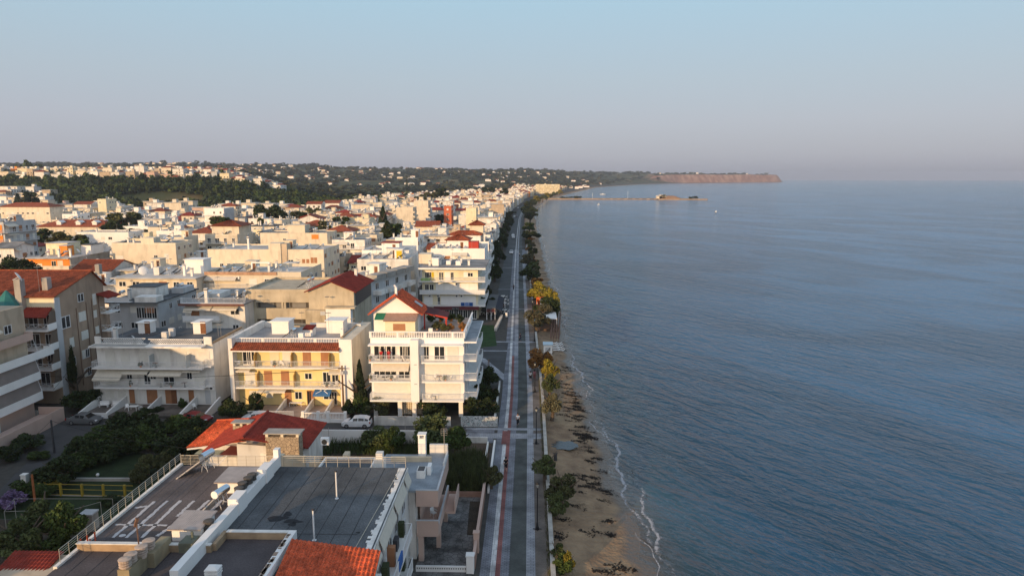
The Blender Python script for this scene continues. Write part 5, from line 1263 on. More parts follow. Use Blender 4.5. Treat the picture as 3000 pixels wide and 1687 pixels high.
h.shed(h.w-6, h.w-1.5, 7, 11, H+.22, 3.2, WHITE2, False); h.heater(h.w*.55, 4, H+.22); h.heater(h.w*.6, 8, H+.22); h.heater(h.w*.7, 5.5, H+.22); h.dish(h.w*.28, 2.5, H+1.0, 2.6, 1.1, .6); h.chimney(h.w*.78, 3, H+.22, 2.2, WHITE2); h.chimney(h.w*.9, 2, H+.22, 1.6); h.box('tank_shed', h.w*.36, h.w*.43, 4, 6, H+.22, H+2, WHITE)
# third row landmarks
h, H = lm(AB, 'large cream blind walled block with four small windows, grey shaded right side', 327, 514, 716, 209, 11, 5, 'the large cream blind block', wall=CREAM, front='N', right='W', n=1, seed=41)
for px, wz, wd, hh, k in ((345, 5.2, 2.2, 1.7, 1), (455, 4.2, 1.2, .9, 0), (422, 6.0, .7, 1.0, 0), (486, 4.6, 1.3, 1.7, 1), (486, 10, 1.7, 1.5, 0)): (h.window if k == 0 else h.shutter)('front', atY(px, 800, 209).x-h.o.location.x, H-wz, wd, hh)
h.box('stair_house', h.w*.46, h.w*.66, .1, 4.2, H, H+2.0, CREAM)
h, H = lm(AB, 'orange fronted block with pale balcony, long shaded side, penthouses on top', 78, 203, 757, 196, 19, 4, 'the orange fronted block', wall=ORANGE, front='N', right='B', rm=RPALE, roof='slab', n=0, seed=42)
for z in (H-2.95, H-5.9): h.balcony('front', -1.6, h.w+.6, z, 1.5, 'solid', CREAM)
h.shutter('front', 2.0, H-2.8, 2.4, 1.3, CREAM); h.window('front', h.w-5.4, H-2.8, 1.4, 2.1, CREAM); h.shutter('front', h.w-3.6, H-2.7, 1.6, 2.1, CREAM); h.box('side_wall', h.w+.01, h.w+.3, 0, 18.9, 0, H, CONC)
h.shed(.4, 7, 8, 14, H+.22, 3.4, PALEY, False, RPALE, 'penthouse'); h.shed(6.8, 9.2, 4.5, 7.5, H+.22, 3.0, ORANGE, False, RPALE, 'penthouse'); h.shed(10.4, 13.4, 9, 15, H+.22, 2.8, WHITE2, False, RDARK, 'penthouse'); h.heater(4.8, 2.2, H+.22); h.chimney(8.6, 1.6, H+.22, 2.0); h.chimney(11.6, 2.2, H+.22, 2.0); h.dish(h.w-1, 6, H+1.2, 1.8)
h, H = lm(AB, 'cream block with blind central tower between balustraded balcony and brown shutters', 608, 948, 735, 204, 17, 4, 'the blind cream tower block', wall=CREAM, front='N', right='W', rm=RPALE, n=1, seed=43)
U = lambda px: atY(px, 800, 204).x-h.o.location.x
h.box('tower', U(793), U(828), -.6, 3, 0, H+2.4, CREAM); h.box('recess', U(828)+.02, U(845), -.3, 3, 0, H+2.2, BEIGE)
h.balcony('front', U(625), U(708), H-5.9, 1.2, None, CREAM); h.balustrade('front', U(625), U(708), H-5.9, .9, None, 1.15); h.balcony('front', U(884), h.w, H-5.9, 1.2, None, WHITE2); h.balustrade('front', U(884), h.w, H-5.9, .9, None, 1.15)
for px in (646, 667, 684): h.window('front', U(px), H-5.8, 1.1, 2.1)
for px, hh in ((887, 1.2), (899, 1.2), (912, 1.7), (922, 1.7)): h.shutter('front', U(px), H-3.6, .9, hh, SHUTB)
h.window('front', U(744), H-3.6, 1.7, 1.0); h.window('front', U(846), H-3.6, 1.6, 1.0); h.chimney(U(725), 2, H, 3.4, WHITE2)
for k in range(3): h.heater(U(860)+k*4.0, 4, H+.06)
h, H = lm(AB, 'cream block with one orange panel at its right end, heaters on the roof', 762, 958, 686, 254, 13, 4, 'the orange panel block', wall=CREAM, front='n', right='W', seed=44)
h.shutter('front', h.w-5.8, H-1.8, 2.6, 1.7, ORANGE, out=.02); h.shed(h.w*.35, h.w*.62, 4, 9, H, 3.0, CREAM, False)
h, H = lm(AB, 'cream four storey house under a broad red hipped roof, dark shaded side', 600, 695, 690, 262, 15, 4, 'the broad red hipped house', wall=CREAM, front='B', right='W', n=1, seed=45)
h.shed(1.5, h.w-.5, 3, 14, H, 3.4, CREAM, False, TILE, 'penthouse'); h.hip(1.5, h.w, 3, 14, H+3.5, 2.0, TILE, .8)
h, H = lm(AB, 'white seafront block with red roofed penthouse and long white parapet', 1262, 1420, 737, 193, 15, 4, 'the red penthouse block', wall=WHITE2, front='A', right='B', rm=RPALE, par=.9, n=0, seed=46)
U = lambda px: atY(px, 730, 193).x-h.o.location.x
h.shed(U(1302), U(1366), 7, 13, H, 2.6, WHITE2, True, TILE, 'penthouse'); h.hip(U(1302), U(1366), 7, 13, H+2.7, 1.4, TILE, .7); h.box('red_shelter', U(1368), U(1397), 6, 10, H+.05, H+2.2, mat('red_painted_wood', (.42, .045, .03)))
for k in range(4): h.heater(U(1280)+k*1.8, 3, H+.06); 
h, H = lm(AB, 'white seafront block with two red roofs one above the other', 1310, 1432, 712, 226, 15, 4, 'the seafront twin red roofs', wall=WHITE2, front='S', right='B', n=0, seed=47)
h.shed(.6, h.w-3, 4, 9, H, 2.3, WHITE2, False, TILE, 'penthouse'); h.hip(.6, h.w-3, 4, 9, H+2.4, 1.2, TILE, .6); h.shed(h.w-7, h.w-2.4, 9.5, 14, H, 5.2, CREAM, True, TILE, 'penthouse'); h.hip(h.w-7, h.w-2.4, 9.5, 14, H+5.3, 1.5, TILE, .6); h.chimney(h.w-1.6, 3, H, 2.6)
h, H = lm(AB, 'tall white box of a block with blind front and curved rooftop shed', 1157, 1224, 700, 214, 12, 5, 'the tall white box block', wall=WHITE2, front='n', right='B', n=1, seed=48)
h, H = lm(AB, 'white block with brown roofed penthouse in the middle of its terrace', 1060, 1198, 741, 190, 13, 4, 'the brown roofed penthouse block', wall=WHITE2, front='A', rm=RPALE, par=.8, n=0, seed=49)
h.shed(h.w*.36, h.w*.74, 4, 9, H, 2.4, WHITE2, True, TILED, 'penthouse'); h.heater(3, 3, H+.06); h.heater(6, 6, H+.06)
h, H = lm(AB, 'white terraced block with yellow door and clutter of tanks on its roof', 1046, 1196, 765, 172, 14, 4, 'the yellow door roof', wall=WHITE, front='S', rm=RPALE, n=1, seed=50)
h.shed(h.w*.66, h.w*.82, 5, 8, H, 2.4, WHITE, False); h.shutter('front', h.w*.7, H+.1, 1.4, 2.0, mat('yellow_panel', (.62, .46, .03)), out=-4.95); h.heater(2.5, 3, H+.06); h.heater(5, 5, H+.06); h.dish(h.w*.8, 3, H, 1.8)
h, H = lm(AB, 'grey shaded block with orange end and stacked balconies at the left edge', -32, 10, 655, 226, 15, 6, 'the left edge block', wall=GREYR, front='B', right='B', n=1, seed=51)
tag(h.box('orange_end', -.1, h.w-.6, -.12, -.01, 0, H-.5, ORANGE))
h, H = lm('house', 'small pale house with grey pediment at the left edge below the shaded block', -20, 40, 727, 214, 9, 3, wall=WHITE, front='W', right='B', roof='gable', rm=RGREY, seed=52)
h, H = lm(AB, 'long cream building under a red hipped roof with three white dormers', 108, 318, 664, 326, 14, 3, 'the white dormered roof', wall=CREAM, front='W', roof='hip', n=0, lod=1, seed=53)
for k in (.28, .55, .78):
    x = h.w*k; o = h.box('dormer', x-1.1, x+1.1, 1.5, 4.5, H+.6, H+1.9, WHITE2); MB().hexa([(x-1.5, 1.2, H+1.9), (x+1.5, 1.2, H+1.9), (x, 1.2, H+2.9)], [(x-1.5, 5, H+1.9), (x+1.5, 5, H+1.9), (x, 5, H+2.9)]).build('dormer_roof', WHITE2, o)
h, H = lm('house', 'long low white house in front of the dormered roof, grey right side', 224, 376, 683, 286, 12, 3, 'the long low white house', wall=WHITE2, front='W', right='W', n=.4, heat=False, seed=54)
h, H = lm(AB, 'terracotta and yellow block standing tall in the middle of town', 1300, 1322, 606, 440, 12, 5, 'the terracotta and yellow block', wall=TERRA, front='W', right='W', lod=1, n=.3, seed=55)
h, H = lm(AB, 'pale yellow tower with one sunlit blind wall above the seafront roofs', 1365, 1395, 612, 400, 12, 6, 'the pale yellow tower', wall=PALEY, front='n', right='W', lod=1, n=.3, seed=56)
h, H = lm(AB, 'cream blind tower with a white top floor, middle of town', 1160, 1210, 610, 410, 13, 6, 'the cream blind tower', wall=CREAM, front='N', right='B', lod=1, n=.5, seed=57)
h, H = lm(AB, 'broad beige block left of the cream blind tower', 1212, 1254, 590, 450, 12, 7, wall=CREAM, front='N', right='B', lod=1, n=.5, seed=58)
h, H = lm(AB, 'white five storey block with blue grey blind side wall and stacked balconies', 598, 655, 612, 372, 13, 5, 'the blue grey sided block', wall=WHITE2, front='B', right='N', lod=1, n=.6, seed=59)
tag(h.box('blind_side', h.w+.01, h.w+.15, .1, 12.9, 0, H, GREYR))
h, H = lm(AB, 'yellow ended block among white ones under the forest', 285, 310, 585, 500, 13, 5, 'the yellow ended block', wall=PALEY, front='n', right='W', lod=1, n=.5, seed=60)
h, H = lm(AB, 'long red tiled row roof at the left edge', 0, 145, 606, 420, 12, 3, 'the red tiled row', wall=CREAM, roof='hip', front='W', lod=1, n=.5, seed=61)
h, H = lm('hotel', 'long pale hotel block rising above the far end of the beach', 1570, 1640, 541, 1500, 22, 7, wall=PALEY, front='B', right='B', lod=1, n=.3, seed=62)

# ------------------------------------------------------------ the rest of the town, house by house
R2 = random.Random(2024)
WALLS = [(WHITE, 'white'), (WHITE, 'white'), (WHITE2, 'whitewashed'), (CREAM, 'cream'), (CREAM, 'cream'), (CREAM, 'cream'), (PALEY, 'yellowish'), (BEIGE, 'beige'), (PINKISH, 'pinkish'), (GREYR, 'grey'), (ORANGE, 'orange')]
WW = [7, 7, 4, 5, 4, 4, 2.5, 2, 1, 1.2, .25]
cells = []
y = 178.0; row = 0
while y < 2050:
    dep = R2.uniform(10, 13.5); xr = pr(y)-11.5
    if y > 900: xr = rb(y)-lerp(14, 40, sm((y-900)/600))
    x = xr-R2.uniform(0, 1); col = 0
    while x > -.80*y-30:
        w = R2.uniform(8, 14.5); x -= w
        cells.append((y+R2.uniform(-1, 1), x, w-R2.uniform(.8, 2.0), dep-R2.uniform(.5, 2)))
        col += 1; x -= 5.5+R2.uniform(0, 2) if col % 3 == 0 else R2.uniform(.2, 1.2)
    row += 1; y += dep+(7.5 if row % 2 == 0 else 2.0)
def allowed(x, y, w, d):
    a = -(x+w/2)/y
    for q in OCC:
        if x < q[1] and x+w > q[0] and y < q[3] and y+d > q[2]: return False
    # the wooded slope and the fields keep free of town blocks
    f = 585+120*sm((.30-a)/.15)+R2.uniform(-14, 14)
    if a > .16 and y > f+400*sm((.30-a)/.1) and not (a > .36 and 800 < y < 1060) and not (a > .70 and y < 720): return False
    if y > 1250 and a > .02+.09*sm((1700-y)/400): return False
    if y > 1250 and (x+w) < rb(y)-240: return False
    return True
NEARN = 248; placed = 0; FAR = []
cands = sorted(c for c in cells)
USED = {}
def place_words(x, y):
    best = min(LAND, key=lambda q: hypot(q[1]-x, (q[2]-y)*.8)); dx = x-best[1]; dy = y-best[2]
    if abs(dy) > abs(dx)*.9: k = 'behind' if dy > 0 else 'in front of'
    else: k = 'right of' if dx > 0 else 'left of'
    if hypot(dx, dy) > 45: k = 'well '+k
    return k+' '+best[0]
for (y, x, w, d) in cands:
    if not allowed(x, y, w, d): continue
    px0, py0 = proj(x, y, 0); px1, _ = proj(x+w, y, 0)
    if px1 < -60 or px0 > 1700: continue
    wm, wn = R2.choices(WALLS, WW)[0]; nf = R2.choices((2, 3, 4, 5), (1.2, 4, 4.2, .8))[0]
    if y < 420 and nf > 4: nf = 4
    H = nf*R2.uniform(2.8, 3.05)+R2.uniform(-.2, .5); z0 = tz(x+w/2, y+d/2)
    if y > 850: H = min(H, 9)
    pt = proj(x, y, z0+H+2.5)[1]; clash = False
    for b in BOXES:
        if y < b[4]-2 and px0 < b[1] and px1 > b[0] and pt < b[3]:
            lim = b[3]+12; zz = atY((px0+px1)/2, lim, y).z-2.4-z0
            if zz < 5.5: clash = True; break
            H = min(H, zz); nf = max(2, int(H/2.85))
    if clash: continue
    roof = R2.choices(('flat', 'slab', 'hip', 'gable'), (6, 4, 1.5, .5))[0]
    if placed < NEARN and y < 640:
        lod = 0 if y < 250 else 1
        fr = R2.choice('BBBASSGWWnN'); rg = R2.choice('BBSWWnN')
        rw = {'flat': 'flat roofed', 'slab': 'slab roofed', 'hip': 'red hipped', 'gable': 'red gabled'}[roof]
        fw = {'B': 'balconied', 'A': 'awninged', 'S': 'terraced', 'G': 'balconied', 'W': 'windowed', 'n': 'plain', 'N': 'blind'}[fr]
        nw = {2: 'two', 3: 'three', 4: 'four', 5: 'five'}[nf]
        lab = '%s %s %s %s storey block %s' % (wn, fw, rw, nw, place_words(x, y))
        if lab in USED: lab = lab.replace(' block ', (' narrower' if w < USED[lab] else ' wider')+' block ', 1)
        USED.setdefault(lab, w)
        simple('town_house', lab, x, y, w, d, nf, H=H, wall=wm, roof=roof, rm=R2.choice((RGREY, RPALE, RPALE, RDARK)) if roof in ('flat', 'slab') else R2.choice((TILE, TILE, TILED)), front=fr, right=rg, left='n', z0=z0, lod=lod, seed=int(x*31+y*17), group='houses of the town', n=1.0, heat=R2.random() < .85, par=R2.choice((0, .4, .8)))
        placed += 1
    else: FAR.append((x, y, w, d, H, z0, wm, roof))
def far_town():
    mats = [WHITE, WHITE2, CREAM, PALEY, BEIGE, PINKISH, GREYR, ORANGE, TILE, RPALE, GLASSF, TILED]; ix = {m.name: i for i, m in enumerate(mats)}
    mb = MB(); r = random.Random(77)
    for x, y, w, d, H, z0, wm, roof in FAR:
        m = ix[wm.name]; mb.box(x, x+w, y, y+d, z0-4, z0+H, m)
        if roof in ('hip', 'gable'):
            x0, x1, y0, y1 = x-.6, x+w+.6, y-.6, y+d+.6; zr = z0+H+.05; k = min(w, d)*.2; c = min(w, d)*.45 if roof == 'hip' else 0; t = 8 if r.random() < .7 else 11; ym = (y0+y1)/2
            a, b, c_, e = (x0, y0, zr), (x1, y0, zr), (x1, y1, zr), (x0, y1, zr); p, q = (x0+c, ym, zr+k), (x1-c, ym, zr+k)
            mb.poly([a, b, q, p], t); mb.poly([c_, e, p, q], t); mb.poly([b, c_, q], t if roof == 'hip' else m); mb.poly([e, a, p], t if roof == 'hip' else m)
        else:
            mb.box(x-.3, x+w+.3, y-.8, y+d, z0+H, z0+H+.3, 9)
            if r.random() < .6: q = x+r.uniform(.2, .6)*w; mb.box(q, q+3, y+3, y+6.5, z0+H+.3, z0+H+2.6, m)
        nf = max(2, int(H/3)); 
        if r.random() < .75:
            for f in range(nf):
                n = int(w/3.2)
                for k in range(n):
                    if r.random() < .7: a = x+(k+.3)*w/n; mb.box(a, a+1.5, y-.06, y-.01, z0+f*3+.7, z0+f*3+2.2, 10)
                if f and r.random() < .6: mb.box(x, x+w, y-1.2, y-.02, z0+f*3-.1, z0+f*3+.5, m)
        for f in range(nf):
            for k in range(3):
                if r.random() < .6: a = y+(k+.3)*d/3; mb.box(x+w+.01, x+w+.06, a, a+1.4, z0+f*3+.7, z0+f*3+2.2, 10)
    tag(mb.build('far_town', mats), 'the distant part of town, pale houses packed to the forest and the far beach', 'town', kind='stuff')
far_town()
print('houses', placed, 'far', len(FAR))
# scattered farmhouses on the hills and houses along the far coast
R3 = random.Random(5); mb = MB()
def hamlet(n, fpx, fY, name, label):
    mb = MB()
    for k in range(n):
        Y = fY(); px = fpx(); x = (px-1551)/F*Y; 
        if x > rb(Y)-25: continue
        z = tz(x, Y); w = R3.uniform(9, 20); d = 9; H = R3.uniform(4, 8); mb.box(x, x+w, Y, Y+d, z-3, z+H, R3.choice((0, 0, 1)))
        e = [(x-.5, Y-.5, z+H), (x+w+.5, Y-.5, z+H), (x+w+.5, Y+d+.5, z+H), (x-.5, Y+d+.5, z+H)]; p, q = (x+3, Y+d/2, z+H+2.2), (x+w-3, Y+d/2, z+H+2.2); t = R3.choice((2, 2, 3))
        mb.poly([e[0], e[1], q, p], t); mb.poly([e[2], e[3], p, q], t); mb.poly([e[1], e[2], q], t); mb.poly([e[3], e[0], p], t)
    tag(mb.build(name, [WHITE2, CREAM, TILE, RPALE]), label, 'houses', kind='stuff')
hamlet(260, lambda: R3.uniform(250, 1750), lambda: R3.uniform(1900, 3300), 'hill_houses', 'white farmhouses scattered over the wooded hills on the skyline')
hamlet(70, lambda: R3.uniform(40, 700), lambda: R3.uniform(800, 1150), 'ridge_houses', 'pale red roofed houses along the ridge above the forest')
hamlet(40, lambda: R3.uniform(1900, 2260), lambda: R3.uniform(3700, 5600), 'cape_houses', 'tiny white houses along the top of the red cliffs')
# ------------------------------------------------------------ trees and shrubs
def leafmat(name, c, v=.45):
    m = mat(name, c, .75, v, 1.6, 0, fine=.35, objvar=.18, spec=.15)
    b = m.node_tree.nodes['Principled BSDF']; return m
L_DARK = leafmat('leaf_dark', (.030, .044, .016)); L_GREEN = leafmat('leaf_green', (.050, .075, .020)); L_OLIVE = leafmat('leaf_olive', (.085, .090, .038))
L_TAM = leafmat('leaf_tamarisk', (.075, .095, .036)); L_YEL = leafmat('leaf_yellow', (.23, .19, .028)); L_RUST = leafmat('leaf_rust', (.24, .115, .035)); L_GREY = leafmat('leaf_grey', (.10, .095, .055)); L_PINE = leafmat('leaf_pine', (.030, .046, .022))
L_REED = leafmat('leaf_reed', (.060, .075, .028)); L_PURP = leafmat('leaf_purple', (.16, .11, .20))
def crown_data(seed, n, leaf, lobes=9, shape='round', droop=0.0):
    r = np.random.RandomState(seed); 
    if shape == 'cone':
        t = r.rand(n)**.7; z = 1-t*2; rad = (t*.95+.05)*(.55+.5*r.rand(n)**.5)*.62; a = r.rand(n)*2*pi
        P = np.stack([rad*np.cos(a), rad*np.sin(a), z], 1)
    else:
        cen = r.normal(size=(lobes, 3)); cen /= np.linalg.norm(cen, axis=1)[:, None]; cen *= (.42+.42*r.rand(lobes))[:, None]; cen[:, 2] *= .8
        rr = .22+.26*r.rand(lobes); k = r.randint(0, lobes, n); d = r.normal(size=(n, 3)); d /= np.linalg.norm(d, axis=1)[:, None]
        P = cen[k]+d*(rr[k]*(.62+.45*r.rand(n)))[:, None]
        P[:, 2] -= droop*np.maximum(0, np.hypot(P[:, 0], P[:, 1])-.5)
    u = r.normal(size=(n, 3)); u[:, 2] = u[:, 2]*.7+(.5 if droop == 0 else -.2); u /= np.linalg.norm(u, axis=1)[:, None]
    w = np.cross(u, r.normal(size=(n, 3))); w /= np.linalg.norm(w, axis=1)[:, None]; v = np.cross(u, w)
    s = leaf*(.6+.8*r.rand(n))[:, None]; el = (1.0+.9*r.rand(n))[:, None]
    a = P-w*s*.5-v*s*el*.5; b = P+w*s*.5-v*s*el*.35; c = P+w*s*.28+v*s*el*.6; d_ = P-w*s*.5+v*s*el*.3
    return np.stack([a, b, c, d_], 1).reshape(-1, 3), np.arange(n*4).reshape(-1, 4)
CROWN = {}
def crown(mt, lod, var, shape='round', droop=0):
    key = (mt.name, lod, var, shape)
    if key not in CROWN:
        n, lf = {0: (3400, .085), 1: (1100, .15), 2: (380, .26)}[lod]
        V, Fq = crown_data(var*31+lod*7+len(shape), n, lf, 11 if lod == 0 else 8, shape, droop); CROWN[key] = npmesh('crown', V, Fq, mt)
    return CROWN[key]
TR = {}
def trunk_mesh(var):
    if var in TR: return TR[var]
    r = random.Random(var); mb = MB(); p = Vector((0, 0, 0)); top = Vector((r.uniform(-.12, .12), r.uniform(-.12, .12), 1)); mid = top*.45+Vector((r.uniform(-.08, .08), r.uniform(-.08, .08), 0))
    mb.bar((0, 0, -.1), mid, .085, 0, 7, .062); mb.bar(mid, top, .062, 0, 7, .03)
    for k in range(6):
        a = 2*pi*k/6+r.random(); s = mid.lerp(top, r.random()); mb.bar(s, s+Vector((.45*cos(a), .45*sin(a), .45+r.random()*.3)), .032, 0, 5, .012)
    TR[var] = mb.mesh('trunk', BARK); return TR[var]
trn = [0]
def tree(name, label, x, y, z0, h, r, mt, lod=0, shape='round', group=None, trunk=.35, cat=None, droop=0, ry=None):
    trn[0] += 1; t = thing(name, label, cat or ('shrub' if trunk < .25 else 'tree'), (x, y, z0), (trn[0]*2.39) % 6.28, group)
    ch = h*(1-trunk*.75)/2
    link('crown', crown(mt, lod, trn[0] % 3, shape, droop), t, (0, 0, h-ch), 0, (r, ry or r*.93, ch))
    link('trunk', trunk_mesh(trn[0] % 4), t, (0, 0, 0), 0, (h*.9, h*.9, max(.3, h-ch*1.1))); return t
def tp(px, py, zc): p = at(px, py, zc); return p.x, p.y
# tamarisks along the sea wall
for px, py, zc, r, h, mt, lab in (
    (1597, 1366, 1.9, 1.65, 3.7, L_TAM, 'green tamarisk overhanging the promenade wall, nearer pair behind the lamp post'),
    (1645, 1432, 1.5, 2.0, 3.5, L_OLIVE, 'broad olive tamarisk on the sand beside the sea wall, largest of the near clump'),
    (1632, 1478, 1.0, 1.25, 2.4, L_TAM, 'small dark tamarisk at the foot of the near clump on the sand'),
    (1636, 1622, .4, .85, 1.7, L_TAM, 'grey green sapling by the sea wall at the bottom edge'),
    (1650, 1656, .3, 1.05, 1.6, L_GREEN, 'low bright green bush on the sand at the bottom edge'),
    (1664, 1650, .3, .7, 1.4, L_YEL, 'yellowing low bush right of the bright green bush on the sand'),
    (1617, 1192, 1.5, 1.65, 3.8, L_GREY, 'grey leaved upright tamarisk alone behind the sea wall'),
    (1584, 1052, 2.3, 2.5, 4.9, L_RUST, 'rust coloured tamarisk leaning over the promenade'),
    (1606, 1092, 1.9, 1.75, 4.2, L_YEL, 'yellow tinged tamarisk in front of the rust coloured one'),
    (1612, 1130, 1.4, 1.7, 3.6, L_TAM, 'dark green tamarisk nearest of the trio round the rust coloured tree'),
    (1574, 935, 2.4, 3.4, 5.4, L_GREY, 'grey leaved tamarisk beside the white beach bar canopies'),
    (1606, 905, 2.6, 3.7, 5.6, L_DARK, 'dark green tamarisk between the yellow trees and the water'),
    (1582, 858, 3.0, 4.4, 6.6, L_YEL, 'bright yellow sunlit tamarisk above the orange beach bar'),
    (1612, 870, 2.4, 3.0, 5.4, L_YEL, 'smaller yellow green tamarisk at the water side of the sunlit one'),
    (1595, 920, 2.0, 2.6, 4.6, L_GREY, 'greyish tamarisk behind the grey leaved one, towards the water'),
    (1553, 800, 2.5, 3.5, 5.2, L_DARK, 'dark round tamarisk beyond the sunlit yellow tree'),
    (1548, 768, 2.5, 4.2, 5.6, L_GREY, 'grey green tamarisk next beyond the dark round one'),
    (1560, 782, 2.0, 3.4, 4.6, L_TAM, 'small tamarisk on the sand beside the dark round one'),
    (1556, 690, 2.5, 5.0, 6.0, L_DARK, 'dark tree by the beach before the line of seafront trees'),
    (1552, 668, 3.0, 5.4, 6.6, L_GREEN, 'round tree by the beach, second in the far line')):
    x, y = tp(px, py, zc); z = beach_z(x, y) if x > pr(y)+2.1 else 0
    tree('tamarisk_tree' if h > 2.5 else 'bush', lab, x, y, z, h-z, r, mt, 0 if y < 200 else 1, trunk=.3 if h > 2.5 else .1, group='tamarisks along the beach', cat='tree' if h > 2.5 else 'shrub', droop=.25)
for k, (px, py) in enumerate(((1553, 636), (1548, 622), (1546, 611), (1553, 602), (1560, 596), (1569, 590), (1579, 586), (1590, 582), (1601, 578), (1613, 574), (1626, 570), (1640, 566))):
    x, y = tp(px, py, 4); tree('shore_tree', 'round tree in the unbroken line of trees along the far beach', x, y, 0, 9.5+(k % 3), 6+(k % 2)*1.5, (L_OLIVE, L_TAM, L_YEL)[k % 3] if k > 3 else L_DARK, 1, trunk=.2, group='tree line of the far beach')
# gardens left of the seafront road
for k, (px, py, r) in enumerate(((1466, 775, 3.2), (1462, 750, 3.6), (1470, 735, 3.4), (1478, 712, 4), (1482, 700, 4), (1486, 690, 4), (1490, 668, 4.5), (1497, 650, 5), (1500, 638, 5), (1505, 625, 5))):
    x, y = tp(px, py, 2.5); x = min(x, pr(y)-11.5); tree('garden_tree', 'dark tree in the shaded seafront gardens left of the road', x, y, 0, 5.5+(k % 3)*.8, r, L_DARK, 1, trunk=.15, group='dark garden trees along the road')
for k in range(24):
    y = 176+k*17; x = pr(y)-9.6-1.6*(k % 3); tree('garden_tree', 'dark tree in the shaded seafront gardens left of the road', x, y, 0, 4.2+(k % 4)*.7, 2.6+.4*(k % 3), (L_DARK, L_DARK, L_GREEN)[k % 3], 1, trunk=.12, group='dark garden trees along the road')
for k in range(22):
    y = 196+k*10.5+(k*7 % 5); x = pr(y)+2.9+.8*(k % 3); z = beach_z(x, y); tree('beach_shrub', 'low mixed shrub in the loose strip between promenade and far beach', x, y, z, 2.2+(k % 4)*.6, 1.7+.4*(k % 3), (L_OLIVE, L_DARK, L_RUST, L_TAM, L_GREY)[k % 5], 1, trunk=.1, group='shrub strip along the far beach', cat='shrub')
# hedge and trees by the white block
for px, py, zc, r, h, lab in ((1388, 1112, 2.3, 2.0, 4.2, 'dark shrub against the seaward balconies of the white block, farthest of the bed'), (1432, 1106, 1.6, 1.9, 3.4, 'dark shrub by the promenade, far corner of the bed'), (1402, 1150, 2.0, 2.1, 3.8, 'dark tall shrub in the middle of the bed beside the white block'), (1436, 1150, 1.5, 1.6, 3.0, 'dark shrub in the middle of the bed, promenade side'), (1385, 1195, 1.6, 1.9, 3.1, 'dark shrub under the white block corner'), (1425, 1192, 1.5, 2.1, 3.0, 'dark broad shrub behind the graffiti wall')):
    x, y = tp(px, py, zc); tree('evergreen_shrub', lab, x, y, 0, h, r, L_DARK, 0, trunk=.1, group='shrub bed beside the white block')
for px, py, zc, r, h, mt, shp, lab in (
    (1268, 1190, 1.7, 2.3, 3.3, L_DARK, 'round', 'round dark bush in front of the columns of the white block'),
    (1055, 1135, 3.4, 1.9, 7.6, L_PINE, 'cone', 'tall narrow conifer between the yellow and the white block'),
    (1022, 1192, 1.3, 1.4, 2.6, L_DARK, 'round', 'low bush beside the utility pole'),
    (1062, 1180, 1.9, 1.7, 3.8, L_GREEN, 'round', 'green bush at the foot of the tall conifer'),
    (1110, 1192, 1.5, 2.0, 3.0, L_OLIVE, 'round', 'olive bush left of the columns of the white block'),
    (682, 1195, 1.6, 2.3, 3.2, L_DARK, 'round', 'dark bush in the gap left of the yellow block'),
    (747, 1170, 2.2, 1.2, 4.2, L_DARK, 'round', 'climbing shrub against the lower balcony of the yellow block'),
    (728, 1205, .9, 1.5, 2.0, L_OLIVE, 'round', 'low olive shrub at the foot of the climbing shrub'),
    (535, 1180, 1.1, .7, 2.1, L_GREEN, 'round', 'slim potted tree on the terrace of the shaded white block'),
    (455, 1196, .8, 1.2, 1.3, L_DARK, 'round', 'low bush on the terrace of the shaded white block'),
    (215, 1100, 4.0, .8, 8.6, L_DARK, 'round', 'tall climber on the stained side wall of the tan block'),
    (235, 1170, 1.6, 2.8, 3.4, L_DARK, 'round', 'dark overgrown bush at the foot of the tan block'),
    (270, 1160, 1.6, 2.2, 3.2, L_DARK, 'round', 'dark bush between the tan block and the shaded white block'),
    (1270, 1268, 2.0, 3.2, 4.4, L_TAM, 'round', 'broad feathery tamarisk behind the white chimney'),
    (1336, 1285, 1.8, 2.3, 3.9, L_GREEN, 'round', 'dark feathery tamarisk right of the broad one behind the terrace'),
    (1098, 1278, 1.6, 2.1, 3.2, L_TAM, 'round', 'feathery shrub behind the dark flat annex roof, left one'),
    (1150, 1285, 1.5, 1.9, 3.0, L_GREEN, 'round', 'feathery shrub behind the dark flat annex roof, right one'),
    (1440, 1398, 1.3, 1.4, 2.9, L_OLIVE, 'round', 'olive shrub leaning over the promenade kerb beside the reeds')):
    x, y = tp(px, py, zc); tree('conifer' if shp == 'cone' else 'garden_bush', lab, x, y, 0, h, r, mt, 0, shp, trunk=.1, cat='tree' if h > 4.5 else 'shrub')
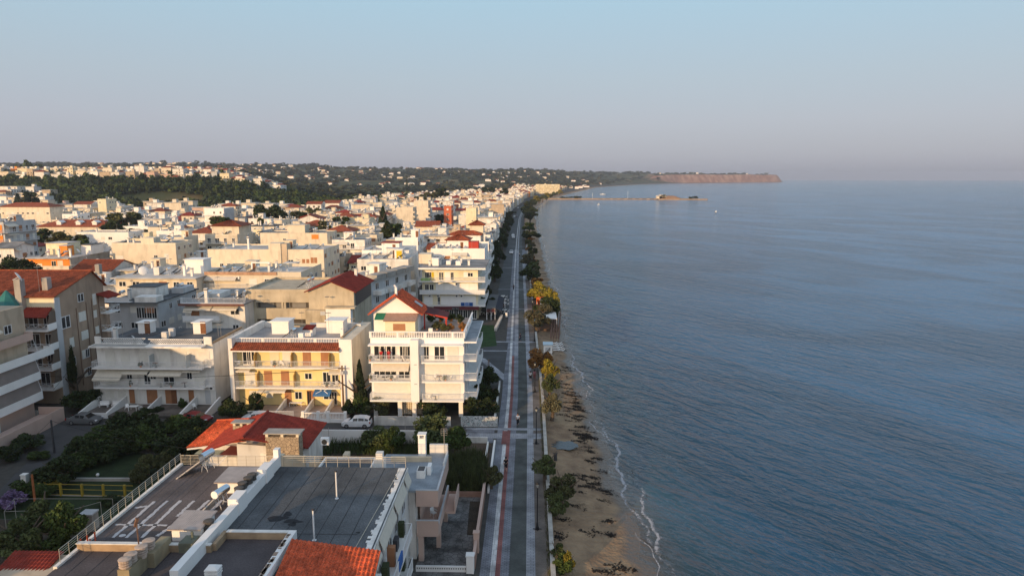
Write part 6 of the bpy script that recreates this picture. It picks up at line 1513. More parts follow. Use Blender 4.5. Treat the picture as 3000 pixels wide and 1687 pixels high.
# the dark garden hedge left of the villa
HG = [(296, 1268), (352, 1246), (412, 1236), (470, 1240), (528, 1252), (575, 1262), (312, 1306), (372, 1290), (432, 1282), (492, 1290), (546, 1300), (250, 1316), (205, 1345), (185, 1378), (590, 1285), (160, 1365)]
hw = ('left end', 'street side')
for k, (px, py) in enumerate(HG):
    x, y = tp(px, py, 1.7); tree('hedge_shrub', 'dense dark hedge shrub in the shaded garden left of the villa', x, y, 0, 2.9+.45*(k % 3), 2.6, L_DARK if k % 4 else L_GREEN, 0, trunk=.05, group='dark hedge of the villa garden')
for px, py, zc, r, h, mt, lab in ((432, 1362, 1.2, 1.3, 2.5, L_OLIVE, 'pale olive bush on the edge of the garden lawn, left one'), (462, 1352, 1.2, 1.2, 2.3, L_OLIVE, 'pale olive bush on the edge of the garden lawn, middle one'), (490, 1335, 1.0, 1.2, 2.1, L_OLIVE, 'pale olive bush by the roof railing corner'), (405, 1392, .9, 1.2, 1.8, L_OLIVE, 'pale olive bush nearest the roof railing'),
    (110, 1530, 2.4, 2.2, 5.0, L_TAM, 'leafy young tree in the shaded garden at bottom left, middle of three'), (55, 1585, 2.2, 2.2, 4.6, L_TAM, 'leafy young tree in the shaded garden, leftmost'), (185, 1548, 2.2, 2.1, 4.6, L_GREEN, 'leafy young tree in the shaded garden, rightmost of three'), (150, 1612, 1.2, 2.2, 2.6, L_GREEN, 'low spreading shrub in front of the leafy young trees'), (70, 1425, 1.0, 1.6, 2.0, L_GREEN, 'clipped hedge behind the orange post'), (120, 1440, .8, 1.5, 1.6, L_GREEN, 'low hedge right of the orange post'), (30, 1462, 1.0, 1.6, 2.0, L_PURP, 'purple flowering bush at the left edge'), (320, 1462, .5, 1.3, 1.1, L_DARK, 'low dark shrub in front of the yellow fence'), (20, 1330, 1.0, 2.0, 2.0, L_DARK, 'dark shrub below the corner terrace, nearer the frame edge'), (78, 1292, 1.0, 2.2, 2.1, L_DARK, 'dark shrub below the corner terrace at the street'), (110, 1330, .6, 1.6, 1.2, L_GREEN, 'low green verge shrub beside the lane')):
    x, y = tp(px, py, zc); tree('garden_bush', lab, x, y, 0, h, r, mt, 0, trunk=.1 if h < 4 else .25, cat='shrub' if h < 4 else 'tree')
# reeds on the empty plot
def reeds():
    r = np.random.RandomState(4); n = 5200; V = []; Fq = []
    for k in range(n):
        px, py = r.uniform(1312, 1452), r.uniform(1372, 1452); p = at(px, py, 0)
        if p.x > -4.9: continue
        h = r.uniform(1.3, 3.2)*(1-.3*abs(px-1380)/70); a = r.uniform(0, 6.28); ln = r.uniform(.1, .7); w = .035; q = Vector((cos(a)*w, sin(a)*w, 0)); t = Vector((cos(a+1.3)*ln, sin(a+1.3)*ln, h)); i = len(V)
        m = p+t*.6+Vector((0, 0, .15*h)); V += [p-q, p+q, m+q*1.3, m-q*1.3, m-q*1.3, m+q*1.3, p+t+q*.2, p+t-q*.2]; Fq += [(i, i+1, i+2, i+3), (i+4, i+5, i+6, i+7)]
    tag(link('reeds', npmesh('reeds', [tuple(v) for v in V], Fq, L_REED)), 'thick bed of green reeds on the plot beside the promenade', 'reeds', kind='stuff')
reeds()
def grass(name, label, pts, n, h0, h1, m, seed):
    r = np.random.RandomState(seed); V = []; Fq = []; (x0, y0), (x1, y1) = pts
    for k in range(n):
        p = Vector((r.uniform(x0, x1), r.uniform(y0, y1), .0)); h = r.uniform(h0, h1); a = r.uniform(0, 6.28); q = Vector((cos(a)*.03, sin(a)*.03, 0)); t = Vector((cos(a+1)*h*.4, sin(a+1)*h*.4, h)); i = len(V); V += [p-q, p+q, p+t+q*.3, p+t-q*.3]; Fq.append((i, i+1, i+2, i+3))
    tag(link(name, npmesh(name, [tuple(v) for v in V], Fq, m)), label, 'grass', kind='stuff')
a = at(950, 1320, 0); b = at(1290, 1300, 0); grass('weeds', 'tall weeds at the foot of the white garden wall', ((a.x, 81), (b.x, 84.9)), 2600, .3, 1.1, L_GREEN, 3)
grass('verge_grass', 'thin grass growing along the foot of the sea wall', ((1.7, 45), (1.98, 140)), 2200, .08, .35, L_OLIVE, 5)
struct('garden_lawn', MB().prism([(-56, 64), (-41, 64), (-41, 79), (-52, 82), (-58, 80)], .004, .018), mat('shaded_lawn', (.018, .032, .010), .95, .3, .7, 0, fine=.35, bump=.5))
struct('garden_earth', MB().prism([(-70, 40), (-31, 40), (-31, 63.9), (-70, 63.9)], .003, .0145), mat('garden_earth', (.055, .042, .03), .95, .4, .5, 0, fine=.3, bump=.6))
struct('garden_earth', MB().prism([(-30, 62), (-9.3, 62), (-9.3, 84.9), (-30, 84.9)], .003, .015), mat('garden_earth', (.055, .042, .03)))
struct('plot_earth', MB().prism([(-9.2, 58.5), (-4.8, 58.5), (-4.8, 85.4), (-9.2, 85.4)], .003, .016), mat('plot_earth', (.10, .07, .05), .95, .4, .5, 0, fine=.3))
# trees of the town
TT = [(362, 640, 326, 8.5, 13, L_OLIVE, 'big rounded olive green tree right of the dormered roof'), (338, 660, 318, 6.0, 9, L_DARK, 'dark tree joined to the big rounded tree'), (398, 690, 300, 6.5, 8, L_DARK, 'dark low tree right of the long low white house'), (440, 685, 305, 6.5, 8, L_DARK, 'dark tree in the gap above the large cream blind block'), (790, 620, 392, 9.0, 15, L_DARK, 'big dark tree among red roofs in the middle of town'), (772, 660, 330, 5.0, 9, L_GREEN, 'smaller tree below the big dark one'), (873, 632, 386, 5.0, 11, L_DARK, 'dark egg shaped tree right of the big dark one'), (918, 620, 420, 5, 9, L_OLIVE, 'olive tree among pale houses'), (945, 662, 300, 5.0, 6, L_OLIVE, 'spreading light tree on a rooftop terrace level'), (1000, 645, 360, 5.0, 8, L_GREEN, 'bright tree with thin crown above the red roofs'), (1122, 635, 345, 4.5, 13, L_PINE, 'tall dark cypress like tree left of the white tower'), (1135, 672, 285, 6.0, 8, L_DARK, 'dark tree below the cypress'), (1160, 668, 290, 5.0, 8, L_GREEN, 'green tree right of the dark one'), (1258, 572, 700, 9, 12, L_OLIVE, 'tree clump at the back of town'), (1290, 565, 720, 10, 13, L_DARK, 'dark tree clump at the back of town'), (1235, 580, 660, 7, 9, L_OLIVE, 'low tree clump at the back of town'), (25, 795, 168, 5.5, 8, L_DARK, 'dark tree behind the tan block at the left edge'), (62, 775, 180, 4.8, 9, L_DARK, 'dark tree beside the orange fronted block'), (48, 815, 160, 4, 6, L_GREEN, 'greener tree nearest the tan block roof'), (110, 690, 268, 6, 9, L_DARK, 'dark tree left of the dormered roof'), (175, 700, 262, 6, 7, L_OLIVE, 'olive tree below the dormered roof'), (215, 700, 264, 5, 7, L_OLIVE, 'olive tree left of the long low white house'), (250, 715, 240, 5, 6, L_GREEN, 'leafy tree in front of the long low white house'), (90, 580, 560, 9, 14, L_PINE, 'dark pine below the wooded slope at left'), (52, 585, 540, 6, 12, L_PINE, 'small fir shaped tree at the left'), (1430, 555, 900, 9, 12, L_DARK, 'dark tree among the far seafront houses'), (1480, 560, 860, 8, 10, L_DARK, 'dark tree before the far hotel'), (640, 645, 330, 5, 8, L_GREEN, 'green tree beside the white block with the blue grey side')]
for px, py, Y, r, h, mt, lab in TT:
    p = atY(px, py, Y); z0 = tz(p.x, Y); tree('town_tree', lab, p.x, Y, max(z0, p.z-h*.6) if p.z > h else z0, h, r, mt, 0 if Y < 200 else 1, 'cone' if 'cypress' in lab or 'fir' in lab else 'round', trunk=.25)
for k, (px, py, Y) in enumerate(((508, 645, 330), (497, 650, 322), (720, 640, 380))):
    p = atY(px, py+25, Y); t = thing('palm_tree', 'shaggy palm tree standing between houses', 'tree', (p.x, Y, 0), k, 'palms among the houses'); h = 9
    MB().bar((0, 0, 0), (0, 0, h), .35, 0, 8, .25).build('trunk', BARK, t); mb = MB(); r = random.Random(k)
    for q in range(34):
        a = r.uniform(0, 6.28); e = r.uniform(-.9, 1.1); L = 2.6; m = Vector((cos(a)*L*.5*cos(e), sin(a)*L*.5*cos(e), h+L*.5*sin(e)+.3)); tip = m+Vector((cos(a)*L*.6, sin(a)*L*.6, -.9)); w = Vector((-sin(a), cos(a), 0))*.3
        mb.poly([(0, 0, h), m+w, m-w]); mb.poly([m+w, tip, m-w])
    mb.build('crown', L_OLIVE, t)
R4 = random.Random(9); nt_ = 0
while nt_ < 46:
    y = R4.uniform(190, 560); x = R4.uniform(-.75*y, pr(y)-20)
    if any(q[0] < x < q[1] and q[2] < y < q[3] for q in OCC) or not all(not (c[1]-.5 < x < c[1]+c[2]+.5 and c[0]-.5 < y < c[0]+c[3]+.5) for c in cells): continue
    h = R4.uniform(6, 10.5); tree('street_tree', 'leafy tree filling a gap between town houses', x, y, tz(x, y), h, R4.uniform(2.6, 4.2), R4.choice((L_DARK, L_DARK, L_GREEN, L_OLIVE)), 1 if y < 380 else 2, trunk=.3, group='trees between the town houses'); nt_ += 1
# woods on the slope, on the hills and along the far coast: nobody could count them
def wood(name, label, pts, mts, seed, per=90, leaf=.30):
    r = np.random.RandomState(seed); VV = []; MI = []
    base = [crown_data(900+k, per, leaf, 6)[0].reshape(per, 4, 3) for k in range(5)]
    for i, (x, y, z, h, w) in enumerate(pts):
        b = base[i % 5]; a = r.rand()*6.28; c, s = cos(a), sin(a); q = b.copy(); q[..., 0] = (b[..., 0]*c-b[..., 1]*s)*w+x; q[..., 1] = (b[..., 0]*s+b[..., 1]*c)*w+y; q[..., 2] = b[..., 2]*h*.5+z+h*.5
        VV.append(q.reshape(-1, 3)); MI.append(np.full(per, r.randint(len(mts))))
    V = np.concatenate(VV); tag(link(name, npmesh(name, V, np.arange(len(V)).reshape(-1, 4), mts, np.concatenate(MI))), label, 'wood', kind='stuff')
R6 = random.Random(31); pts = []
FP = [(c[1]-2, c[1]+c[2]+2, c[0]-12, c[0]+c[3]) for c in [(f[1], f[0], f[2], f[3]) for f in FAR]]
while len(pts) < 1900:
    y = R6.uniform(610, 860); a = R6.uniform(.17, .86); x = -a*y; f = 612+120*sm((.30-a)/.15)
    if y < f+R6.uniform(0, 20): continue
    if y > 795+R6.uniform(-25, 25) and a > .38 and R6.random() < .75: continue
    if a > .70 and y < 715: continue
    if sin(x*.021)+sin(y*.03+x*.01) < -1.25: continue
    pts.append((x, y, tz(x, y)-1.5, R6.uniform(9, 15), R6.uniform(5, 8)))
for k in range(240):
    y = R6.uniform(900, 1150); a = R6.uniform(.40, .86); pts.append((-a*y, y, tz(-a*y, y)-1, R6.uniform(6, 12), R6.uniform(4, 7)))
for px, Y, h in ((95, 1000, 19), (75, 1000, 20), (115, 1005, 19), (50, 1005, 16), (60, 990, 18), (85, 990, 22), (105, 995, 20), (266, 1030, 22), (360, 1000, 15), (440, 1000, 16)):
    x = (px-1551)/F*Y
    for k in range(4): pts.append((x+R6.uniform(-6, 6), Y+R6.uniform(-5, 5), tz(x, Y)-1, h*R6.uniform(.8, 1.1) if px != 266 else 17, 6 if px != 266 else 3))
wood('forest', 'dark pine forest covering the slope behind the town', pts, [L_PINE, L_DARK, L_GREEN], 3)
pts = []
for k in range(3400):
    y = R6.uniform(900, 3300); a = R6.uniform(-.12, .80); x = -a*y; 
    if x > rb(y)-60 or (y < 1750 and a < .17+.1*sm((y-1200)/400)) or (y < 1500 and a > .36): continue
    c = sin(x*.006+1)+sin(y*.005)+sin((x+y)*.0031)
    if c < R6.uniform(-2.2, .9) and y > 1700: continue
    pts.append((x, y, tz(x, y)-2, R6.uniform(8, 16), R6.uniform(9, 20)))
for k in range(700):
    y = R6.uniform(1500, 5700); d = R6.uniform(70, 900); x = rb(y)-d
    if d < 120 and y > 3300 and R6.random() < .7: continue
    pts.append((x, y, tz(x, y)-2, R6.uniform(9, 18), R6.uniform(12, 26)))
wood('hill_woods', 'scattered woods fading over the far hills and the cape', pts, [L_PINE, L_DARK, L_OLIVE], 5, 40, .45)
# ------------------------------------------------------------ cars
def car_proto(name, label, col, L=4.0, Wd=1.7, Hh=1.48, kind='hatch', lod=0):
    PAINT = mat('car_paint_'+col[0], col[1], .28, .03, 2, spec=.5); t = thing(name, label, 'car')
    if kind == 'hatch': st = [(-.5, .34, .52, .52, .62), (-.485, .28, .70, .70, .74), (-.40, .22, .86, .86, .80), (-.27, .20, .93, .93, .84), (-.10, .20, .95, .97*1.42, .84), (.08, .20, .97, Hh, .84), (.30, .20, .98, Hh-.03, .84), (.44, .22, .98, Hh-.22, .82), (.49, .28, .92, .95, .78), (.5, .36, .62, .62, .72)]
    else: st = [(-.5, .36, .52, .52, .62), (-.485, .28, .68, .68, .76), (-.40, .22, .82, .82, .83), (-.25, .20, .90, .90, .86), (-.10, .20, .92, 1.36, .86), (.05, .20, .94, Hh, .86), (.20, .20, .95, Hh-.02, .86), (.36, .20, .96, 1.04, .85), (.46, .24, .93, .97, .82), (.5, .34, .60, .62, .74)]
    mb = MB(); ring = []
    for x, zb, zbelt, zt, hw in st:
        cab = zt > zbelt+.05; X = x*L; w = hw*Wd/1.7; wr = w*.74 if cab else w*.92
        ring.append([(X, -w*.95, zb), (X, -w, (zb+zbelt)/2), (X, -w*.97, zbelt), (X, -wr, zt), (X, wr, zt), (X, w*.97, zbelt), (X, w, (zb+zbelt)/2), (X, w*.95, zb)])
    for a, b in zip(ring, ring[1:]):
        for k in range(7): mb.poly([a[k], b[k], b[k+1], a[k+1]])
        mb.poly([a[7], b[7], b[0], a[0]])
    mb.poly(ring[0]); mb.poly(ring[-1][::-1]); o = mb.build('body', PAINT, t)
    import bmesh
    bm = bmesh.new(); bm.from_mesh(o.data); bmesh.ops.remove_doubles(bm, verts=bm.verts, dist=.002); bmesh.ops.recalc_face_normals(bm, faces=bm.faces); bm.to_mesh(o.data); bm.free()
    cab = [(s, r_) for s, r_ in zip(st, ring) if s[3] > s[2]+.05]; G = mat('car_glass', (.012, .014, .016), .08, .1, 2, spec=.6)
    for sg, (i, j) in ((-1, (2, 3)), (1, (5, 4))):
        for a, b in zip(cab[:-1], cab[1:]):
            A, B = a[1], b[1]; g = lambda q, u, off=.012: tuple(Vector(q[i]).lerp(Vector(q[j]), u)+Vector((0, sg*off, 0)))
            t0, t1 = .12, .86; pa, pb = g(A, t0), g(B, t0); pc, pd = g(B, t1), g(A, t1); dx = (B[0][0]-A[0][0])*.06; f = lambda p, s: (p[0]+s*dx, p[1], p[2])
            MB().poly([f(pa, 1), f(pb, -1), f(pc, -1), f(pd, 1)]).build('side_window', G, t)
    i0 = st.index(cab[0][0]); A, B = ring[i0-1], ring[i0]; lift = Vector((-.012, 0, .012)); MB().poly([tuple(Vector(A[3]).lerp(Vector(B[3]), .12)+lift), tuple(Vector(A[4]).lerp(Vector(B[4]), .12)+lift), tuple(Vector(A[4]).lerp(Vector(B[4]), .93)+lift+Vector((0, -.06, 0))), tuple(Vector(A[3]).lerp(Vector(B[3]), .93)+lift+Vector((0, .06, 0)))]).build('windscreen', G, t)
    i1 = st.index(cab[-1][0]); A, B = ring[i1], ring[i1+1]; lift = Vector((.015, 0, .012)); MB().poly([tuple(Vector(A[3]).lerp(Vector(B[3]), .1)+lift), tuple(Vector(A[4]).lerp(Vector(B[4]), .1)+lift), tuple(Vector(A[4]).lerp(Vector(B[4]), .8)+lift), tuple(Vector(A[3]).lerp(Vector(B[3]), .8)+lift)]).build('rear_window', G, t)
    TY = mat('tyre_rubber', (.012, .012, .013), .8, .1, 3); RI_ = mat('wheel_rim', (.30, .30, .31), .35, .05, 3, metal=.6)
    for x in (-.315, .31):
        for sy in (-1, 1):
            w = MB().bar((x*L, sy*(Wd/2-.20), .30), (x*L, sy*(Wd/2+.005), .30), .30, 0, 18).build('wheel', TY, t); MB().bar((x*L, sy*(Wd/2-.1), .30), (x*L, sy*(Wd/2+.015), .30), .19, 0, 14).build('rim', RI_, w)
    LT = mat('headlight_glass', (.75, .76, .78), .1, .05, 3); RL = mat('tail_light', (.30, .012, .010), .2, .05, 3); BL = mat('bumper_black', (.02, .02, .02), .6, .1, 3)
    for sy in (-1, 1):
        MB().hexa([(-.492*L, sy*.42*Wd-.14, .60), (-.45*L, sy*.42*Wd-.14, .60), (-.45*L, sy*.42*Wd+.12, .60), (-.475*L, sy*.42*Wd+.12, .60)], [(-.485*L, sy*.42*Wd-.14, .74), (-.44*L, sy*.42*Wd-.14, .76), (-.43*L, sy*.42*Wd+.12, .78), (-.46*L, sy*.42*Wd+.12, .76)]).build('headlight', LT, t)
        MB().box(.47*L, .503*L, sy*.42*Wd-.1, sy*.42*Wd+.1, .68, .92).build('tail_light', RL, t); MB().box(-.13*L, -.09*L, sy*(Wd/2+.02)-.08, sy*(Wd/2+.02)+.08, .92, 1.06).build('mirror', PAINT, t)
    MB().box(-.507*L, -.49*L, -.35, .35, .36, .52).build('grille', BL, t); return t
def put_car(t, x, y, rz, z=.02): t.location = (x, y, z); t.rotation_euler = (0, 0, rz)
cw = car_proto('parked_car', 'white hatchback parked on the street by the graffiti covered wall', ('white', (.72, .73, .74))); p = at(1043, 1253, 0); put_car(cw, p.x, p.y+.6, 0)
cg = car_proto('parked_car', 'grey saloon car parked at the left bend of the street', ('grey', (.13, .135, .14)), 4.5, 1.75, 1.44, 'saloon'); p = at(243, 1243, 0); put_car(cg, p.x, p.y+.5, pi)
cr = car_proto('parked_car', 'red saloon car half hidden behind the dark hedge', ('red', (.25, .012, .014)), 4.5, 1.75, 1.44, 'saloon'); p = at(566, 1242, 0); put_car(cr, p.x, p.y+.8, pi-.15)
c2 = copy_tree(cw); c2['label'] = 'white car mostly hidden behind the red villa roof'; p = at(745, 1240, 0); put_car(c2, p.x, p.y+.6, 0)
c3 = copy_tree(cg); c3['label'] = 'dark car in the garage opening under the tan block'; p = at(172, 1172, 0); put_car(c3, p.x, p.y+2.5, pi/2)
for k, (px, py, rz, lab, src) in enumerate(((1498, 743, pi/2, 'white car driving along the seafront road beside the gardens', cw), (1504, 698, pi/2, 'pale car parked on the far seafront road', cw), (1503, 692, pi/2, 'white car behind the pale one on the far seafront road', cw), (1507, 636, pi/2, 'white car parked where the seafront road narrows', cw), (1513, 636, -pi/2, 'dark car coming along the far seafront road', cg), (1515, 610, pi/2, 'tiny pale car far along the seafront road', cw))):
    c = copy_tree(src); c['label'] = lab; p = at(px, py, 0); put_car(c, max(p.x, pr(p.y)-9.6), p.y, rz)
# ------------------------------------------------------------ people
SKIN = mat('skin', (.42, .24, .17), .6, .05, 6); HAIR = mat('dark_hair', (.02, .015, .012), .7, .1, 6)
def cloth(n, c): return mat('cloth_'+n, c, .9, .1, 6)
def skinned(name, verts, edges, rad, m, parent, root=0):
    me = bpy.data.meshes.new(name); me.from_pydata(verts, edges, []); o = bpy.data.objects.new(name, me); C.objects.link(o)
    md = o.modifiers.new('s', 'SKIN'); 
    for i, r in enumerate(rad): me.skin_vertices[0].data[i].radius = (r, r)
    me.skin_vertices[0].data[root].use_root = True
    o.modifiers.new('u', 'SUBSURF').levels = 1
    dg = bpy.context.evaluated_depsgraph_get(); me2 = bpy.data.meshes.new_from_object(o.evaluated_get(dg)); bpy.data.objects.remove(o); me2.materials.clear(); me2.materials.append(m)
    me2.polygons.foreach_set('use_smooth', [True]*len(me2.polygons)); return link(name, me2, parent)
def person(label, x, y, z, rz, shirt, legs, pose='walk', k=1.0, longhair=False, group=None):
    t = thing('person', label, 'person', (x, y, z), rz, group); t.scale = (k, k, k); V = []; E = []; R_ = []
    def v(p, r, par=None):
        V.append(p); R_.append(r); 
        if par is not None: E.append((par, len(V)-1))
        return len(V)-1
    st = .22 if pose == 'walk' else .03
    pel = v((0, 0, .93), .135); wst = v((0, 0, 1.10), .125, pel); ch = v((0, -.01, 1.30), .15, wst); nk = v((0, 0, 1.46), .06, ch); jaw = v((0, -.02, 1.56), .075, nk); hd = v((0, -.005, 1.66), .098, jaw); v((0, 0, 1.72), .075, hd); v((0, -.105, 1.625), .018, hd)
    J = {}
    for s in (-1, 1):
        sh = v((s*.19, 0, 1.40), .065, ch); fy = -s*st
        if pose == 'rail': el = v((s*.26, -.10, 1.16), .045, sh); wr = v((s*.20, -.34, 1.04), .033, el)
        elif pose == 'ride': el = v((s*.25, -.22, 1.22), .045, sh); wr = v((s*.22, -.46, 1.08), .033, el)
        else: el = v((s*.25, -fy*.4, 1.12), .045, sh); wr = v((s*.25, -fy*.9-.04, .90), .033, el)
        d = (Vector(V[wr])-Vector(V[el])).normalized(); pm = v(tuple(Vector(V[wr])+d*.07), .036, wr); c = Vector(V[pm])
        for q in range(4): f1 = v(tuple(c+d*.045+Vector((0, (q-1.5)*.02, 0))), .011, pm); v(tuple(c+d*(.085+.01*(q in (1, 2)))+Vector((-s*.012, (q-1.5)*.021, 0))), .009, f1)
        v(tuple(Vector(V[wr])+d*.06+Vector((-s*.015, -.05, 0))), .011, wr)
        hp_ = v((s*.095, 0, .88), .10, pel)
        if pose == 'ride': kn = v((s*.10, -.32, .78 if s > 0 else .66), .07, hp_); an = v((s*.10, -.22, .36 if s > 0 else .22), .045, kn)
        else: kn = v((s*.10, fy*.5-.03, .49), .068, hp_); an = v((s*.10, fy*1.1+.03, .09), .045, kn)
        v((s*.11, V[an][1]-.15, V[an][2]-.05), .035, an); J[s] = (hp_, kn, an, sh, el, wr)
    skinned('body', V, E, R_, SKIN, t)
    g = lambda i, d=0: V[i]
    tv = [V[pel], V[wst], V[ch]]; te = [(0, 1), (1, 2)]; tr_ = [.155, .145, .168]
    for s in (-1, 1):
        i = len(tv); tv += [V[J[s][3]], tuple(Vector(V[J[s][3]]).lerp(Vector(V[J[s][4]]), .75))]; te += [(2, i), (i, i+1)]; tr_ += [.082, .066]
    skinned('shirt', tv, te, tr_, shirt, t)
    lv = [V[pel]]; le = []; lr = [.155]
    for s in (-1, 1):
        i = len(lv); lv += [V[J[s][0]], V[J[s][1]], tuple(Vector(V[J[s][1]]).lerp(Vector(V[J[s][2]]), .85 if legs[1] else .05))]; le += [(0, i), (i, i+1), (i+1, i+2)]; lr += [.12, .088, .066 if legs[1] else .085]
    skinned('trousers' if legs[1] else 'shorts', lv, le, lr, legs[0], t)
    hv = [(0, .02, 1.68), (0, .0, 1.75), (0, .07, 1.62)]; skinned('hair', hv+([(0, .09, 1.45)] if longhair else []), [(0, 1), (0, 2)]+([(2, 3)] if longhair else []), [.105, .085, .07]+([.06] if longhair else []), HAIR, t)
    e = MB()
    for s in (-1, 1): e.box(s*.036-.012, s*.036+.012, -.108, -.098, 1.652, 1.668)
    return t
BLK = cloth('black', (.012, .012, .014)); RED = cloth('red', (.45, .025, .03)); WHT = cloth('white', (.70, .70, .70)); PNK = cloth('pink', (.45, .16, .20)); NAV = cloth('navy', (.02, .025, .05)); TANC = cloth('tan', (.35, .24, .15)); ROSE = cloth('rose', (.34, .07, .08))
p = at(1482, 1380, .03); person('man in black shirt and shorts walking away along the red lane', p.x, p.y, .03, pi, BLK, (BLK, False))
p = at(1554, 1116, .04); person('walker in white shirt and black shorts under the rust coloured tree', p.x, p.y, .04, pi, WHT, (BLK, False))
p = at(1566, 1112, .04); person('walker in pink beside the one in white shirt', p.x, p.y, .04, pi, PNK, (ROSE, True), longhair=True)
p = at(1524, 1000, .04); person('dark dressed walker with long hair at the paved corner beyond the lawn', p.x, p.y, .04, .3, NAV, (NAV, True), longhair=True)
p = at(1534, 765, .04); person('tiny far walker in dark clothes by the seafront road', p.x, p.y, .04, 0, BLK, (BLK, True))
p = at(1522, 752, .04); person('tiny far walker in white shirt on the seafront walkway', p.x, p.y, .04, 0, WHT, (NAV, True))
p = at(1475, 905, .04); person('person in dark clothes standing beside the navy restaurant awning', p.x, p.y, .04, 1, BLK, (BLK, True), 'stand')
wz = 2.8*3; wx = WB.o.location.x; wy = WB.o.location.y
person('bare armed person in red leaning on the upper balcony, left of two', wx+WU(1119), wy-.75, wz, 0, RED, (TANC, True), 'rail', .98)
person('man in red shirt leaning on the upper balcony, right of two', wx+WU(1141), wy-.75, wz, 0, RED, (RED, False), 'rail')
def bicycle(label, x, y, rz):
    t = thing('bicycle', label, 'bicycle', (x, y, .05), rz); TY = mat('tyre_rubber', (.012, .012, .013))
    for yy in (-.52, .52):
        mb = MB(); n = 20
        for k in range(n): a, b = 2*pi*k/n, 2*pi*(k+1)/n; mb.bar((0, yy+.33*cos(a), .33+.33*sin(a)), (0, yy+.33*cos(b), .33+.33*sin(b)), .02)
        for k in range(8): a = 2*pi*k/8; mb.bar((0, yy, .33), (0, yy+.33*cos(a), .33+.33*sin(a)), .004)
        mb.build('wheel', TY, t)
    f = MB(); 
    for a, b in (((0, .52, .33), (0, .1, .30)), ((0, .1, .30), (0, .2, .85)), ((0, .2, .8), (0, -.38, .82)), ((0, .1, .30), (0, -.38, .72)), ((0, -.36, .95), (0, -.52, .33)), ((0, .52, .33), (0, .2, .8))): f.bar(a, b, .02)
    f.build('frame', DARKM, t); MB().box(-.07, .07, .1, .33, .86, .91).build('saddle', DARKM, t); MB().bar((-.27, -.42, 1.0), (.27, -.42, 1.0), .018).bar((0, -.36, .9), (0, -.42, 1.0), .018).build('handlebar', DARKM, t); return t
for (px, py, lab, lb, sh) in ((1517, 1248, 'cyclist in pale shirt riding along the promenade', 'bicycle under the cyclist in pale shirt on the promenade', WHT), (1505, 850, 'cyclist in dark jacket on the seafront road edge', 'bicycle under the cyclist in dark jacket', NAV)):
    p = at(px, py, .05); bicycle(lb, p.x, p.y, 0); person(lab, p.x, p.y+.2, .07, 0, sh, (BLK, True), 'ride')
# ------------------------------------------------------------ street furniture
def lamp_post():
    t = thing('lamp_post', '', 'street lamp'); IR = mat('black_iron', (.012, .013, .015), .5, .1, 3)
    MB().lathe((0, 0, 0), [(.16, 0), (.15, .25), (.09, .5), (.11, .6), (.06, .7), (.05, 2.5), (.045, 4.3), (.09, 4.35)], 0, 10).build('post', IR, t)
    MB().lathe((0, 0, 4.35), [(.08, 0), (.17, .35), (.19, .38)], 0, 8).build('lantern', mat('lantern_glass', (.30, .31, .30), .2, .05, 3), t); MB().lathe((0, 0, 4.73), [(.24, 0), (.15, .14), (.03, .26)], 0, 8).build('cap', IR, t)
    MB().box(-.42, .42, -.05, .05, .06, .10).box(-.05, .05, -.42, .42, .1, .14).build('foot', IR, t); return t
LP = lamp_post(); n = 0
for px, py, lab in ((1574, 1550, 'black lamp post nearest the camera beside the sea wall'), (1571, 1300, 'black lamp post at the paved crossing'), (1567, 1148, 'black lamp post beside the rust coloured tree'), (1566, 1000, 'black lamp post beyond the rust coloured tree'), (1560, 938, 'black lamp post by the beach bar')):
    t = LP if n == 0 else copy_tree(LP); n += 1; p = at(px, py, .04); t.location = (p.x, p.y, .04); t['label'] = lab; t['group'] = 'lamp posts of the promenade'
    if n > 0: t['category'] = 'street lamp'
def pole(name, label, px, py, h, r, m, arm=False):
    p = at(px, py, 0); t = thing(name, label, 'pole', (p.x, p.y, 0)); MB().bar((0, 0, 0), (0, 0, h), r, 0, 8, r*.75).build('shaft', m, t)
    if arm: MB().box(-.6, .6, -.06, .06, h-.5, h-.38).build('crossarm', m, t); MB().box(-.2, .2, -.2, .2, h-1.3, h-.8).build('meter_box', GREYR, t)
    return Vector((p.x, p.y, h))
WOOD = mat('pole_wood', (.17, .10, .06), .9, .2, 3)
P1 = pole('utility_pole', 'brown wooden utility pole in front of the yellow block', 1007, 1206, 7.0, .16, WOOD, True)
P2 = pole('utility_pole', 'dark utility pole at the lane corner on the left', 160, 1326, 4.3, .14, DARKM)
P3 = pole('wooden_post', 'orange brown post in the shaded garden at left', 104, 1482, 3.5, .13, mat('orange_wood', (.32, .11, .04), .9, .2, 3))
pole('metal_pole', 'thin metal pole beside the white garden wall', 965, 1318, 3.0, .03, CONC); pole('street_sign_pole', 'thin pole on the street in front of the graffiti wall', 1187, 1258, 2.8, .03, CONC)
def cable(label, a, b, sag, r=.022):
    mb = MB(); a = Vector(a); b = Vector(b); n = 16; pts = [a.lerp(b, k/n)-Vector((0, 0, sag*4*(k/n)*(1-k/n))) for k in range(n+1)]
    for p_, q in zip(pts, pts[1:]): mb.bar(p_, q, r)
    tag(mb.build('cable', mat('cable_black', (.02, .02, .02), .7, .05, 2)), label, 'cable')
a = atY(60, 1098, 96.5); cable('black cable slung from the utility pole along the fronts of the blocks', P1-Vector((0, 0, .3)), tuple(a), .9, .03)
c = atY(205, 1080, 96.8); d = atY(156, 1142, 96.5); cable('short slanting cable on the tan block', tuple(c), tuple(d), .05)
cable('thin cable from the lane corner pole to the villa roof', P2-Vector((0, 0, .1)), tuple(at(545, 1312, 3.1)), .5); cable('thin cable from the lane corner pole out of frame', P2-Vector((0, 0, .1)), tuple(at(-60, 1390, 4)), .4)
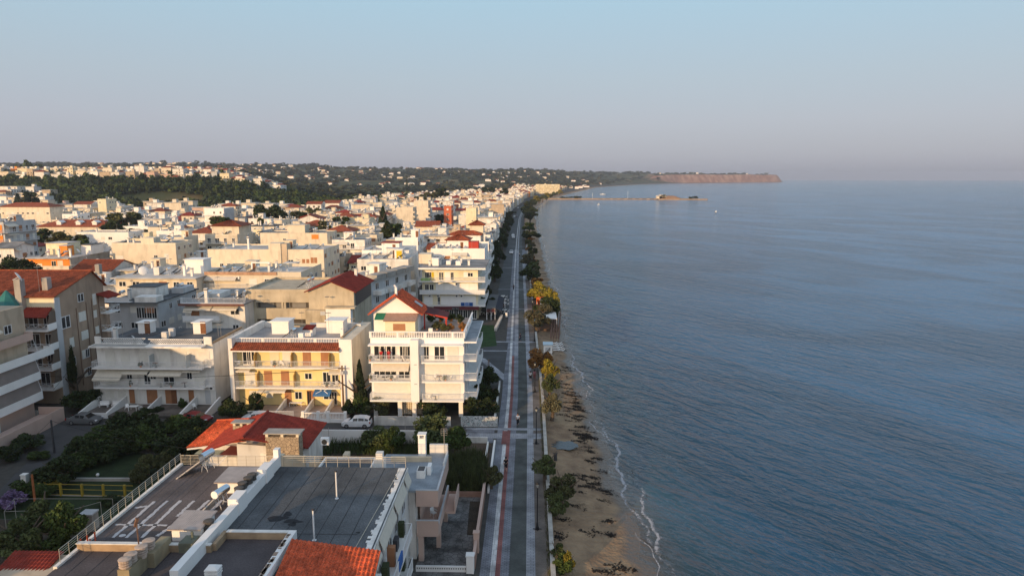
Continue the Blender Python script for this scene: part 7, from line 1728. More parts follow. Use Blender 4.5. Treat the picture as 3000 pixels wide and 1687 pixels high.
# ------------------------------------------------------------ walls and fences
def wall(name, label, a, b, h, th, m, z0=0, coping=None):
    a = Vector((a[0], a[1], 0)); b = Vector((b[0], b[1], 0)); d = (b-a).normalized(); nn = Vector((-d.y, d.x, 0))*th/2
    t = tag(MB().prism([(q.x, q.y) for q in (a+nn*-1, b-nn, b+nn, a+nn)], z0, z0+h).build(name, m), label, 'wall')
    if coping: nn *= 1.25; MB().prism([(q.x, q.y) for q in (a-nn, b-nn, b+nn, a+nn)], z0+h, z0+h+.07).build('coping', coping, t)
    return t
def graffiti():
    m = bpy.data.materials.new('graffiti_wall'); m.use_nodes = True; nt = m.node_tree; n = nt.nodes; l = nt.links; b = n['Principled BSDF']; b.inputs['Roughness'].default_value = .8
    g = n.new('ShaderNodeNewGeometry'); t = n.new('ShaderNodeTexNoise'); t.inputs['Scale'].default_value = 1.5; t.inputs['Detail'].default_value = 3; t.inputs['Distortion'].default_value = 2.2; l.new(g.outputs['Position'], t.inputs['Vector'])
    r = n.new('ShaderNodeValToRGB'); r.color_ramp.interpolation = 'CONSTANT'; l.new(t.outputs['Fac'], r.inputs[0]); e = r.color_ramp.elements; e[0].position = 0; e[0].color = (.55, .55, .54, 1); e[1].position = .47; e[1].color = (.05, .05, .06, 1)
    for p_, c in ((.52, (.62, .62, .60, 1)), (.56, (.22, .40, .42, 1)), (.59, (.60, .59, .57, 1)), (.63, (.10, .09, .10, 1)), (.68, (.58, .5, .5, 1))): k = e.new(p_); k.color = c
    l.new(r.outputs[0], b.inputs['Base Color']); return m
GRF = graffiti(); SCR = mat('scrawled_wall', (.58, .56, .52), .9, .15, .9, .85, scol=(.16, .15, .15))
wall('graffiti_wall', 'low white wall covered in faded scrawls along the street', (at(1090, 1255, 0).x, 91.7), (at(1318, 1255, 0).x, 91.7), 1.3, .2, SCR)
wall('graffiti_wall', 'short wall with bold black and turquoise graffiti by the promenade', (at(1350, 1250, 0).x, 91.5), (at(1458, 1250, 0).x, 91.5), 1.45, .2, GRF)
wall('garden_wall', 'long white garden wall on the near side of the street', (-28.5, 85.1), (-10.0, 85.1), 1.75, .2, WHITE2)
wall('side_wall', 'low pale wall running back beside the shrub bed', (-4.75, 91.7), (-4.75, 110), 1.0, .2, WHITE)
wall('kerb_wall', 'low white kerb wall along the empty plot, promenade side', (-4.35, 71), (-4.35, 85.2), .55, .22, WHITE2); wall('kerb_wall', 'low white kerb wall along the empty plot, inner side', (-5.2, 75), (-5.2, 84.8), .5, .2, WHITE)
wall('plot_wall', 'crumbling white wall at the street end of the empty plot', (-9.0, 85.5), (-5.3, 85.5), .8, .2, WHITE)
BRK = brick_mat('brown_brick', (.30, .16, .11), (.36, .20, .14), (.2, .15, .12), .25, .08)
wall('yard_wall', 'brown yard wall with pale coping along the promenade', (-4.75, 56.2), (-4.75, 70.8), 1.3, .22, mat('brown_render', (.34, .20, .15), .9, .15, 1, .3), 0, PINKISH)
wall('yard_wall', 'low brown wall between the paved yard and the reeds', (-9.0, 70.1), (-4.9, 70.1), .6, .2, mat('brown_render', (.34, .20, .15)))
t = wall('lattice_wall', 'white pierced wall at the near end of the paved yard', (-9.8, 55.7), (-5.4, 55.7), .55, .16, WHITE2)
for k in range(22): MB().box(-9.7+k*.2, -9.62+k*.2, 55.60, 55.615, .3, .42).build('hole', DARKM, t)
tag(MB().box(-5.35, -4.7, 55.4, 56.0, 0, 1.6).box(-5.4, -4.65, 55.35, 56.05, 1.6, 1.7).build('gate_pillar', WHITE2), 'white square gate pillar at the corner of the paved yard', 'pillar')
tag(MB().box(-5.0, -4.5, 58.8, 59.3, 0, 1.9).box(-5.05, -4.45, 58.75, 59.35, 1.9, 2.0).build('gate_pillar', PINKISH), 'pinkish gate pillar with white cap in the yard wall', 'pillar')
def crazy():
    m = bpy.data.materials.new('crazy_paving'); m.use_nodes = True; nt = m.node_tree; n = nt.nodes; l = nt.links; b = n['Principled BSDF']; b.inputs['Roughness'].default_value = .85
    g = n.new('ShaderNodeNewGeometry'); nz = n.new('ShaderNodeTexNoise'); nz.inputs['Scale'].default_value = 1.2; l.new(g.outputs['Position'], nz.inputs['Vector'])
    v = n.new('ShaderNodeTexVoronoi'); v.feature = 'DISTANCE_TO_EDGE'; v.inputs['Scale'].default_value = 1.9; v.voronoi_dimensions = '2D'; l.new(g.outputs['Position'], v.inputs['Vector'])
    r = n.new('ShaderNodeValToRGB'); l.new(v.outputs['Distance'], r.inputs[0]); e = r.color_ramp.elements; e[0].position = .015; e[0].color = (.03, .03, .03, 1); e[1].position = .05; e[1].color = (.17, .165, .16, 1)
    t2 = n.new('ShaderNodeTexNoise'); t2.inputs['Scale'].default_value = .8; t2.inputs['Detail'].default_value = 6; l.new(g.outputs['Position'], t2.inputs['Vector']); mr = n.new('ShaderNodeMapRange'); mr.inputs[1].default_value = .35; mr.inputs[2].default_value = .65; mr.inputs[3].default_value = .35; mr.inputs[4].default_value = 1.25; l.new(t2.outputs['Fac'], mr.inputs[0])
    s = n.new('ShaderNodeVectorMath'); s.operation = 'SCALE'; l.new(r.outputs[0], s.inputs[0]); l.new(mr.outputs[0], s.inputs['Scale']); l.new(s.outputs[0], b.inputs['Base Color']); return m
struct('yard_paving', MB().prism([(-10.2, 52), (-4.85, 52), (-4.85, 70), (-9.2, 70)], .018, .024), crazy())
struct('yard_bed', MB().prism([(-5.9, 62), (-4.9, 62), (-4.9, 69), (-6.2, 69)], .026, .05), mat('garden_earth', (.055, .042, .03)))
# balustrade and garden of the yellow block
x0, x1 = at(885, 1240, 0).x, at(1010, 1240, 0).x; yf = 92.6
t = thing('garden_balustrade', 'white balustrade with pillars along the street before the yellow block', 'balustrade', (x0, yf, 0))
MB().box(0, x1-x0, -.12, .12, 0, .55).build('base', WHITE2, t); MB().box(0, x1-x0, -.12, .12, 1.3, 1.42).build('rail', WHITE2, t)
for k in range(28): MB().lathe((.15+k*(x1-x0-.3)/27, 0, .55), [(.05, 0), (.08, .2), (.045, .5), (.055, .75)], 0, 6).build('baluster', WHITE2, t)
for k in (0, .36, .6, 1): MB().box(k*(x1-x0)-.2, k*(x1-x0)+.2, -.2, .2, 0, 1.6).build('pillar', WHITE2, t)
x0_, x1_ = at(725, 1235, 0).x, at(860, 1235, 0).x
t = thing('garden_railing', 'white railing with upright bars before the left half of the yellow block', 'railing', (x0_, yf+.3, 0)); MB().box(0, x1_-x0_, -.1, .1, 0, .5).build('base', WHITE2, t); mb = MB()
for k in range(60): mb.bar((k*(x1_-x0_)/59, 0, .5), (k*(x1_-x0_)/59, 0, 1.5), .02)
mb.bar((0, 0, 1.45), (x1_-x0_, 0, 1.45), .03); mb.build('bars', RAIL, t)
TERR = mat('terrace_tiles', (.40, .30, .24))
struct('terrace_paving', MB().prism([(at(770, 1200, 0).x, 92.8), (x1, 92.8), (x1, 98.7), (at(770, 1200, 0).x, 98.7)], .02, .38), TERR)
for px, lab in ((823, 'sloping terrace wall of the yellow block, left one'), (905, 'sloping terrace wall of the yellow block, middle one'), (965, 'sloping terrace wall of the yellow block, right one')): 
    x = at(px, 1210, 0).x; tag(MB().hexa([(x-.12, 93, 0), (x+.12, 93, 0), (x+.12, 98.6, 0), (x-.12, 98.6, 0)], [(x-.12, 93, .7), (x+.12, 93, .7), (x+.12, 98.6, 1.5), (x-.12, 98.6, 1.5)]).build('terrace_wall', WHITE), lab, 'wall')
# terraces of the shaded block
for px, lab in ((250, 'sloping white terrace wall of the shaded block, leftmost'), (330, 'sloping white terrace wall of the shaded block, second from left'), (435, 'sloping white terrace wall of the shaded block, third from left'), (545, 'sloping white terrace wall of the shaded block, fourth from left'), (618, 'sloping white terrace wall of the shaded block, rightmost')):
    x = at(px, 1215, 0).x; tag(MB().hexa([(x-.12, 93.4, 0), (x+.12, 93.4, 0), (x+.12, 98.5, 0), (x-.12, 98.5, 0)], [(x-.12, 93.4, .8), (x+.12, 93.4, .8), (x+.12, 98.5, 1.7), (x-.12, 98.5, 1.7)]).build('terrace_wall', WHITE2), lab, 'wall')
struct('terrace_paving', MB().prism([(at(250, 1215, 0).x+.2, 93.6), (at(618, 1215, 0).x-.2, 93.6), (at(618, 1215, 0).x-.2, 98.5), (at(250, 1215, 0).x+.2, 98.5)], .02, .38), PAVB)
wall('terrace_wall', 'low white front wall of the left terrace of the shaded block', (at(250, 1215, 0).x, 93.5), (at(330, 1215, 0).x, 93.5), .75, .16, WHITE2); wall('terrace_wall', 'low white front wall of the right terrace of the shaded block', (at(545, 1215, 0).x, 93.5), (at(618, 1215, 0).x, 93.5), .75, .16, WHITE2)
# plastic furniture on those terraces
for k, (px, py, z, rz, lab) in enumerate(((372, 1200, .3, .3, 'white plastic chair left of the terrace table of the shaded block'), (412, 1200, .3, 2.6, 'white plastic chair right of the terrace table of the shaded block'), (570, 1198, .3, .8, 'white plastic chair on the right terrace of the shaded block'), (865, 1190, .18, .2, 'white plastic chair by the long terrace table of the yellow block'), (905, 1186, .18, 2.8, 'white plastic chair under the blue awning'))):
    p = at(px, py, z); c = copy_tree(PCHAIR); c.location = (p.x, p.y, z); c.rotation_euler = (0, 0, rz); c['label'] = lab
def table(label, px, py, z, w, d, m):
    p = at(px, py, z); t = thing('terrace_table', label, 'table', (p.x, p.y, z)); MB().box(-w/2, w/2, -d/2, d/2, .70, .74).build('tabletop', m, t)
    for a in (-1, 1):
        for b in (-1, 1): MB().box(a*(w/2-.08)-.03, a*(w/2-.08)+.03, b*(d/2-.08)-.03, b*(d/2-.08)+.03, 0, .70).build('leg', m, t)
table('terrace table of the shaded block with chairs either side', 392, 1203, .3, 1.3, .8, WHITE2); table('long white terrace table of the yellow block', 868, 1192, .18, 1.9, .9, WHITE2)
for k, (px, lab) in enumerate(((305, 'white garden bench on the left terrace of the shaded block'), (342, 'white garden bench beside the first one'))):
    p = at(px, 1193, .3); t = thing('garden_bench', lab, 'bench', (p.x, p.y, .3)); MB().box(-.7, .7, -.25, .25, .40, .46).build('seat', WHITE2, t); MB().box(-.7, .7, .22, .28, .46, .95).build('backrest', WHITE2, t); MB().box(-.65, -.55, -.2, .2, 0, .4).build('leg', WHITE2, t); MB().box(.55, .65, -.2, .2, 0, .4).build('leg', WHITE2, t)
# yellow fence and gate of the shaded garden
YM = mat('yellow_metal', (.32, .23, .03), .6, .15, 2)
a = at(118, 1450, 0); b = at(392, 1456, 0); t = thing('garden_fence', 'yellow railing fence with square posts in the shaded garden', 'fence', (a.x, a.y, 0)); d = b-a
for k in range(5): q = d*(k/4.4); MB().box(q.x-.1, q.x+.1, q.y-.1, q.y+.1, 0, 1.4).build('post', YM, t)
for z in (.15, .75, 1.32): MB().bar((0, 0, z), (d.x, d.y, z), .035).build('rail', YM, t)
MB().hexa([(0, -.05, -.02), (d.x, d.y-.05, -.02), (d.x, d.y+.08, -.02), (0, .08, -.02)], [(0, -.05, .12), (d.x, d.y-.05, .12), (d.x, d.y+.08, .12), (0, .08, .12)]).build('kerb', CONC, t)
a = at(130, 1443, .1); b = at(178, 1418, .1); t = thing('garden_gate', 'yellow sheet metal gate standing open beside the fence', 'gate', (a.x, a.y, .1)); d = b-a
MB().hexa([(0, 0, 0), (d.x, d.y, 0), (d.x, d.y+.06, 0), (0, .06, 0)], [(0, 0, 1.25), (d.x, d.y, 1.35), (d.x, d.y+.06, 1.35), (0, .06, 1.25)]).build('panel', YM, t); MB().bar((d.x, d.y, 0), (d.x, d.y, 1.5), .05).build('post', CONC, t)
wall('stone_edge', 'low stone edging between lawn and yellow fence', (at(185, 1408, 0).x, at(185, 1408, 0).y), (at(388, 1408, 0).x, at(388, 1408, 0).y), .35, .3, CONC)
p = at(286, 1389, .25); tag(MB().lathe((p.x, p.y, .0), [(.02, 0), (.14, .08), (.19, .2), (.14, .34), (.02, .4)], 0, 14).build('globe_lamp', WHITE2), 'small white globe on the shaded lawn', 'garden lamp')
p = at(74, 1412, 0); tag(MB().box(p.x-.3, p.x+.3, p.y-.25, p.y+.25, 0, .9).box(p.x-.34, p.x+.34, p.y-.3, p.y+.3, .9, 1.0).build('meter_cabinet', WHITE), 'pale meter cabinet beside the lane', 'cabinet')
p = at(265, 1550, 0); t = thing('water_tank', 'grey cabinet tank standing just outside the left roof edge', 'tank', (p.x, p.y, 0)); MB().box(-.6, .6, -.5, .5, 0, 1.7).build('body', CONC, t); MB().box(-.66, .66, -.56, .56, 1.7, 1.85).build('lid', GREYR, t)
# lower red roof at the bottom left corner
def corner_roof():
    X0, Y0 = at(-40, 1687, 3.2).x, at(90, 1760, 3.2).y; h = House('garden_house', 'low house with old red tiles at the bottom left corner', X0, Y0, 7.2, 7, cat='house')
    h.box('wall', 0, 7.2, 0, 7, 0, 2.8, BEIGE); a = at(20, 1612, 3.2); b = at(190, 1612, 3.2)
    x1 = b.x-X0; y1 = a.y-Y0
    MB().tiles((-.5, 1.0, 1.9), (x1, 1.0, 1.9), (x1, y1, 3.2), (-.5, y1, 3.2), .3, .42, .05).build('roof', TILED, h.o)
corner_roof()
# wires of the garden frame
t = thing('vine_frame', 'thin wire frame for vines behind the leafy young trees', 'frame', tuple(at(20, 1560, 0)))
a = at(20, 1560, 0)
for px, py in ((20, 1560), (48, 1520), (225, 1552), (300, 1530), (335, 1520)): p = at(px, py, 0)-a; MB().bar((p.x, p.y, 0), (p.x, p.y, 2.2), .03).build('post', CONC, t)
mb = MB()
for (p_, q_) in (((20, 1560), (225, 1552)), ((48, 1520), (335, 1520)), ((20, 1560), (48, 1520)), ((225, 1552), (300, 1530))): p = at(*p_)-a; q = at(*q_)-a; mb.bar((p.x, p.y, 2.2), (q.x, q.y, 2.2), .02)
mb.build('wire', CONC, t)
# plants on the white block's terrace
tz_ = 11.66
for k, (px, py, r, h, mt) in enumerate(((1282, 952, .9, 1.5, L_OLIVE), (1300, 960, .9, 1.3, L_OLIVE), (1318, 957, .8, 1.3, L_RUST), (1322, 928, .9, 1.7, L_TAM), (1345, 935, .8, 1.5, L_TAM), (1355, 955, .8, 1.4, L_RUST), (1262, 930, .8, 1.4, L_GREEN), (1290, 930, .8, 1.5, L_GREEN), (1108, 955, .8, 1.5, L_TAM), (1120, 948, .7, 1.5, L_YEL), (1200, 955, .5, 1.6, L_TAM))):
    x, y = tp(px, py, tz_+.7); y = max(min(y, WB.o.location.y+13), WB.o.location.y+.6); t = tree('potted_shrub', 'leafy pot plant crowding the roof terrace of the white block', x, y, tz_, h, r, mt, 0, trunk=.1, group='plants on the roof terrace', cat='plant'); MB().lathe((0, 0, 0), [(.18, 0), (.26, .38), (.22, .38)], 0, 10).build('pot', ORANGE if k % 2 else PINKISH, t)
p = at(1262, 975, tz_); tag(MB().box(p.x-.3, p.x+.3, p.y-.2, p.y+.2, tz_, tz_+.7).build('white_cabinet', WHITE2), 'small white cabinet on the planted roof terrace', 'cabinet')
# ------------------------------------------------------------ the square beyond the white block
struct('square_asphalt', MB().prism([(-13.5, 113), (-4.3, 113), (-4.3, 141), (-9, 139), (-13.5, 131)], .006, .024), mat('square_asphalt', (.062, .064, .066), .9, .2, .4, 0, fine=.12))
struct('diagonal_path', MB().prism([(-13.5, 131.5), (-13.5, 129.6), (-9.4, 127.4), (-4.3, 113.6), (-4.3, 117.4), (-8.2, 127.6), (-12, 132.5)], .025, .032), PAVL)
struct('square_band', MB().prism([(-9, 133.4), (-4.3, 133.4), (-4.3, 134.2), (-9, 134.2)], .025, .034), PAVL)
struct('square_band', MB().prism([(-13.5, 126), (-9.4, 125.4), (-9.4, 126.2), (-13.5, 127)], .025, .034), PAVL)
t = thing('swing_frame', 'row of tall dark hoops on the small square beside the white block', 'frame', (-11.5, 117, 0)); mb = None
for k in range(4):
    mb = MB(); x = k*1.5; n = 8; pts = [(x, -1.5, 0), (x, -1.5, 2.2)]+[(x, -1.5*cos(pi*q/n), 2.2+.5*sin(pi*q/n)) for q in range(1, n)]+[(x, 1.5, 2.2), (x, 1.5, 0)]
    for p_, q_ in zip(pts, pts[1:]): mb.bar(p_, q_, .05)
    mb.build('hoop', mat('rusty_steel', (.16, .09, .06)), t)
# cafe terrace furniture and white flower boxes by the lawn
for k, (px, py) in enumerate(((1406, 922), (1440, 922), (1478, 916), (1468, 905), (1478, 895), (1478, 884), (1474, 874))):
    p = at(px, py, .05); t = thing('cafe_table', 'white cafe table on the terrace of the restaurant', 'table', (p.x, p.y, .05), 0, 'white cafe tables'); MB().box(-.55, .55, -.55, .55, .72, .78).build('tabletop', WHITE2, t); MB().lathe((0, 0, 0), [(.34, 0), (.2, .1), (.26, .72)], 0, 10).build('pedestal', WHITE2, t)
    for s in (-1, 1): c = copy_tree(PCHAIR); c.location = (p.x+s*.95, p.y+.1, .05); c.rotation_euler = (0, 0, -s*pi/2); c['label'] = 'white chair at a cafe table of the restaurant terrace'; c['group'] = 'white cafe chairs'
t = None
for k in range(12):
    p = at(1452+k*1.6, 968-k*3.4, .05); tag(MB().box(p.x-.3, p.x+.3, p.y-.5, p.y+.5, .05, .75).build('flower_box', mat('whitewash_stone', (.50, .48, .45), .9, .3, 3)), 'white stone block in the row edging the lawn', 'planter', 'white blocks edging the lawn')
for px, py, lab in ((1484, 928, 'white cylinder bin alone on the seafront asphalt'), ): p = at(px, py, .05); tag(MB().cyl(p.x, p.y, .05, 1.1, .3, 0, 12).build('litter_bin', WHITE2), lab, 'bin')
# ------------------------------------------------------------ beach bar, kiosk, parasols, loungers
BO = mat('orange_canvas', (.55, .115, .02), .8, .1, 1)
y0, y1 = at(1548, 960, 0).y, at(1548, 870, 0).y
t = thing('beach_bar', 'beach bar with orange front screens and white canopies by the promenade', 'bar', (pr(y0)+2.6, y0, -.3))
n = 4
for k in range(n):
    ya = (y1-y0)*k/n; yb_ = (y1-y0)*(k+.86)/n
    if k in (0, 1, 2): MB().hexa([(1.0, ya, 2.6), (4.6, ya, 2.3), (4.6, yb_, 2.3), (1.0, yb_, 2.6)], [(1.0, ya, 2.68), (4.6, ya, 2.38), (4.6, yb_, 2.38), (1.0, yb_, 2.68)]).build('canopy', WHITE2, t)
    MB().box(.2, .3, ya, yb_, .3, 2.4 if k > 1 else 1.2).build('screen', BO if k > 1 else CREAM, t)
    for x in (.25, 4.5): MB().box(x-.05, x+.05, ya-.05, ya+.05, -.6, 2.5).build('post', WHITE2, t)
MB().box(.1, 3.6, (y1-y0)*.62, (y1-y0)*.66, .3, 2.9).build('orange_end', BO, t); MB().hexa([(.2, (y1-y0)*.8, 2.7), (3.0, (y1-y0)*.8, 2.9), (3.0, (y1-y0)*1.05, 2.9), (.2, (y1-y0)*1.05, 2.7)], [(.2, (y1-y0)*.8, 2.8), (3.0, (y1-y0)*.8, 3.0), (3.0, (y1-y0)*1.05, 3.0), (.2, (y1-y0)*1.05, 2.8)]).build('orange_canopy', BO, t)
MB().box(0, 5, 0, y1-y0, -.6, .0).build('deck', mat('deck_wood', (.16, .10, .07), .9, .2, 1), t)
p = at(1605, 1035, -.6); t = thing('lifeguard_hut', 'small white hut with pale blue roof on the sand behind the rust coloured tree', 'hut', (p.x, p.y, -.9)); MB().box(-.85, .85, -.7, .7, 0, 2.2).build('wall', WHITE2, t); MB().hexa([(-1, -.9, 2.2), (1, -.9, 2.2), (1, .9, 2.4), (-1, .9, 2.4)], [(-1, -.9, 2.3), (1, -.9, 2.3), (1, .9, 2.5), (-1, .9, 2.5)]).build('roof', mat('pale_blue_sheet', (.45, .56, .62), .5, .05, 1), t); MB().box(-.5, .5, -.74, -.70, 1.0, 1.7).build('hatch', GREYR, t)
def parasol():
    t = thing('closed_parasol', 'folded brown thatched parasol standing in rows on the beach', 'parasol', (0, 0, 0), 0, 'folded parasols on the beach'); MB().cyl(0, 0, 0, 2.4, .03, 0, 6).build('pole', WOOD, t); MB().lathe((0, 0, .9), [(.16, 0), (.2, .3), (.12, 1.1), (.03, 1.5)], 0, 8).build('canopy', mat('thatch_brown', (.20, .125, .10), .95, .2, 3), t); return t
PS = parasol(); n = 0
for r_ in range(9):
    for c_ in range(4):
        p = at(1614+c_*7.5+r_*.6, 1000-r_*8.5, -.8); t = PS if n == 0 else copy_tree(PS); t.location = (p.x, p.y, beach_z(p.x, p.y)-.05); n += 1
def lounger():
    t = thing('beach_lounger', 'white plastic lounger set out on the sand right of the white hut', 'lounger', (0, 0, 0), 0, 'white loungers on the sand'); MB().box(-.95, .45, -.32, .32, .26, .31).build('seat', WHITE2, t); MB().hexa([(.45, -.32, .28), (1.0, -.32, .62), (1.0, .32, .62), (.45, .32, .28)], [(.43, -.32, .33), (.98, -.32, .67), (.98, .32, .67), (.43, .32, .33)]).build('backrest', WHITE2, t)
    for x in (-.8, .4):
        for y in (-.25, .25): MB().box(x-.03, x+.03, y-.03, y+.03, 0, .26).build('leg', WHITE2, t)
    return t
LO = lounger(); LO.scale = (.75, .75, .75); n = 0
for r_ in range(5):
    for c_ in range(2): p = at(1622+c_*14+r_*2.2, 1006+r_*5, -.9); t = LO if n == 0 else copy_tree(LO); t.location = (p.x, p.y, beach_z(p.x, p.y)); n += 1
p = at(1627, 1349, -.6); tag(MB().cyl(p.x, p.y, beach_z(p.x, p.y)-.1, .35, .22, 0, 12).box(p.x-.3, p.x+.3, p.y-.04, p.y+.04, .35, .42).build('litter_bin', DARKM), 'black bin on a post on the sand by the sea wall', 'bin')
# rows of washed up seaweed
def wrack():
    r = np.random.RandomState(8); V = []; Fq = []; seeds = [(1705, 1318), (1748, 1335), (1730, 1345), (1755, 1372), (1735, 1392), (1718, 1420), (1752, 1425), (1775, 1430), (1770, 1460), (1700, 1440), (1780, 1520), (1765, 1555), (1720, 1560), (1790, 1560), (1800, 1650), (1830, 1660), (1770, 1670), (1640, 1570), (1625, 1580), (1690, 1390), (1680, 1325), (1790, 1440), (1710, 1400), (1740, 1410), (1690, 1485), (1650, 1530), (1700, 1480)]
    for k in range(70): py = 1000+r.rand()**.8*320; px = np.interp(py, [1000, 1100, 1200, 1300], [1640, 1655, 1690, 1720])+r.normal()*14; seeds.append((px, py))
    for k in range(26): py = r.uniform(700, 900); seeds.append((np.interp(py, [700, 900], [1570, 1625])+r.normal()*5, py))
    for px, py in seeds:
        c = at(px, py, -.8); ang = r.uniform(-1.0, .7); n = int(r.uniform(30, 120)); L = r.uniform(.4, 1.3)*(1 if c.y < 150 else 1.5)
        for q in range(n):
            u = r.normal()*L*.5; w_ = r.normal()*.12*(1+.5*sin(u*4)); x = c.x+u*cos(ang)-w_*sin(ang)+.25*sin(u*3); y = c.y+u*sin(ang)*.8+w_*1.6
            if not (pr(y)+2.6 < x < wl(y)-.15): continue
            z = beach_z(x, y)+.015; s = r.uniform(.04, .13); a = r.rand()*6.28; h = r.uniform(.01, .09); i = len(V)
            V += [(x+s*cos(a), y+s*sin(a), z), (x+s*cos(a+1.6), y+s*sin(a+1.6), z+h), (x+s*cos(a+3.1), y+s*sin(a+3.1), z+.01), (x+s*cos(a+4.7), y+s*sin(a+4.7), z+h*.5)]; Fq.append((i, i+1, i+2, i+3))
    tag(link('seaweed', npmesh('seaweed', V, Fq, mat('dried_seaweed', (.022, .017, .013), .9, .3, 3))), 'dark tangled lines of washed up seaweed on the sand', 'seaweed', kind='stuff')
wrack()
p = at(1655, 1306, -.6); pts = [(p.x+1.7*cos(2*pi*k/20)*(1+.2*sin(3*k)), p.y+1.5*sin(2*pi*k/20)*(1+.15*sin(2*k+1))) for k in range(20)]
struct('puddle', MB().poly([(x, y, beach_z(p.x-1.5, p.y)+.03) for x, y in pts]), mat('puddle_water', (.06, .06, .06), .15, .05, 1, spec=.5))
# ------------------------------------------------------------ jetty and boats
def jetty():
    Y = 1148; X0 = wl(Y)-10; t = thing('jetty', 'long low jetty with a sandy headland and pale huts at its end', 'jetty', (X0, Y, SEA)); U = lambda px: (px-1551)/F*Y-X0
    mb = MB().hexa([(0, -5, -1), (U(1975), -4, -1), (U(1975), 4, -1), (0, 6, -1)], [(0, -3, 2.0), (U(1975), -2.5, 1.6), (U(1975), 2.5, 1.6), (0, 4, 2.2)]); mb.build('causeway', mat('jetty_stone', (.33, .24, .16), .95, .25, .3), t)
    mb = MB().prism([(U(1920), -16), (U(2058), -16), (U(2062), -10), (U(2000), 8), (U(1930), 16)], -1, 1.6); mb.build('quay', mat('jetty_stone', (.33, .24, .16)), t)
    mb = MB(); ring = [(U(1918), -8), (U(1950), -13), (U(1985), -11), (U(1992), 0), (U(1965), 12), (U(1925), 12)]; cx, cy = U(1950), 0
    mb.hexa([(x, y, 1.6) for x, y in ring], [(lerp(x, cx, .55), lerp(y, cy, .55), 6.2) for x, y in ring]); mb.build('mound', mat('mound_earth', (.30, .18, .11), .95, .25, .15), t)
    for px, w, h in ((1916, 9, 6.5), (1924, 11, 8), (1932, 7, 5)): x = U(px); o = MB().box(x, x+w, -9, -2, 1.6, 1.6+h*.6).build('hut', CREAM, t); MB().hexa([(x-.5, -9.5, 1.6+h*.6), (x+w+.5, -9.5, 1.6+h*.6), (x+w+.5, -1.5, 1.6+h*.6), (x-.5, -1.5, 1.6+h*.6)], [(x, -6.5, 1.6+h*.85), (x+w, -6.5, 1.6+h*.85), (x+w, -4.5, 1.6+h*.85), (x, -4.5, 1.6+h*.85)]).build('roof', RPALE, o)
    MB().bar((U(1836), 0, 2), (U(1836), 0, 14), .2, 0, 6).build('mast', RAIL, t); MB().bar((U(1734), 0, 2), (U(1734), 0, 11), .2, 0, 6).build('mast', RAIL, t)
    for k in range(14): MB().box(U(1750)+k*12, U(1750)+k*12+7, -3.4, -3.2, .2, 1.4).build('arch', DARKM, t)
    return X0
jx = jetty()
for k, (px, h) in enumerate(((1650, 4), (1662, 3), (1672, 4), (1690, 5), (1700, 4), (1940, 4), (2020, 4), (2034, 5))):
    p = atY(px, 582, 1148); tree('jetty_bush', 'dark low bush growing on the jetty', p.x, 1148-(10 if px > 1900 else 0), SEA+(5 if px == 1940 else 1.6), h, h*1.1, L_DARK, 2, trunk=.1, group='bushes on the jetty')
def boat(label, px, py, L, rz):
    p = at(px, py, SEA); t = thing('boat', label, 'boat', (p.x, p.y, SEA), rz)
    mb = MB(); st = [(-.5, .30), (-.2, .36), (.2, .32), (.4, .16), (.5, .02)]
    for (a, wa), (b, wb) in zip(st, st[1:]):
        A = [(a*L, -wa*L*.45, .9), (a*L, -wa*L*.3, -.2), (a*L, wa*L*.3, -.2), (a*L, wa*L*.45, .9)]; B = [(b*L, -wb*L*.45, 1.1), (b*L, -wb*L*.3, -.2), (b*L, wb*L*.3, -.2), (b*L, wb*L*.45, 1.1)]
        for k in range(3): mb.poly([A[k], B[k], B[k+1], A[k+1]])
        mb.poly([A[0], A[3], B[3], B[0]])
    mb.build('hull', WHITE2, t); MB().box(-.15*L, .12*L, -.1*L, .1*L, 1.0, 2.1).build('cabin', WHITE2, t)
boat('small white boat moored between the jetty and the far beach', 1766, 570, 12, .2); boat('tiny white speck of a boat off the jetty', 2098, 624, 5, 1.0); boat('tiny yellow buoy boat in front of the jetty', 1754, 601, 4, .6)

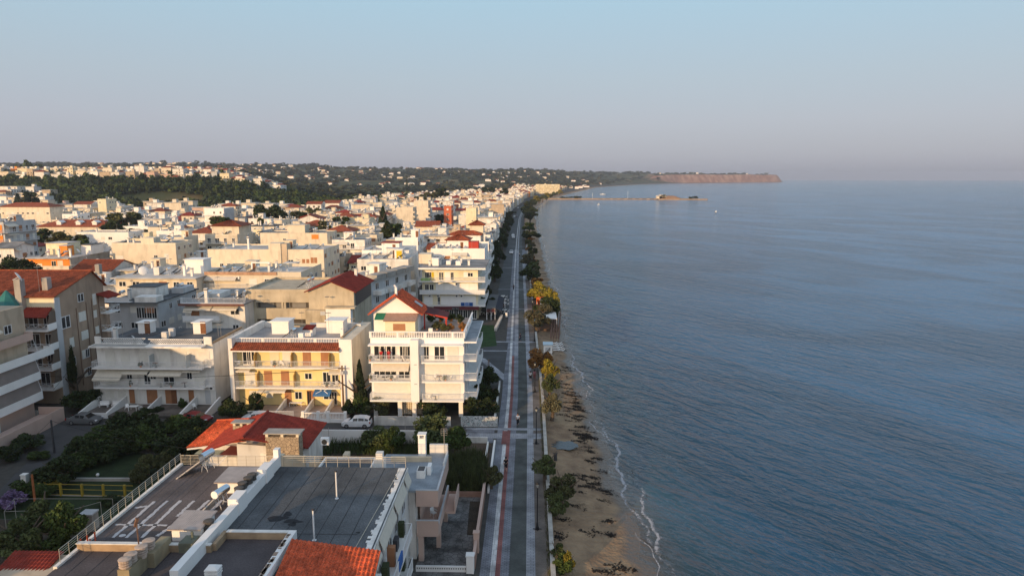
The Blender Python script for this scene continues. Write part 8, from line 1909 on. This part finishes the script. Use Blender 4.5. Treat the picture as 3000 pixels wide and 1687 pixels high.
# ------------------------------------------------------------ furniture on the balconies
def balcony_chairs():
    r = random.Random(12)
    for h, U, zz, dep, who, spots in ((WB, WU, lambda f: 2.8*f, .6, 'white block', ((3, 1100), (3, 1165), (3, 1185), (2, 1098), (2, 1112), (2, 1140), (2, 1160), (2, 1272), (2, 1290), (2, 1320), (1, 1260))),
        (YB, YU, lambda f: .4+3.05*f, .75, 'yellow block', ((2, 700), (2, 740), (2, 800), (2, 820), (2, 835), (1, 945), (1, 970), (1, 985), (1, 720))), (GB, GU, lambda f: .4+2.98*f, .8, 'shaded white block', ((2, 430), (2, 445), (1, 380), (1, 395), (1, 455), (1, 480), (1, 515), (1, 525)))):
        o = h.o.location
        for k, (f, px) in enumerate(spots):
            c = copy_tree(PCHAIR); c.location = (o.x+U(px), o.y-dep+r.uniform(-.1, .1), zz(f)+.005); c.rotation_euler = (0, 0, r.uniform(0, 6.28)); c['label'] = 'white plastic chair on an upper balcony of the '+who; c['group'] = 'balcony chairs of the '+who
            if k % 3 == 1:
                x = o.x+U(px)+.75; t = thing('balcony_table', 'small table on an upper balcony of the '+who, 'table', (x, o.y-dep, zz(f)+.005), 0, 'balcony tables of the '+who); MB().box(-.35, .35, -.3, .3, .68, .72).build('tabletop', DOORW if k % 2 else WHITE2, t); MB().lathe((0, 0, 0), [(.22, 0), (.05, .06), (.05, .68)], 0, 8).build('pedestal', DARKM, t)
            if k % 3 == 0:
                x = o.x+U(px)-.7; t = tree('balcony_plant', 'potted plant on an upper balcony of the '+who, x, o.y-dep-.1, zz(f)+.005, 1.0, .35, L_TAM, 1, trunk=.1, group='balcony plants of the '+who, cat='plant'); MB().lathe((0, 0, 0), [(.12, 0), (.17, .28), (.14, .28)], 0, 8).build('pot', ORANGE, t)
balcony_chairs()
# ------------------------------------------------------------ haze
def haze():
    o = MB().box(-9500, 12500, -150, 12500, -4.5, 125).build('haze', None) if False else None
    me = MB().box(-9800, 12600, -150, 12600, -4.5, 125).mesh('haze', []); o = link('haze', me); tag(o, kind='stuff')
    m = bpy.data.materials.new('haze_air'); m.use_nodes = True; nt = m.node_tree; nt.nodes.remove(nt.nodes['Principled BSDF'])
    v = nt.nodes.new('ShaderNodeVolumePrincipled'); v.inputs['Color'].default_value = (.82, .88, 1.0, 1); v.inputs['Density'].default_value = .00009; v.inputs['Anisotropy'].default_value = .2
    nt.links.new(v.outputs[0], nt.nodes['Material Output'].inputs['Volume']); me.materials.append(m)
haze()
